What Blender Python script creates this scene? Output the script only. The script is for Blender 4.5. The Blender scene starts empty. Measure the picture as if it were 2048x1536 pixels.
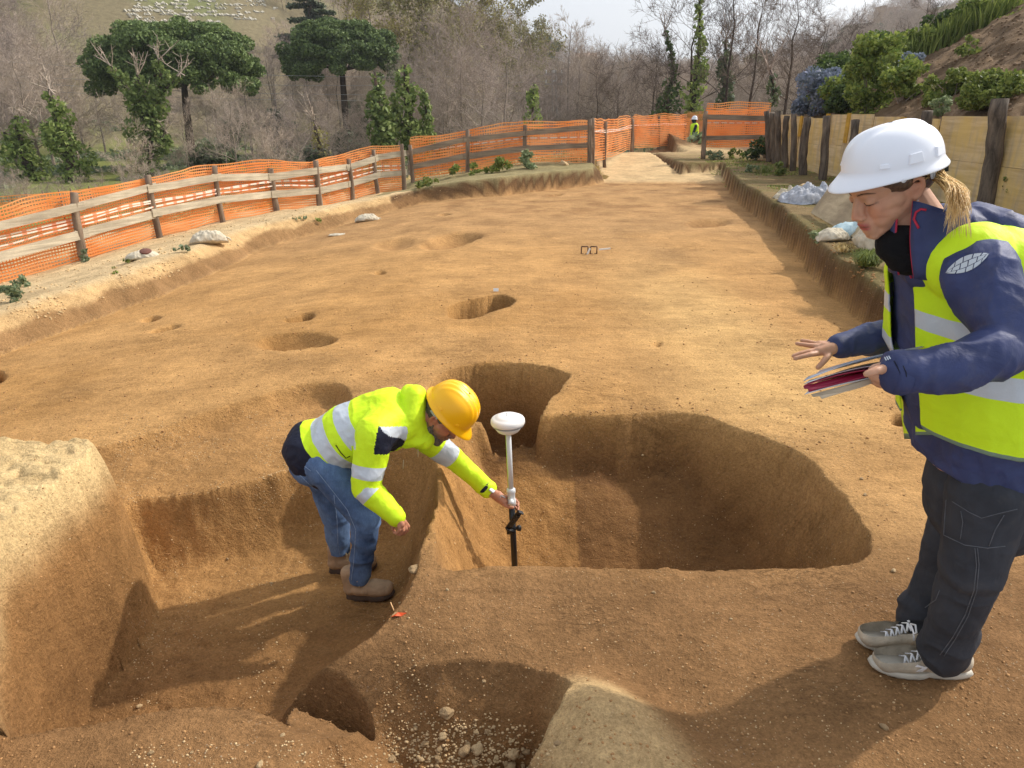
import bpy, bmesh, math, random
import numpy as np
from mathutils import Vector, Matrix, Euler
from math import sin, cos, tan, atan, atan2, pi, sqrt, radians

scene = bpy.context.scene
C = scene.collection
# ---------------------------------------------------------------- camera
F = 1420.0; PITCH = atan(538/1420.0); CH = 1.6
cam_d = bpy.data.cameras.new('camera'); cam = bpy.data.objects.new('camera', cam_d); C.objects.link(cam)
cam.location = (0, 0, CH); cam.rotation_euler = (pi/2 - PITCH, 0, 0)
cam_d.sensor_width = 36; cam_d.lens = F/2048*36; cam_d.clip_start = 0.05; cam_d.clip_end = 6000
scene.camera = cam
scene.render.resolution_x = 1024; scene.render.resolution_y = 768
# ---------------------------------------------------------------- world + sun
SUN_AZ = (0.90, 0.43)          # ground direction towards the sun
SUN_EL = radians(39)
w = bpy.data.worlds.new("World"); scene.world = w; w.use_nodes = True
nt = w.node_tree; nt.nodes.clear()
sky = nt.nodes.new('ShaderNodeTexSky'); sky.sky_type = 'NISHITA'; sky.sun_disc = False
sky.sun_elevation = SUN_EL; sky.sun_rotation = atan2(SUN_AZ[0], SUN_AZ[1])
sky.air_density = 1.0; sky.dust_density = 5.0; sky.ozone_density = 1.0
bg = nt.nodes.new('ShaderNodeBackground'); bg.inputs[1].default_value = 0.15
wo = nt.nodes.new('ShaderNodeOutputWorld')
# thin bright overcast veil mixed over the clear sky
hs = nt.nodes.new('ShaderNodeHueSaturation'); hs.inputs['Saturation'].default_value = 0.45; hs.inputs['Value'].default_value = 1.0
veil = nt.nodes.new('ShaderNodeMix'); veil.data_type = 'RGBA'; veil.inputs[0].default_value = .5; veil.inputs[7].default_value = (4.9, 5.2, 5.7, 1)
nt.links.new(sky.outputs[0], hs.inputs['Color']); nt.links.new(hs.outputs[0], veil.inputs[6]); nt.links.new(veil.outputs[2], bg.inputs[0]); nt.links.new(bg.outputs[0], wo.inputs[0])
sd = bpy.data.lights.new('sun', 'SUN'); sd.energy = 3.0; sd.angle = radians(1.6); sd.color = (1.0, 0.94, 0.85)
so = bpy.data.objects.new('sun', sd); C.objects.link(so)
n_ = sqrt(SUN_AZ[0]**2 + SUN_AZ[1]**2)
dirs = Vector((SUN_AZ[0]/n_*cos(SUN_EL), SUN_AZ[1]/n_*cos(SUN_EL), sin(SUN_EL)))
so.rotation_euler = dirs.to_track_quat('Z', 'Y').to_euler(); so.location = (20, 10, 30)
scene.view_settings.view_transform = 'Standard'; scene.view_settings.look = 'None'
scene.view_settings.exposure = 0.50; scene.view_settings.gamma = 1

# ---------------------------------------------------------------- helpers
rng = np.random.default_rng(7); random.seed(7)
def ray(px, py):
    u = (px-1024)/F; v = (768-py)/F
    return u, cos(PITCH)+v*sin(PITCH), -sin(PITCH)+v*cos(PITCH)
def atY(px, py, Y):
    a, b, c = ray(px, py); t = Y/b
    return Vector((a*t, Y, CH+c*t))
def G(px, py, z=0.0):
    a, b, c = ray(px, py); t = (z-CH)/c
    return Vector((a*t, b*t, z))
def floor_z(x): return -0.13*np.log1p(np.exp((-x-1.2)*3.0))/3.0
def Gf(px, py, o=0.0):
    z = o
    a, b, c = ray(px, py)
    for i in range(50): z = .5*z+.5*(float(floor_z(np.array(a*(z-CH)/c)))+o)
    t = (z-CH)/c
    return Vector((a*t, b*t, z))
def _hash(ix, iy, iz, seed):
    n = (ix.astype(np.int64)*374761393 + iy.astype(np.int64)*668265263 + iz.astype(np.int64)*2147483647 + seed*1274126177) & 0xffffffff
    n = ((n ^ (n >> 13))*1274126177) & 0xffffffff
    n = ((n ^ (n >> 16))*2246822519) & 0xffffffff
    return ((n ^ (n >> 15)) & 0xffffff)/float(0xffffff)
def vnoise(x, y, z=None, seed=0):
    x = np.asarray(x, dtype=float); y = np.asarray(y, dtype=float)
    ix = np.floor(x); iy = np.floor(y); fx = x-ix; fy = y-iy
    fx = fx*fx*(3-2*fx); fy = fy*fy*(3-2*fy)
    if z is None:
        z0 = np.zeros_like(ix)
        a = _hash(ix, iy, z0, seed); b = _hash(ix+1, iy, z0, seed); c = _hash(ix, iy+1, z0, seed); d = _hash(ix+1, iy+1, z0, seed)
        return ((a*(1-fx)+b*fx)*(1-fy)+(c*(1-fx)+d*fx)*fy)*2-1
    z = np.asarray(z, dtype=float); iz = np.floor(z); fz = z-iz; fz = fz*fz*(3-2*fz); r = 0
    for k in (0, 1):
        a = _hash(ix, iy, iz+k, seed); b = _hash(ix+1, iy, iz+k, seed); c = _hash(ix, iy+1, iz+k, seed); d = _hash(ix+1, iy+1, iz+k, seed)
        r = r + ((a*(1-fx)+b*fx)*(1-fy)+(c*(1-fx)+d*fx)*fy)*(fz if k else 1-fz)
    return r*2-1
def fbm(x, y, oct=4, seed=0, z=None):
    r = 0; a = 1.0; s = 0
    for i in range(oct):
        r = r + a*vnoise(x*2**i+i*17.3, y*2**i-i*9.1, None if z is None else z*2**i+i*3.3, seed+i); s += a; a *= .5
    return r/s
def sstep(a, b, x):
    t = np.clip((x-a)/(b-a), 0, 1); return t*t*(3-2*t)
def mesh_np(name, V, Fc, mats=(), smooth=True, col=None, mi=None):
    """V (n,3), Fc (m,k) constant-size faces"""
    V = np.asarray(V, dtype=np.float32); Fc = np.asarray(Fc, dtype=np.int32); k = Fc.shape[1]
    me = bpy.data.meshes.new(name); me.vertices.add(len(V)); me.vertices.foreach_set('co', V.ravel())
    me.loops.add(Fc.size); me.loops.foreach_set('vertex_index', Fc.ravel())
    me.polygons.add(len(Fc)); me.polygons.foreach_set('loop_start', np.arange(0, Fc.size, k, dtype=np.int32))
    try: me.polygons.foreach_set('loop_total', np.full(len(Fc), k, dtype=np.int32))
    except Exception: pass
    if smooth: me.polygons.foreach_set('use_smooth', np.ones(len(Fc), dtype=bool))
    if mi is not None: me.polygons.foreach_set('material_index', np.asarray(mi, dtype=np.int32))
    me.update(calc_edges=True)
    if col is not None:
        at = me.color_attributes.new('Col', 'FLOAT_COLOR', 'POINT')
        cc = np.ones((len(V), 4), dtype=np.float32); cc[:, :3] = col; at.data.foreach_set('color', cc.ravel())
    for m in (mats if isinstance(mats, (list, tuple)) else [mats]): me.materials.append(m)
    return me
def link(name, me, parent=None, loc=None):
    o = bpy.data.objects.new(name, me); C.objects.link(o)
    if parent is not None: o.parent = parent
    if loc is not None: o.location = loc
    return o
def thing(name, label, cat, loc=(0, 0, 0), group=None, rotz=0):
    o = bpy.data.objects.new(name, None); C.objects.link(o); o.location = loc; o.rotation_euler = (0, 0, rotz)
    o.empty_display_size = .2
    return tag(o, label, cat, group)
def tag(o, label, cat, group=None, kind=None):
    if label: o['label'] = label
    if cat: o['category'] = cat
    if group: o['group'] = group
    if kind: o['kind'] = kind
    return o
def part(name, me, root, label=None):
    """mesh given in world coordinates, attached under root"""
    o = bpy.data.objects.new(name, me); C.objects.link(o); o.parent = root
    def wm(q):
        b = Matrix.LocRotScale(q.location, q.rotation_euler, q.scale)
        return b if q.parent is None else wm(q.parent) @ q.matrix_parent_inverse @ b
    o.matrix_parent_inverse = wm(root).inverted()
    if label: o['label'] = label
    return o

# ---------------------------------------------------------------- materials
class NT:
    def __init__(s, name):
        s.m = bpy.data.materials.new(name); s.m.use_nodes = True; s.t = s.m.node_tree
        s.b = s.t.nodes['Principled BSDF']; s.out = s.t.nodes['Material Output']
        s.tc = s.t.nodes.new('ShaderNodeTexCoord')
    def n(s, ty, **kw):
        x = s.t.nodes.new(ty)
        for k, v in kw.items(): setattr(x, k, v)
        return x
    def l(s, a, b): s.t.links.new(a, b)
    def noise(s, scale, detail=4, rough=.55, vec=None, dist=0.0):
        x = s.n('ShaderNodeTexNoise'); x.inputs['Scale'].default_value = scale; x.inputs['Detail'].default_value = detail
        x.inputs['Roughness'].default_value = rough; x.inputs['Distortion'].default_value = dist
        s.l(vec if vec is not None else s.tc.outputs['Object'], x.inputs['Vector']); return x.outputs['Fac']
    def mapping(s, scale=(1, 1, 1), rot=(0, 0, 0), src='Object'):
        x = s.n('ShaderNodeMapping'); x.inputs['Scale'].default_value = scale; x.inputs['Rotation'].default_value = rot
        s.l(s.tc.outputs[src], x.inputs['Vector']); return x.outputs[0]
    def ramp(s, fac, stops):
        x = s.n('ShaderNodeValToRGB'); cr = x.color_ramp
        while len(cr.elements) < len(stops): cr.elements.new(.5)
        for e, (p, c) in zip(cr.elements, stops):
            e.position = p; e.color = (c, c, c, 1) if isinstance(c, (int, float)) else (*c, 1)
        s.l(fac, x.inputs[0]); return x.outputs[0]
    def mix(s, a, b, fac, mode='MIX'):
        x = s.n('ShaderNodeMix', data_type='RGBA', blend_type=mode)
        for v, i in ((a, 6), (b, 7)):
            if isinstance(v, (tuple, list)): x.inputs[i].default_value = (*v, 1)
            else: s.l(v, x.inputs[i])
        if isinstance(fac, (int, float)): x.inputs[0].default_value = fac
        else: s.l(fac, x.inputs[0])
        return x.outputs[2]
    def math(s, op, a, b=0.0, c=None):
        x = s.n('ShaderNodeMath', operation=op)
        for i, v in enumerate((a, b, c)):
            if v is None: continue
            if isinstance(v, (int, float)): x.inputs[i].default_value = v
            else: s.l(v, x.inputs[i])
        return x.outputs[0]
    def bump(s, h, strength=.5, dist=.01, prev=None):
        x = s.n('ShaderNodeBump'); x.inputs['Strength'].default_value = strength; x.inputs['Distance'].default_value = dist
        s.l(h, x.inputs['Height'])
        if prev is not None: s.l(prev, x.inputs['Normal'])
        return x.outputs[0]
    def done(s, col=None, rough=.8, normal=None, metal=0, spec=None, sheen=None):
        if col is not None:
            if isinstance(col, (tuple, list)): s.b.inputs['Base Color'].default_value = (*col, 1)
            else: s.l(col, s.b.inputs['Base Color'])
        if isinstance(rough, (int, float)): s.b.inputs['Roughness'].default_value = rough
        else: s.l(rough, s.b.inputs['Roughness'])
        s.b.inputs['Metallic'].default_value = metal
        if spec is not None: s.b.inputs['Specular IOR Level'].default_value = spec
        if normal is not None: s.l(normal, s.b.inputs['Normal'])
        return s.m
def simple(name, col, rough=.7, nscale=30, var=.25, bump=.3, bd=.004, metal=0, spec=None, detail=4):
    m = NT(name); f = m.noise(nscale, detail)
    lo = tuple(c*(1-var) for c in col); hi = tuple(min(1, c*(1+var)) for c in col)
    c = m.ramp(f, [(.3, lo), (.7, hi)])
    return m.done(c, rough, m.bump(f, bump, bd), metal, spec)
def S(r, g, b):   # sRGB 0-255 -> linear
    return tuple(((v/255)/12.92 if v/255 <= .04045 else ((v/255+.055)/1.055)**2.4) for v in (r, g, b))
MAT = {}
def earth():
    m = NT('earth'); at = m.n('ShaderNodeVertexColor', layer_name='Col')
    big = m.noise(1.7, 5, .6); mid = m.noise(9, 5, .65); fine = m.noise(70, 4, .7)
    streak = m.noise(5.5, 4, .65, m.mapping((.55, 3.0, 1), (0, 0, radians(-14))), .6)
    c = m.mix(at.outputs[0], m.ramp(big, [(.3, (.74, .72, .70)), (.7, (1.16, 1.15, 1.13))]), 1, 'MULTIPLY')
    c = m.mix(c, m.ramp(mid, [(.3, (.80, .79, .77)), (.7, (1.15, 1.16, 1.17))]), .65, 'MULTIPLY')
    c = m.mix(c, m.ramp(streak, [(.32, (.78, .76, .73)), (.5, (1, 1, 1)), (.72, (1.12, 1.12, 1.12))]), .5, 'MULTIPLY')
    c = m.mix(c, m.ramp(fine, [(.3, (.66, .65, .63)), (.7, (1.3, 1.31, 1.32))]), .75, 'MULTIPLY')
    vo = m.n('ShaderNodeTexVoronoi'); vo.inputs['Scale'].default_value = 55; m.l(m.tc.outputs['Object'], vo.inputs['Vector'])
    gr = m.noise(2.3, 3)
    vf = m.noise(170, 3, .75); c = m.mix(c, m.ramp(vf, [(.32, (.70, .69, .67)), (.5, (1, 1, 1)), (.7, (1.24, 1.25, 1.27))]), .7, 'MULTIPLY')
    sc_ = m.noise(3.2, 5, .7, m.mapping((1.6, 4.2, 2), (0, 0, radians(-14))), 1.6); sc_ = m.ramp(sc_, [(.455, 0.0), (.485, 1.0), (.515, 0.0)]); sc_ = m.math('MULTIPLY', sc_, m.ramp(m.noise(1.4, 3), [(.5, 0.0), (.66, .45)]))
    c = m.mix(c, m.mix(c, (.42, .38, .34), 1, 'MULTIPLY'), sc_)
    pk = m.math('MULTIPLY', m.ramp(vo.outputs['Distance'], [(.10, 1.0), (.2, 0.0)]), m.ramp(gr, [(.5, 0.0), (.66, .4)]))
    c = m.mix(c, (.62, .52, .38), pk)
    h = m.math('ADD', m.math('MULTIPLY', mid, .9), m.math('MULTIPLY', fine, .35)); h = m.math('ADD', h, m.math('MULTIPLY', m.noise(28, 5, .7), .55))
    h = m.math('ADD', h, m.math('MULTIPLY', streak, .3)); h = m.math('ADD', h, m.math('MULTIPLY', pk, .3)); h = m.math('ADD', h, m.math('MULTIPLY', vf, .22)); h = m.math('SUBTRACT', h, m.math('MULTIPLY', sc_, .35))
    return m.done(c, .95, m.bump(h, .85, .024), spec=.15)
MAT['earth'] = earth()

# ---------------------------------------------------------------- terrain
def poly_sd(x, y, poly, wv=None):
    """signed distance (positive inside) to closed polygon; with per-vertex value interpolated at nearest edge point"""
    P = np.asarray([p[:2] for p in poly], dtype=float); n = len(P)
    best = np.full(x.shape, 1e9); val = np.zeros(x.shape); inside = np.zeros(x.shape, dtype=bool)
    for i in range(n):
        ax, ay = P[i]; bx, by = P[(i+1) % n]
        dx, dy = bx-ax, by-ay; L2 = dx*dx+dy*dy+1e-12
        t = np.clip(((x-ax)*dx+(y-ay)*dy)/L2, 0, 1)
        d = (x-ax-t*dx)**2+(y-ay-t*dy)**2
        m = d < best; best = np.where(m, d, best)
        if wv is not None: val = np.where(m, wv[i]*(1-t)+wv[(i+1) % n]*t, val)
        cr = ((ay > y) != (by > y)) & (x < (bx-ax)*(y-ay)/((by-ay) if abs(by-ay) > 1e-12 else 1e-12)+ax)
        inside ^= cr
    d = np.sqrt(best)
    return np.where(inside, d, -d), val
# trench outline (foot of the cuts, on the floor)
TR = [Gf(*p)[:2] for p in [(-300, 820), (0, 712), (150, 655), (250, 618), (330, 592), (345, 583), (420, 552), (520, 500), (700, 445), (850, 405), (1000, 392), (1190, 370)]]
TR = [(-7.5, 2.0), (-7.5, -3.0)][::-1] + TR
ramp_l = G(1205, 366)[:2]; ramp_r = G(1358, 356)[:2]
TR += [ramp_l, (2.6, 25.0), (4.6, 26.0), ramp_r] + [G(*p)[:2] for p in [(1400, 355), (1440, 352), (1470, 400), (1510, 430), (1560, 470), (1610, 530), (1650, 580), (1720, 640), (1790, 700)]]
TR += [(3.0, 4.5), (4.2, 4.2), (8.0, 4.0), (8.0, -3.0)]
TRW = [.35]*2+[.42, .42, .42, .4, .34, .5, .4, .42, .42, .3, .10, .10] + [.3, .5, .5, .12] + [.08, .08] + [.08]*7 + [.15]*4
assert len(TR) == len(TRW), (len(TR), len(TRW))
# fence post ground points (px, py, Y)
FP1 = [(-230, 650, 8.4), (-40, 580, 9.4), (170, 520, 10.7), (322, 475, 12.1), (447, 443, 13.4), (555, 422, 14.6), (640, 418, 15.5), (705, 400, 16.4), (757, 385, 17.0), (808, 382, 17.4)]
FP2 = [(826, 362, 17.8), (935, 345, 18.3), (1050, 328, 18.8), (1180, 325, 18.8)]
fp1 = [atY(*p) for p in FP1]; fp2 = [atY(*p) for p in FP2]
WALL = [(5.9, 2.0), (6.2, 6.0), (6.47, 9.86), (6.75, 13.0), (6.85, 15.5), (7.0, 17.5), (7.45, 20.0), (7.65, 21.6)]
ctrl = [tuple(p) for p in fp1+fp2]
for p in [(-300, 690), (0, 600), (170, 560), (350, 505), (500, 455), (620, 430), (700, 412), (800, 392)]:
    ctrl.append(tuple(Gf(*p, .34)))
ctrl += [tuple(G(870, 372, .33)), tuple(G(1000, 352, .36)), tuple(G(1190, 338, .38))]
for y in (2, 5, 8, 11, 14, 17, 20, 23): ctrl += [(3.4+.12*y, y, .36), (6.2, y, .36)]
ctrl += [(2.2, 24, .45), (5, 25, .45), (3.5, 30, .5), (8, 28, .5), (-2, 30, -.6), (-7, 25, -1.2), (-12, 14, -1.2), (-10, 8, -.9), (-8, 2, -.5), (12, 30, .4), (3.5, 40, -.2)]
ctrl = np.array(ctrl)
def rbf_fit(P):
    D = np.sqrt(((P[:, None, :2]-P[None, :, :2])**2).sum(-1)); n = len(P)
    A = np.zeros((n+3, n+3)); A[:n, :n] = D + np.eye(n)*-.02; A[:n, n] = 1; A[:n, n+1:] = P[:, :2]; A[n, :n] = 1; A[n+1:, :n] = P[:, :2].T
    b = np.zeros(n+3); b[:n] = P[:, 2]
    return np.linalg.solve(A, b)
RW = rbf_fit(ctrl)
def rbf(x, y):
    r = RW[-3]+RW[-2]*x+RW[-1]*y
    for i in range(len(ctrl)): r = r+RW[i]*np.sqrt((x-ctrl[i, 0])**2+(y-ctrl[i, 1])**2)
    return r
def wall_x(y):
    return np.interp(y, [p[1] for p in WALL], [p[0] for p in WALL])
skx = [-900, -200, 0, 300, 500, 700, 850, 950, 1050, 1150, 1250, 1400, 1500, 1600, 1680, 1740, 1800, 1860, 1950, 2200, 2900]
sky_ = [-330, -260, -230, -200, -140, -50, 20, 70, 120, 150, 162, 165, 155, 135, 108, 92, 78, 70, 60, 60, 80]
skr = [190, 190, 190, 190, 190, 200, 210, 230, 280, 340, 380, 380, 360, 330, 300, 290, 290, 290, 290, 290, 290]
def hills_h(x, y):
    u = x/np.maximum(y, 1)*0.985     # ray slope x/depth near horizon
    px = 1024+F*x/np.maximum(y, 1)*1.07
    el = np.interp(px, skx, [(230-v)/F for v in sky_]); r1 = np.interp(px, skx, skr)
    r = np.sqrt(x*x+y*y); top = CH+r1*el
    t = np.clip((r-72)/(r1-72), 0, 1.25)
    s = np.where(t < 1, t*t*(1.9-.9*t), 1.0-.0*(t-1))
    return (top+1.9)*s + s*3.0*fbm(x/40, y/40, 3, 5)
PITS = []
def pit(pts, fl, zr=0.0, **kw):
    """pts: (px, py, rim z, wall width)"""
    poly = []; wv = []
    for p in pts:
        z = p[2] if len(p) > 2 else 0; wd = p[3] if len(p) > 3 else .1
        v = Gf(p[0], p[1], z); poly.append((v.x, v.y)); wv.append(wd)
    for it in range(2):      # round the corners of the traced rim
        q = []; w2 = []; n = len(poly)
        for i in range(n):
            a, b = poly[i], poly[(i+1) % n]
            for t in (.25, .75): q.append((a[0]*(1-t)+b[0]*t, a[1]*(1-t)+b[1]*t)); w2.append(wv[i]*(1-t)+wv[(i+1) % n]*t)
        poly, wv = q, w2
    PITS.append((poly, wv, fl, kw))
# shallow shelf upper left
pit([(150, 900, 0, .1), (205, 890, 0, .1), (300, 862, 0, .12), (400, 826, 0, .12), (500, 793, 0, .12), (580, 770, 0, .12), (640, 760, 0, .1), (685, 764, 0, .08), (706, 785, 0, .08), (700, 830, 0, .15),
     (720, 900, -.05, .2), (760, 960, -.1, .2), (700, 1010, -.15, .1), (400, 1060, -.2, .1), (150, 1100, -.2, .1)], lambda x, y: -.20+.03*(x+2)-.04*np.clip(3.6-y, -1, 1))
# round pit behind the man's helmet
pit([(850, 778, 0, .16), (885, 745, 0, .1), (920, 733, 0, .08), (960, 727, 0, .07), (1010, 725, 0, .07), (1055, 727, 0, .07), (1100, 735, 0, .08), (1125, 744, 0, .12), (1143, 752, 0, .2), (1125, 775, 0, .1), (1095, 803, 0, .06), (1083, 830, -.03, .06),
     (1070, 862, -.10, .06), (1048, 888, -.18, .06), (1010, 905, -.22, .06), (975, 917, -.24, .06), (945, 908, -.22, .06), (925, 880, -.15, .08), (885, 855, -.08, .12), (860, 820, 0, .15)], lambda x, y: -.62+.0*x)
# the big oval pit in front
def fB(x, y):
    a = np.interp(y, [2.35, 2.9, 3.2, 3.5, 3.8, 4.0], [-.72, -.68, -.56, -.42, -.29, -.22])
    a = a + .30*np.clip(-.02-x, 0, 2)+.22*np.clip(x-1.2, 0, 1) + .05*fbm(x*3, y*3, 3, 3)
    a = a + .14*np.exp(-(((x-.15)/.35)**2+((y-3.75)/.3)**2))
    return np.minimum(a, -.17)
pit([(1083, 826, 0, .2), (1120, 823, 0, .16), (1160, 827, 0, .15), (1200, 829, 0, .15), (1235, 829, 0, .15), (1275, 824, 0, .14), (1320, 819, 0, .12), (1370, 822, 0, .13), (1420, 832, 0, .16), (1480, 858, 0, .2), (1530, 872, 0, .24), (1590, 900, 0, .28), (1640, 935, 0, .32),
     (1690, 985, 0, .34), (1725, 1040, 0, .34), (1742, 1085, 0, .34), (1740, 1110, 0, .3), (1690, 1130, 0, .1), (1560, 1133, 0, .08), (1430, 1137, 0, .07), (1300, 1131, 0, .07), (1150, 1129, 0, .07), (1030, 1125, 0, .07), (940, 1128, 0, .10),
     (875, 1128, 0, .25), (868, 1085, -.05, .35), (880, 1020, -.1, .35), (882, 965, -.12, .35), (905, 930, -.18, .3), (940, 912, -.22, .15), (975, 920, -.26, .02), (1012, 908, -.24, .02), (1052, 890, -.2, .02), (1074, 862, -.12, .05)], fB)
# the pit the surveyor stands in (runs out of the frame at the lower left)
def fM(x, y):
    return -.525+.20*sstep(-.95, -.2, x)*sstep(2.9, 2.3, y)-.03*sstep(-1, -1.6, x)+.015*fbm(x*3, y*3, 3, 9)
pit([(232, 1040, -.2, .18), (300, 1018, -.2, .2), (420, 1000, -.2, .2), (520, 972, -.19, .2), (600, 940, -.18, .2), (680, 925, -.17, .2), (760, 918, -.16, .2), (830, 925, -.15, .2), (868, 950, -.13, .25),
     (878, 1000, -.1, .25), (864, 1075, -.06, .25), (845, 1125, -.03, .25), (815, 1165, 0, .25), (770, 1230, 0, .35), (700, 1262, 0, .4), (620, 1288, 0, .4), (575, 1330, 0, .3), (560, 1375, 0, .2), (600, 1440, -.1, .2), (520, 1470, -.2, .4), (400, 1500, -.25, .4),
     (200, 1560, -.3, .5), (0, 1600, -.3, .5), (0, 1500, -.3, .1), (100, 1300, -.2, .1)], fM)
# small round hole in the foreground
pit([(556, 1372, -.1, .1), (572, 1330, -.05, .1), (612, 1288, -.02, .22), (660, 1282, 0, .22), (712, 1302, 0, .2), (742, 1345, 0, .14), (738, 1385, -.05, .1), (700, 1425, -.12, .12), (650, 1445, -.2, .12), (600, 1440, -.2, .08)],
    lambda x, y: -.44+.03*fbm(x*5, y*5, 3, 2))
# hollow at the bottom edge
pit([(690, 1440, -.1, .35), (720, 1360, -.06, .4), (800, 1310, -.04, .48), (900, 1296, -.03, .5), (1000, 1298, -.02, .48), (1090, 1318, 0, .34), (1135, 1360, 0, .16), (1140, 1395, 0, .15), (1090, 1470, .02, .25), (1030, 1560, .05, .25), (980, 1700, 0, .3), (760, 1800, -.1, .3), (600, 1640, -.2, .3), (640, 1520, -.2, .3)],
    lambda x, y: -.36+.03*fbm(x*4, y*4, 3, 12))
# small features further off
def small(pts, dep, wd=.05):
    dep = dep*(1.5 if wd < .1 and dep < .3 else 1)
    ps = [(a, b, 0, wd) for a, b in pts]
    pit(ps, lambda x, y: floor_z(x)-dep)
small([(892, 622), (905, 610), (930, 602), (960, 597), (985, 590), (1012, 591), (1031, 601), (1022, 611), (990, 619), (958, 632), (925, 637), (900, 633)], .66, .03)
small([(560, 641), (590, 634), (606, 626), (625, 625), (630, 631), (618, 639), (590, 644)], .14, .08)
small([(500, 690), (530, 672), (600, 660), (660, 664), (676, 674), (655, 690), (600, 700), (540, 703)], .13, .22)
small([(618, 692), (640, 680), (660, 671), (674, 674), (668, 683), (645, 691)], .17, .05)
small([(284, 640), (300, 633), (320, 631), (322, 636), (303, 643), (286, 645)], .10)
small([(298, 663), (325, 655), (355, 647), (362, 651), (345, 658), (312, 665)], .12)
small([(835, 497), (850, 480), (890, 467), (930, 463), (978, 470), (945, 482), (915, 495), (870, 500)], .17, .3)
small([(735, 490), (775, 477), (815, 473), (835, 480), (820, 495), (780, 505)], .10, .3)
small([(748, 545), (758, 541), (776, 542), (770, 547), (756, 549)], .06)
small([(875, 430), (890, 426), (905, 428), (890, 432)], .06)
small([(1092, 392), (1110, 388), (1130, 388), (1115, 392)], .06)
small([(1362, 448), (1385, 439), (1430, 436), (1472, 440), (1462, 449), (1415, 455), (1375, 455)], .12, .3)
small([(1302, 685), (1315, 679), (1330, 684), (1322, 691), (1306, 692)], .04, .06)
small([(1780, 835), (1790, 823), (1830, 820), (1840, 845), (1810, 852), (1785, 850)], .2, .05)
small([(-25, 745), (0, 738), (12, 745), (8, 760), (-15, 770)], .15, .08)
HEAPS = [(atY(1318, 290, 29.0), 1.4, .62), (atY(1398, 290, 31.0), .9, .42), (atY(1462, 303, 27.0), 1.3, .35), (atY(1230, 300, 28.0), .8, .15)]
BALK = [(-1.60, 2.56), (-1.64, 2.76), (-1.76, 2.88), (-2.05, 2.86), (-2.4, 2.80), (-3.0, 2.7), (-4.0, 2.5), (-4.0, .2), (-1.36, .2), (-1.46, 1.0), (-1.56, 1.7), (-1.62, 2.2)]
LP = Gf(690, 1450, -.2)
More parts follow.
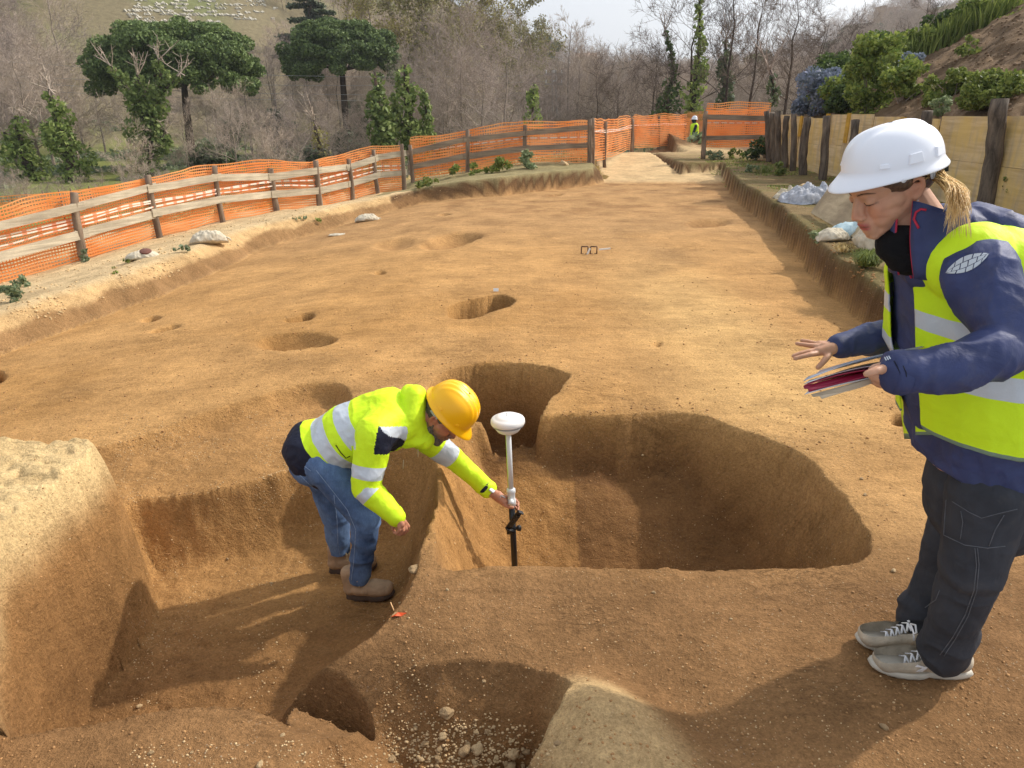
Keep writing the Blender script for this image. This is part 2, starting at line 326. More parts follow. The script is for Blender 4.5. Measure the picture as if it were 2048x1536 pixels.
def Hc(x, y, color=False):
    x = np.asarray(x, float); y = np.asarray(y, float)
    fl = floor_z(x); near = (y < 27)
    # boundary wobble
    wob = .05*fbm(x*1.3, y*1.3, 3, 21)+.018*fbm(x*6, y*6, 3, 22)
    sdt = np.full(x.shape, -50.0); wt = np.full(x.shape, .3)
    m = near & (np.abs(x) < 14)
    s_, w_ = poly_sd(x[m], y[m], TR, TRW); sdt[m] = s_; wt[m] = w_
    sd = sdt + wob + np.where((x > 2.5), .03*fbm(x*2, y*9, 2, 33), 0)
    out = -sd
    T = rbf(x, y)
    T = T + .03*fbm(x*.9, y*.9, 4, 40) + .012*fbm(x*5, y*5, 4, 41)
    # rough crumbly left bank
    T = T + np.where(x < 1, .03*np.abs(fbm(x*3, y*3, 4, 42)), 0)
    t = np.clip(out/wt, 0, 1); prof = 1-(1-t)**1.7
    prof = np.where(x > 2.2, 1-(1-t)**2.4, prof)
    z = np.where(sd > 0, fl, fl+(T-fl)*prof)
    floorm = sd > 0
    # ramp to the far bank (opening of the trench)
    rampm = (y > 18) & floorm
    z = np.where(rampm, fl+sstep(17.5, 25, y)*.45+.02*fbm(x*4, y*4, 3, 6), z)
    z = z + np.where(floorm, .012*fbm(x*1.2, y*1.2, 3, 50)+.006*fbm(x*4+y, y*9, 3, 51), 0)
    # pits
    pitd = np.zeros(x.shape); pitw = np.zeros(x.shape)
    for k, (poly, wv, flf, kw) in enumerate(PITS):
        P = np.array(poly); x0, y0 = P.min(0)-.25; x1, y1 = P.max(0)+.25
        m = (x > x0) & (x < x1) & (y > y0) & (y < y1)
        if not m.any(): continue
        xs, ys = x[m], y[m]
        s_, w_ = poly_sd(xs, ys, poly, wv)
        big = k < 6
        s_ = s_ + (.018*fbm(xs*5, ys*5, 3, 60+k)+.010*fbm(xs*17, ys*17, 3, 70+k) if big else .01*fbm(xs*9, ys*9, 2, 60+k))
        t = np.clip(s_/w_, 0, 1); pr = 1-(1-t)**1.9
        pr = np.where(s_ > 0, pr, 0)
        # slightly rounded lip
        lip = np.clip(1+s_/.05, 0, 1)*np.where(s_ < 0, 1, 0)*.008
        zt = flf(xs, ys)
        cur = z[m]
        nz = cur+(zt-cur)*pr-lip
        nz = np.where(zt > cur, np.minimum(cur, nz), nz)
        z[m] = nz; pitd[m] = np.maximum(pitd[m], np.where(s_ > 0, np.clip(t*1.2, 0, 1), 0)*(1 if big else .8))
        pitw[m] = np.maximum(pitw[m], np.where((s_ > 0) & (t < .98), 1, 0))
    # front platform dips towards the camera
    dip = sstep(2.55, 1.7, y)*sstep(1.0, -.4, x)*.07; z = z - np.where(floorm, dip*(1-pitd), 0)
    z = z - .13*np.exp(-(((x-LP.x)/.22)**2+((y-LP.y)/.13)**2))*(y < 2.6)
    # unexcavated balk at the left front
    m = (x < -1.0) & (x > -4.3) & (y < 3.4)
    balk = np.zeros(x.shape)
    if m.any():
        s_, _ = poly_sd(x[m], y[m], BALK)
        s_ = s_ + .03*fbm(x[m]*3, y[m]*3, 3, 80)+.010*fbm(x[m]*12, y[m]*12, 3, 81)
        pr = 1-(1-np.clip((s_-.015)/.11, 0, 1))**1.6
        top = .30+.03*fbm(x[m]*2.2, y[m]*2.2, 4, 82)+.03*np.abs(fbm(x[m]*7, y[m]*7, 4, 83))-.05*sstep(2.2, 1.2, y[m])+.05*sstep(-1.9, -2.4, x[m])
        top = top-.02*(1-np.abs(fbm(x[m]*5, y[m]*9, 3, 84)))**6-.02*(1-np.abs(fbm(x[m]*14, y[m]*14, 3, 85)))**6*.35
        z[m] = z[m]+(top-z[m])*pr; balk[m] = pr
    # pale mound right of the bottom hollow
    xr=.16+.25*(1.85-y); md = np.exp(-((x-xr)/(.10+.30*np.clip(1.85-y,0,1)))**2)*sstep(1.86,1.5,y); z = z+md*(.13+.02*fbm(x*9, y*9, 3, 96))*(1-.5*pitd)
    # earth roughness inside the pits
    pm = np.clip(pitd+balk*.6, 0, 1)
    z = z + pm*(.010*fbm(x*9, y*9, 3, 90)+.007*fbm(x*25, y*25, 3, 91))*np.where(y < 8, 1, 0)
    z = z + np.where(y < 9, .0035*fbm(x*22, y*22, 3, 92), 0)
    # spoil heaps
    hp = np.zeros(x.shape)
    for c, r, hh in HEAPS:
        d = np.sqrt((x-c.x)**2+((y-c.y)*.8)**2)
        a = np.clip(1-d/r, 0, 1); zz = hh*(a**1.1)*(1+.25*fbm(x*3, y*3, 4, 95)); z = z+zz; hp = np.maximum(hp, np.clip(a*4, 0, 1))
    # bank of spoil held by the plank wall
    s = x-wall_x(y)-.02
    fade = sstep(23.0, 21.6, y)
    hz = 1.42+.56*np.clip(s, 0, 14)+.10*fbm(x*1.1, y*1.1, 4, 100)*np.clip(s, 0, 1)+.14*fbm(x*4, y*4, 4, 101)*np.clip(s*2, 0, 1)
    hm = (s > 0)
    slope2 = np.clip(1.42+.56*np.clip(s, 0, 14)-(y-21.6)*.45, .3, 99)
    hz = np.where(y > 21.6, np.where(s > .5, slope2+.1*fbm(x, y, 3, 102), z), hz)
    z = np.where(hm & (y < 45), np.maximum(z, hz), z)
    # valley beyond, then the hills
    yy = y + np.where(x < 0, -x*.9, 0)
    vb = sstep(24, 40, yy+np.where(x > 6, -10, 0))
    # left of the fence line
    V = -1.9+.15*fbm(x/6, y/6, 3, 110)+hills_h(x, y)
    z = z*(1-vb)+V*vb*(1-hm*sstep(46, 40, y))+np.where(hm, z*vb*sstep(46, 40, y), 0)
    if not color: return z
    # ---------------- earth colours
    n1 = fbm(x*.8, y*.8, 4, 120); n2 = fbm(x*2.5, y*2.5, 4, 121)
    def col(c): return np.array(c)[None, :]
    orange = col(S(190, 147, 94)); pale = col(S(206, 178, 134)); dark = col(S(112, 80, 50)); brown = col(S(142, 102, 60)); red = col(S(178, 134, 80))
    c = np.repeat(orange, x.size, 0)
    def blend(c, k, a): a = np.clip(a, 0, 1)[:, None]; return c*(1-a)+k*a
    # tonal patches of the floor: greyer to the right, deeper orange to the left / near
    c = blend(c, red, .75*sstep(.0, .5, n1+.25*(-x)*.3)*sstep(9, 5, y))
    c = blend(c, col(S(172, 136, 92)), .65*sstep(-.2, .5, n1)*sstep(.3, 2.0, x))
    c = blend(c, col(S(176, 138, 94)), .75*sstep(8, 12, y))
    c = blend(c, col(S(150, 112, 72)), .7*sstep(.0, .45, n2)*sstep(10, 14, y))
    c = blend(c, col(S(212, 174, 116)), .6*sstep(.6, 1.6, x)*sstep(3.0, 4.0, y)*sstep(9, 6, y)*sstep(2.4, 1.8, x))
    # foreground browned: shade of people out of frame put into the soil colour
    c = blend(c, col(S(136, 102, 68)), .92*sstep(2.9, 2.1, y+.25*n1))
    c = blend(c, pale, sstep(18.0, 19.0, y))
    # brown pit fills, plus the pit walls' shade put into the dark tone
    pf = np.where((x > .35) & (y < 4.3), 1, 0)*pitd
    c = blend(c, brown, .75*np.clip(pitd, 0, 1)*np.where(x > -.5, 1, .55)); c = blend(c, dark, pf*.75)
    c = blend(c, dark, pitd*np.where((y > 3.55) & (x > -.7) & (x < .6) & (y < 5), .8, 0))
    # lighter slope on the left of the big pit
    c = blend(c, col(S(186, 140, 86)), .85*sstep(.35, .05, x)*sstep(-.5, -.35, x)*sstep(3.7, 3.4, y)*sstep(2.4, 2.7, y))
    # the cuts and the surface outside the trench
    o = (out > 0)
    wallc = np.where((x[:, None] < 1) & ~((y > 14.3) & (x > -2.4))[:, None], col(S(202, 168, 120)), col(S(108, 82, 55)))  # brown cuts; the far bank's shade is put into their colour
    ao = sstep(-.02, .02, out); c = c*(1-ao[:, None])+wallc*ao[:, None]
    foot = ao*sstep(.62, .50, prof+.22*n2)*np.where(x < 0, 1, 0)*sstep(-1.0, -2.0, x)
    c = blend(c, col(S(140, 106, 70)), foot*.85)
    topm = sstep(.8, 1.0, prof)*ao
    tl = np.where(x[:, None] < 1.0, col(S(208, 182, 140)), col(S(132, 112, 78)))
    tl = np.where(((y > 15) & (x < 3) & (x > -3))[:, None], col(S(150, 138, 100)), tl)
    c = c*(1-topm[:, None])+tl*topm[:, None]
    c = blend(c, col(S(112, 106, 62)), topm*np.where((x > 2) & (y < 26), 1, 0)*sstep(-.15, .35, n2)*.55)
    c = blend(c, pale, topm*sstep(22, 26, y)*.7)
    # balk: pale crust above, orange below
    c = blend(c, col(S(160, 118, 72)), balk*np.where(z < .3, 1, 0)*.8)
    crust = balk*sstep(.02, .22, z+.07*n2+.05*fbm(x*1.5, y*6, 2, 130)+.35*sstep(2.0, 1.5, y)*sstep(-.5, .5, n1+.3))
    c = blend(c, col(S(208, 180, 132)), crust)
    c = blend(c, col(S(200, 170, 124)), .9*sstep(.25, .85, md+.35*n2+.2*n1))
    c = blend(c, dark, hp*.9)
    # spoil bank: brown clods
    sp = np.where(hm & (y < 45), 1, 0)*sstep(0, .3, s)
    c = blend(c, col(S(124, 102, 78)), sp); c = blend(c, col(S(92, 74, 56)), sp*sstep(-.1, .3, n2)*.7); c = blend(c, col(S(100, 112, 50)), sp*sstep(.1, .5, fbm(x*.7, y*.7, 3, 141))*.5)
    # valley grass and wooded slopes
    vg = sstep(.3, .9, vb)*(1-sp)
    grass = col(S(122, 128, 70)); wood = col(S(126, 116, 90))
    rr = np.sqrt(x*x+y*y)
    gc = grass+(wood-grass)*sstep(72, 92, rr+14*n1)[:, None]
    nn = fbm(x/9, y/9, 3, 150)
    gc = gc*(1-(.6*sstep(0, .5, nn)*sstep(100, 130, rr))[:, None])+col(S(110, 126, 72))*(.6*sstep(0, .5, nn)*sstep(100, 130, rr))[:, None]
    c = c*(1-vg[:, None])+gc*vg[:, None]
    # scrubby ground just behind the left fence
    c = blend(c, col(S(120, 112, 78)), sstep(.1, .5, vb)*(1-sstep(.7, 1, vb))*np.where(x < 5, 1, 0))
    return z, c
GRIDS = []
def Hf(x, y):
    """fast lookup on the finished ground sheets"""
    x = np.asarray(x, float); y = np.asarray(y, float); out = np.zeros(np.broadcast(x, y).shape)
    for us_, ys_, Z in GRIDS:
        m = (y >= ys_[0]) & (y <= ys_[-1]); u = np.clip(x/np.maximum(y, .01), us_[0], us_[-1])
        i = np.clip(np.searchsorted(us_, u)-1, 0, len(us_)-2); j = np.clip(np.searchsorted(ys_, y)-1, 0, len(ys_)-2)
        a = (u-us_[i])/(us_[i+1]-us_[i]); b = np.clip((y-ys_[j])/(ys_[j+1]-ys_[j]), 0, 1)
        z = (Z[j, i]*(1-a)+Z[j, i+1]*a)*(1-b)+(Z[j+1, i]*(1-a)+Z[j+1, i+1]*a)*b
        out = np.where(m, z, out)
    return out
def H(x, y): return float(Hf(x, y))
def fan(name, us, ys):
    U, Y = np.meshgrid(us, ys); X = U*Y; x = X.ravel(); y = Y.ravel()
    z = np.empty_like(x); c = np.empty((len(x), 3)); N = 60000
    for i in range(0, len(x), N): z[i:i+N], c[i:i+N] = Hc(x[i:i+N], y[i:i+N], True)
    nu, ny = len(us), len(ys); GRIDS.append((us, ys, z.reshape(ny, nu)))
    a = (np.arange(ny-1)[:, None]*nu+np.arange(nu-1)[None, :]).ravel()
    Fq = np.stack([a, a+1, a+nu+1, a+nu], 1)
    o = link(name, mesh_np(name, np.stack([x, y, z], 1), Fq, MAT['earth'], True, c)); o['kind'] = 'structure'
    return o
us = np.concatenate([np.linspace(-2.4, -.93, 60), np.linspace(-.92, .92, 520), np.linspace(.93, 2.4, 60)])
ys = np.concatenate([np.geomspace(.5, 1.3, 25)[:-1], np.geomspace(1.3, 6.0, 420)[:-1], np.geomspace(6.0, 55, 400)])
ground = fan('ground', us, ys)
hills = fan('hills', np.linspace(-2.2, 2.2, 260), np.concatenate([np.linspace(55.0, 420, 150), np.geomspace(430, 1500, 10)]))
# ---------------------------------------------------------------- geometry builders
class MB:
    def __init__(s): s.v = []; s.f = []; s.mi = []; s.cur = 0
    def quad(s, a, b, c, d):
        n = len(s.v); s.v += [tuple(a), tuple(b), tuple(c), tuple(d)]; s.f.append((n, n+1, n+2, n+3)); s.mi.append(s.cur)
    def tube(s, pts, rad, n=8, cap=True, wob=0.0, flat=None):
        pts = [Vector(p) for p in pts]
        if not hasattr(rad, '__len__'): rad = [rad]*len(pts)
        base = len(s.v); up = Vector((0, 0, 1)); prev = None
        for i, p in enumerate(pts):
            d = (pts[min(i+1, len(pts)-1)]-pts[max(i-1, 0)])
            d = d.normalized() if d.length > 1e-9 else Vector((0, 0, 1))
            if prev is None: a = d.cross(up if abs(d.z) < .95 else Vector((1, 0, 0))).normalized()
            else: a = (prev-d*prev.dot(d)); a = a.normalized() if a.length > 1e-6 else d.orthogonal().normalized()
            prev = a; b = d.cross(a)
            for k in range(n):
                t = 2*pi*k/n; r = rad[i]*(1+(random.uniform(-wob, wob) if wob else 0))
                s.v.append(tuple(p+a*(cos(t)*r)+b*(sin(t)*r*(flat or 1))))
        for i in range(len(pts)-1):
            for k in range(n):
                q = base+i*n+k; q2 = base+i*n+(k+1) % n
                s.f.append((q, q2, q2+n, q+n)); s.mi.append(s.cur)
        if cap:
            s.f.append(tuple(base+k for k in range(n))[::-1]); s.mi.append(s.cur)
            s.f.append(tuple(base+(len(pts)-1)*n+k for k in range(n))); s.mi.append(s.cur)
    def box(s, c, sx, sy, sz, R=None):
        n = len(s.v); c = Vector(c)
        for x in (-1, 1):
            for y in (-1, 1):
                for z in (-1, 1):
                    v = Vector((x*sx/2, y*sy/2, z*sz/2))
                    if R is not None: v = R @ v
                    s.v.append(tuple(c+v))
        for f in ((0, 1, 3, 2), (4, 6, 7, 5), (0, 4, 5, 1), (2, 3, 7, 6), (0, 2, 6, 4), (1, 5, 7, 3)): s.f.append(tuple(n+i for i in f)); s.mi.append(s.cur)
    def beam(s, a, b, wd, th, up=Vector((0, 0, 1)), seg=1, warp=0.0):
        """plank from a to b: wd along up, th across"""
        a = Vector(a); b = Vector(b); d = (b-a).normalized(); side = d.cross(up).normalized(); u = side.cross(d).normalized()
        base = len(s.v)
        for i in range(seg+1):
            p = a.lerp(b, i/seg); o = u*(random.uniform(-warp, warp))+side*random.uniform(-warp, warp)
            for (x, y) in ((-1, -1), (1, -1), (1, 1), (-1, 1)): s.v.append(tuple(p+o+side*(x*th/2)+u*(y*wd/2)))
        for i in range(seg):
            for k in range(4):
                q = base+i*4+k; q2 = base+i*4+(k+1) % 4; s.f.append((q, q2, q2+4, q+4)); s.mi.append(s.cur)
        s.f.append((base, base+3, base+2, base+1)); s.mi.append(s.cur)
        e = base+seg*4; s.f.append((e, e+1, e+2, e+3)); s.mi.append(s.cur)
    def lathe(s, prof, n=32, M=None):
        base = len(s.v)
        for r, z in prof:
            for k in range(n):
                t = 2*pi*k/n; v = Vector((cos(t)*r, sin(t)*r, z)); v = M @ v if M is not None else v
                s.v.append(tuple(v))
        for i in range(len(prof)-1):
            for k in range(n):
                q = base+i*n+k; q2 = base+i*n+(k+1) % n; s.f.append((q, q2, q2+n, q+n)); s.mi.append(s.cur)
        s.f.append(tuple(base+k for k in range(n))[::-1]); s.mi.append(s.cur)
        s.f.append(tuple(base+(len(prof)-1)*n+k for k in range(n))); s.mi.append(s.cur)
    def mesh(s, name, mats, smooth=False, bevel=0, sub=0):
        me = bpy.data.meshes.new(name); me.from_pydata([tuple(v) for v in s.v], [], s.f)
        for m in (mats if isinstance(mats, (list, tuple)) else [mats]): me.materials.append(m)
        me.polygons.foreach_set('material_index', s.mi)
        if smooth: me.polygons.foreach_set('use_smooth', [True]*len(me.polygons))
        me.update()
        if bevel or sub: me = bake(me, bevel, sub)
        return me
def bake(me, bevel=0, sub=0, remesh=0, smooth_it=0, smooth_f=.5):
    o = bpy.data.objects.new('tmp', me); C.objects.link(o)
    if remesh:
        r = o.modifiers.new('r', 'REMESH'); r.mode = 'VOXEL'; r.voxel_size = remesh; r.use_smooth_shade = True
    if smooth_it:
        q = o.modifiers.new('s', 'SMOOTH'); q.iterations = smooth_it; q.factor = smooth_f
    if bevel:
        b = o.modifiers.new('b', 'BEVEL'); b.width = bevel; b.segments = 2; b.limit_method = 'ANGLE'; b.angle_limit = radians(40)
    if sub:
        b = o.modifiers.new('u', 'SUBSURF'); b.levels = sub; b.render_levels = sub
    dg = bpy.context.evaluated_depsgraph_get(); dg.update()
    nm = bpy.data.meshes.new_from_object(o.evaluated_get(dg)); nm.name = me.name
    bpy.data.objects.remove(o); bpy.data.meshes.remove(me)
    return nm
# ---------------------------------------------------------------- materials of the surroundings
def m_wood(name, c1, c2, grain=(3, 3, 40), rough=.85, knots=True):
    m = NT(name); v = m.mapping(grain); f = m.noise(1.2, 6, .6, v, .5); g = m.noise(1.5, 4); ft = m.noise(60, 3)
    c = m.ramp(f, [(.3, c1), (.68, c2)]); c = m.mix(c, m.ramp(g, [(.35, (.72, .70, .68)), (.65, (1.15, 1.15, 1.12))]), .8, 'MULTIPLY')
    c = m.mix(c, m.ramp(ft, [(.3, (.8, .8, .8)), (.7, (1.1, 1.1, 1.1))]), .5, 'MULTIPLY')
    return m.done(c, rough, m.bump(f, .5, .006), spec=.2)
MAT['post'] = m_wood('weathered_bark', S(92, 76, 64), S(158, 138, 118), (14, 14, 2))
MAT['postdark'] = m_wood('dark_bark', S(62, 54, 48), S(132, 118, 104), (12, 12, 2))
MAT['plank'] = m_wood('grey_plank', S(166, 154, 134), S(212, 200, 176), (1.5, 1.5, 26))
MAT['plankbrown'] = m_wood('brown_plank', S(122, 108, 94), S(170, 152, 130), (1.5, 1.5, 26))
def m_form():
    m = NT('formwork_panel'); f = m.noise(1.4, 5, .6, m.mapping((.8, .9, 14)), .4); st = m.noise(1.8, 5, .6); dr = m.noise(1.2, 4, .6, m.mapping((5, 5, .7)))
    c = m.ramp(f, [(.3, S(196, 166, 118)), (.7, S(232, 208, 164))])
    c = m.mix(c, S(226, 192, 108), m.ramp(st, [(.42, 0.0), (.62, .65)])); c = m.mix(c, S(176, 158, 134), m.ramp(dr, [(.5, 0.0), (.72, .75)]))
    return m.done(c, .7, m.bump(f, .25, .004), spec=.25)
MAT['form'] = m_form()
MAT['formedge'] = simple('yellow_edge', S(196, 152, 50), .6, 8)
def m_net():
    m = NT('orange_net'); f = m.noise(1.3, 4); g = m.noise(14, 3)
    c = m.ramp(f, [(.3, S(242, 148, 70)), (.7, S(252, 184, 120))]); c = m.mix(c, S(240, 176, 130), m.ramp(g, [(.6, 0.0), (.8, .5)]))
    m.done(c, .55, spec=.4)
    tr = m.n('ShaderNodeBsdfTranslucent'); m.l(c, tr.inputs[0]); mx = m.n('ShaderNodeMixShader'); mx.inputs[0].default_value = .4
    m.l(m.b.outputs[0], mx.inputs[1]); m.l(tr.outputs[0], mx.inputs[2]); m.l(mx.outputs[0], m.out.inputs[0]); return m.m
MAT['net'] = m_net()
def m_tape():
    m = NT('barrier_tape'); x = m.n('ShaderNodeSeparateXYZ'); m.l(m.tc.outputs['Object'], x.inputs[0])
    w_ = m.math('FRACT', m.math('MULTIPLY', m.math('ADD', x.outputs[0], m.math('MULTIPLY', x.outputs[1], .8)), 4.0))
    c = m.mix(S(236, 222, 206), S(232, 130, 84), m.ramp(w_, [(.66, 0.0), (.72, .8)])); return m.done(c, .5)
MAT['tape'] = m_tape()
def m_leaf(name, c1, c2, tr=.35, rough=.6):
    m = NT(name); at = m.n('ShaderNodeVertexColor', layer_name='Col'); sx = m.n('ShaderNodeSeparateColor'); m.l(at.outputs[0], sx.inputs[0])
    c = m.mix(c1, c2, sx.outputs[0]); oi = m.n('ShaderNodeObjectInfo')
    c = m.mix(c, m.ramp(oi.outputs['Random'], [(0, (.8, .8, .85)), (1, (1.15, 1.12, 1.0))]), 1, 'MULTIPLY')
    m.done(c, rough, spec=.25)
    if tr:
        t = m.n('ShaderNodeBsdfTranslucent'); m.l(c, t.inputs[0]); mx = m.n('ShaderNodeMixShader'); mx.inputs[0].default_value = tr
        m.l(m.b.outputs[0], mx.inputs[1]); m.l(t.outputs[0], mx.inputs[2]); m.l(mx.outputs[0], m.out.inputs[0])
    return m.m
MAT['ivy'] = m_leaf('ivy_leaf', S(92, 114, 56), S(164, 178, 104))
MAT['pine'] = m_leaf('pine_needle', S(74, 96, 54), S(140, 158, 96), .2)
MAT['shrub'] = m_leaf('shrub_leaf', S(84, 108, 48), S(156, 168, 88))
MAT['shrubdark'] = m_leaf('shrub_dark', S(52, 72, 38), S(104, 124, 66))
MAT['blue'] = m_leaf('grey_blue_leaf', S(112, 126, 128), S(160, 168, 190), .25)
MAT['oak'] = m_leaf('evergreen_leaf', S(66, 80, 56), S(116, 128, 92), .2)
MAT['weed'] = m_leaf('weed_leaf', S(84, 104, 44), S(150, 160, 84))
MAT['weedgrey'] = m_leaf('weed_grey_leaf', S(98, 116, 80), S(160, 172, 136))
MAT['dry'] = m_leaf('dry_grass', S(150, 130, 88), S(200, 180, 130))
MAT['bud'] = m_leaf('budding_twig', S(126, 118, 72), S(176, 170, 104), .2)
MAT_D = 1
def m_bark(name, a, b):
    m = NT(name); f = m.noise(5, 4); oi = m.n('ShaderNodeObjectInfo'); c = m.ramp(f, [(.3, a), (.7, b)])
    c = m.mix(c, m.ramp(oi.outputs['Random'], [(0, (.75, .74, .78)), (1, (1.2, 1.16, 1.1))]), 1, 'MULTIPLY'); return m.done(c, .9, spec=.1)
MAT['bark'] = m_bark('grey_bark', S(112, 102, 92), S(168, 156, 142))
MAT['twig'] = m_bark('twig_bark', S(146, 130, 118), S(192, 178, 164))
MAT['twigdark'] = m_bark('dark_twig_bark', S(84, 74, 66), S(128, 112, 100))
MAT['barkdark'] = m_bark('dark_trunk', S(58, 50, 44), S(100, 86, 74))
MAT['wire'] = simple('cable_grey', S(150, 150, 150), .5)
MAT['wall_cream'] = simple('cream_plaster', S(206, 186, 146), .9, 3, .06)
MAT['wall_white'] = simple('white_plaster', S(226, 226, 228), .9, 3, .05)
MAT['roof'] = simple('roof_tile', S(168, 140, 118), .9, 6, .15)
MAT['window'] = simple('window_dark', S(60, 66, 74), .3, 3, .1)
MAT['cloddark'] = simple('brown_clod', S(128, 104, 80), .95, 14, .3, .5, .01)
MAT['clod'] = simple('earth_clod', S(164, 124, 80), .95, 14, .3, .5, .01)
MAT['clodpale'] = simple('sandy_clod', S(200, 170, 124), .95, 14, .25, .5, .01)
MAT['pale'] = simple('white_rubble', S(182, 176, 160), .9, 14, .2)
MAT['stone'] = simple('limestone', S(196, 168, 126), .9, 14, .22, .6, .01)
MAT['stonegrey'] = simple('grey_stone', S(168, 140, 102), .9, 14, .25, .6, .01)
MAT['concrete'] = simple('pole_concrete', S(150, 146, 140), .9)
# ---------------------------------------------------------------- logs, fences
def log_mb(b, t, r, n=9, seg=7, mb=None):
    mb = mb or MB(); b = Vector(b); t = Vector(t); pts = []; rad = []; bend = Vector((random.uniform(-1, 1), random.uniform(-1, 1), 0))*r*.5
    for i in range(seg+1):
        k = i/seg; p = b.lerp(t, k)+bend*sin(k*pi*random.uniform(.8, 1.2))+Vector((random.uniform(-1, 1), random.uniform(-1, 1), 0))*r*.09
        pts.append(p); rad.append(r*(1.08-.16*k)*random.uniform(.93, 1.07))
    mb.tube(pts, rad, n, True, .05); return mb
def net_mesh(line, h0, h1, cell=.045, wob=.05, off=0.0, lift=None, sw=.42, seed=0, tilt=0.0):
    """plastic netting along a ground polyline [(x,y,z)], real strips with open cells"""
    P = [Vector(p) for p in line]; L = [0]
    if P[0].y > 17.2: cell = .062; sw = .36
    for a, b in zip(P, P[1:]): L.append(L[-1]+(b-a).length)
    nx = max(2, int(L[-1]/cell)); nz = max(2, int((h1-h0)/cell)); s = np.linspace(0, L[-1], nx+1)
    X = np.interp(s, L, [p.x for p in P]); Y = np.interp(s, L, [p.y for p in P]); Z = np.interp(s, L, [p.z for p in P])
    dx = np.gradient(X); dy = np.gradient(Y); nn = np.sqrt(dx*dx+dy*dy)+1e-9; NX = dy/nn; NY = -dx/nn
    j = np.linspace(0, 1, nz+1)
    SS, JJ = np.meshgrid(s, j)
    w1 = wob*fbm(SS*1.1, JJ*2.2+seed*3, 3, 200+seed)*1.3; top = .06*fbm(SS*.9, SS*0+seed, 3, 210+seed)
    hh = h0+(h1-h0)*JJ+top*JJ**2+.03*fbm(SS*1.4, JJ*3, 2, 220+seed)
    ax = X[None, :]+NX[None, :]*(off+w1+tilt*JJ); ay = Y[None, :]+NY[None, :]*(off+w1+tilt*JJ); az = Z[None, :]+hh
    V = np.stack([ax, ay, az], -1)
    vs = []; fs = []; base = 0
    # horizontals: strips of width sw*cell
    dz = np.zeros_like(V); dz[..., 2] = cell*sw*.5
    A = V-dz; B = V+dz; n = V.shape[0]*V.shape[1]; idx = np.arange(n).reshape(V.shape[:2])
    vs += [A.reshape(-1, 3), B.reshape(-1, 3)]
    a = idx[:, :-1].ravel(); b = idx[:, 1:].ravel(); fs.append(np.stack([a, b, b+n, a+n], 1)); base = 2*n
    hd = np.zeros_like(V); k = cell*sw*.5; hd[..., 0] = (dx/nn)[None, :]*k*.5; hd[..., 1] = (dy/nn)[None, :]*k*.5
    A = V-hd; B = V+hd; vs += [A.reshape(-1, 3), B.reshape(-1, 3)]
    a = idx[:-1].ravel()+base; b = idx[1:].ravel()+base; fs.append(np.stack([a, a+n, b+n, b], 1))
    return mesh_np('netting', np.concatenate(vs), np.concatenate(fs), MAT['net'])
def tape_mesh(line, h, wd=.032, wob=.04, seed=0, off=-.02):
    P = [Vector(p) for p in line]; L = [0]
    for a, b in zip(P, P[1:]): L.append(L[-1]+(b-a).length)
    s = np.linspace(0, L[-1], max(8, int(L[-1]/.1))); X = np.interp(s, L, [p.x for p in P]); Y = np.interp(s, L, [p.y for p in P]); Z = np.interp(s, L, [p.z for p in P])
    dx = np.gradient(X); dy = np.gradient(Y); nn = np.sqrt(dx*dx+dy*dy)+1e-9
    o = off+.02*fbm(s*2, s*0, 2, 230+seed); hz = h+wob*fbm(s*.8, s*0+3, 3, 231+seed)
    x = X+dy/nn*o; y = Y-dx/nn*o; tw = wd*(.6+.4*np.abs(fbm(s*1.5, s*0, 2, 233+seed)))
    A = np.stack([x, y, Z+hz-tw/2], 1); B = np.stack([x, y, Z+hz+tw/2], 1); n = len(s); a = np.arange(n-1)
    return mesh_np('barrier_tape', np.concatenate([A, B]), np.stack([a, a+1, a+1+n, a+n], 1), MAT['tape'])
def gz(p, dz=0): return Vector((p[0], p[1], H(p[0], p[1])+dz))
# --- left fence
FT1 = [(-262, 500), (-70, 440), (148, 385), (297, 350), (428, 331), (541, 337), (631, 321), (697, 318), (747, 300), (803, 288)]
FT2 = [(820, 290), (935, 260), (1050, 250), (1180, 238)]
def build_fence(name, label, FP, FT, rails, nets, tapes, pr=.055, pm='post', plm='plank', railh=.17, offs=-.05, netoff=.07):
    b = [Vector(p) for p in FP]; t = [atY(q[0], q[1], p.y) for q, p in zip(FT, FP)]
    root = thing(name, label, 'fence', b[len(b)//2], 'site fences')
    for p, q in zip(b, t):
        part('post', log_mb(p-Vector((0, 0, .25)), q, pr*random.uniform(.85, 1.12)).mesh('post', MAT[pm], True), root)
    for (k0, k1) in rails:
        for i in range(len(b)-1):
            d = (b[i+1]-b[i]).normalized(); nrm = Vector((d.y, -d.x, 0)); o = nrm*offs*-1
            j = random.uniform(-.015, .015)
            a = b[i].lerp(t[i], k0+j); c = b[i+1].lerp(t[i+1], k0+random.uniform(-.015, .015))
            ext = d*.10; mb = MB(); mb.beam(a-ext+o+nrm*(.014 if i % 2 else -.012), c+ext+o+nrm*(.014 if i % 2 else -.012), railh*random.uniform(.9, 1.08), .026, seg=6, warp=.004)
            part('rail', mb.mesh('rail', MAT[plm]), root)
    hts = float(np.mean([(q-p).length for p, q in zip(b, t)]))
    for k, (h0, h1, off, tl) in enumerate(nets):
        part('netting', net_mesh(b, h0*hts, h1*hts, off=off+netoff, seed=k+len(name)+len(b), tilt=tl), root)
    for k, h in enumerate(tapes):
        part('barrier_tape', tape_mesh(b, h*hts, seed=k+len(b), off=-.01), root)
    return root
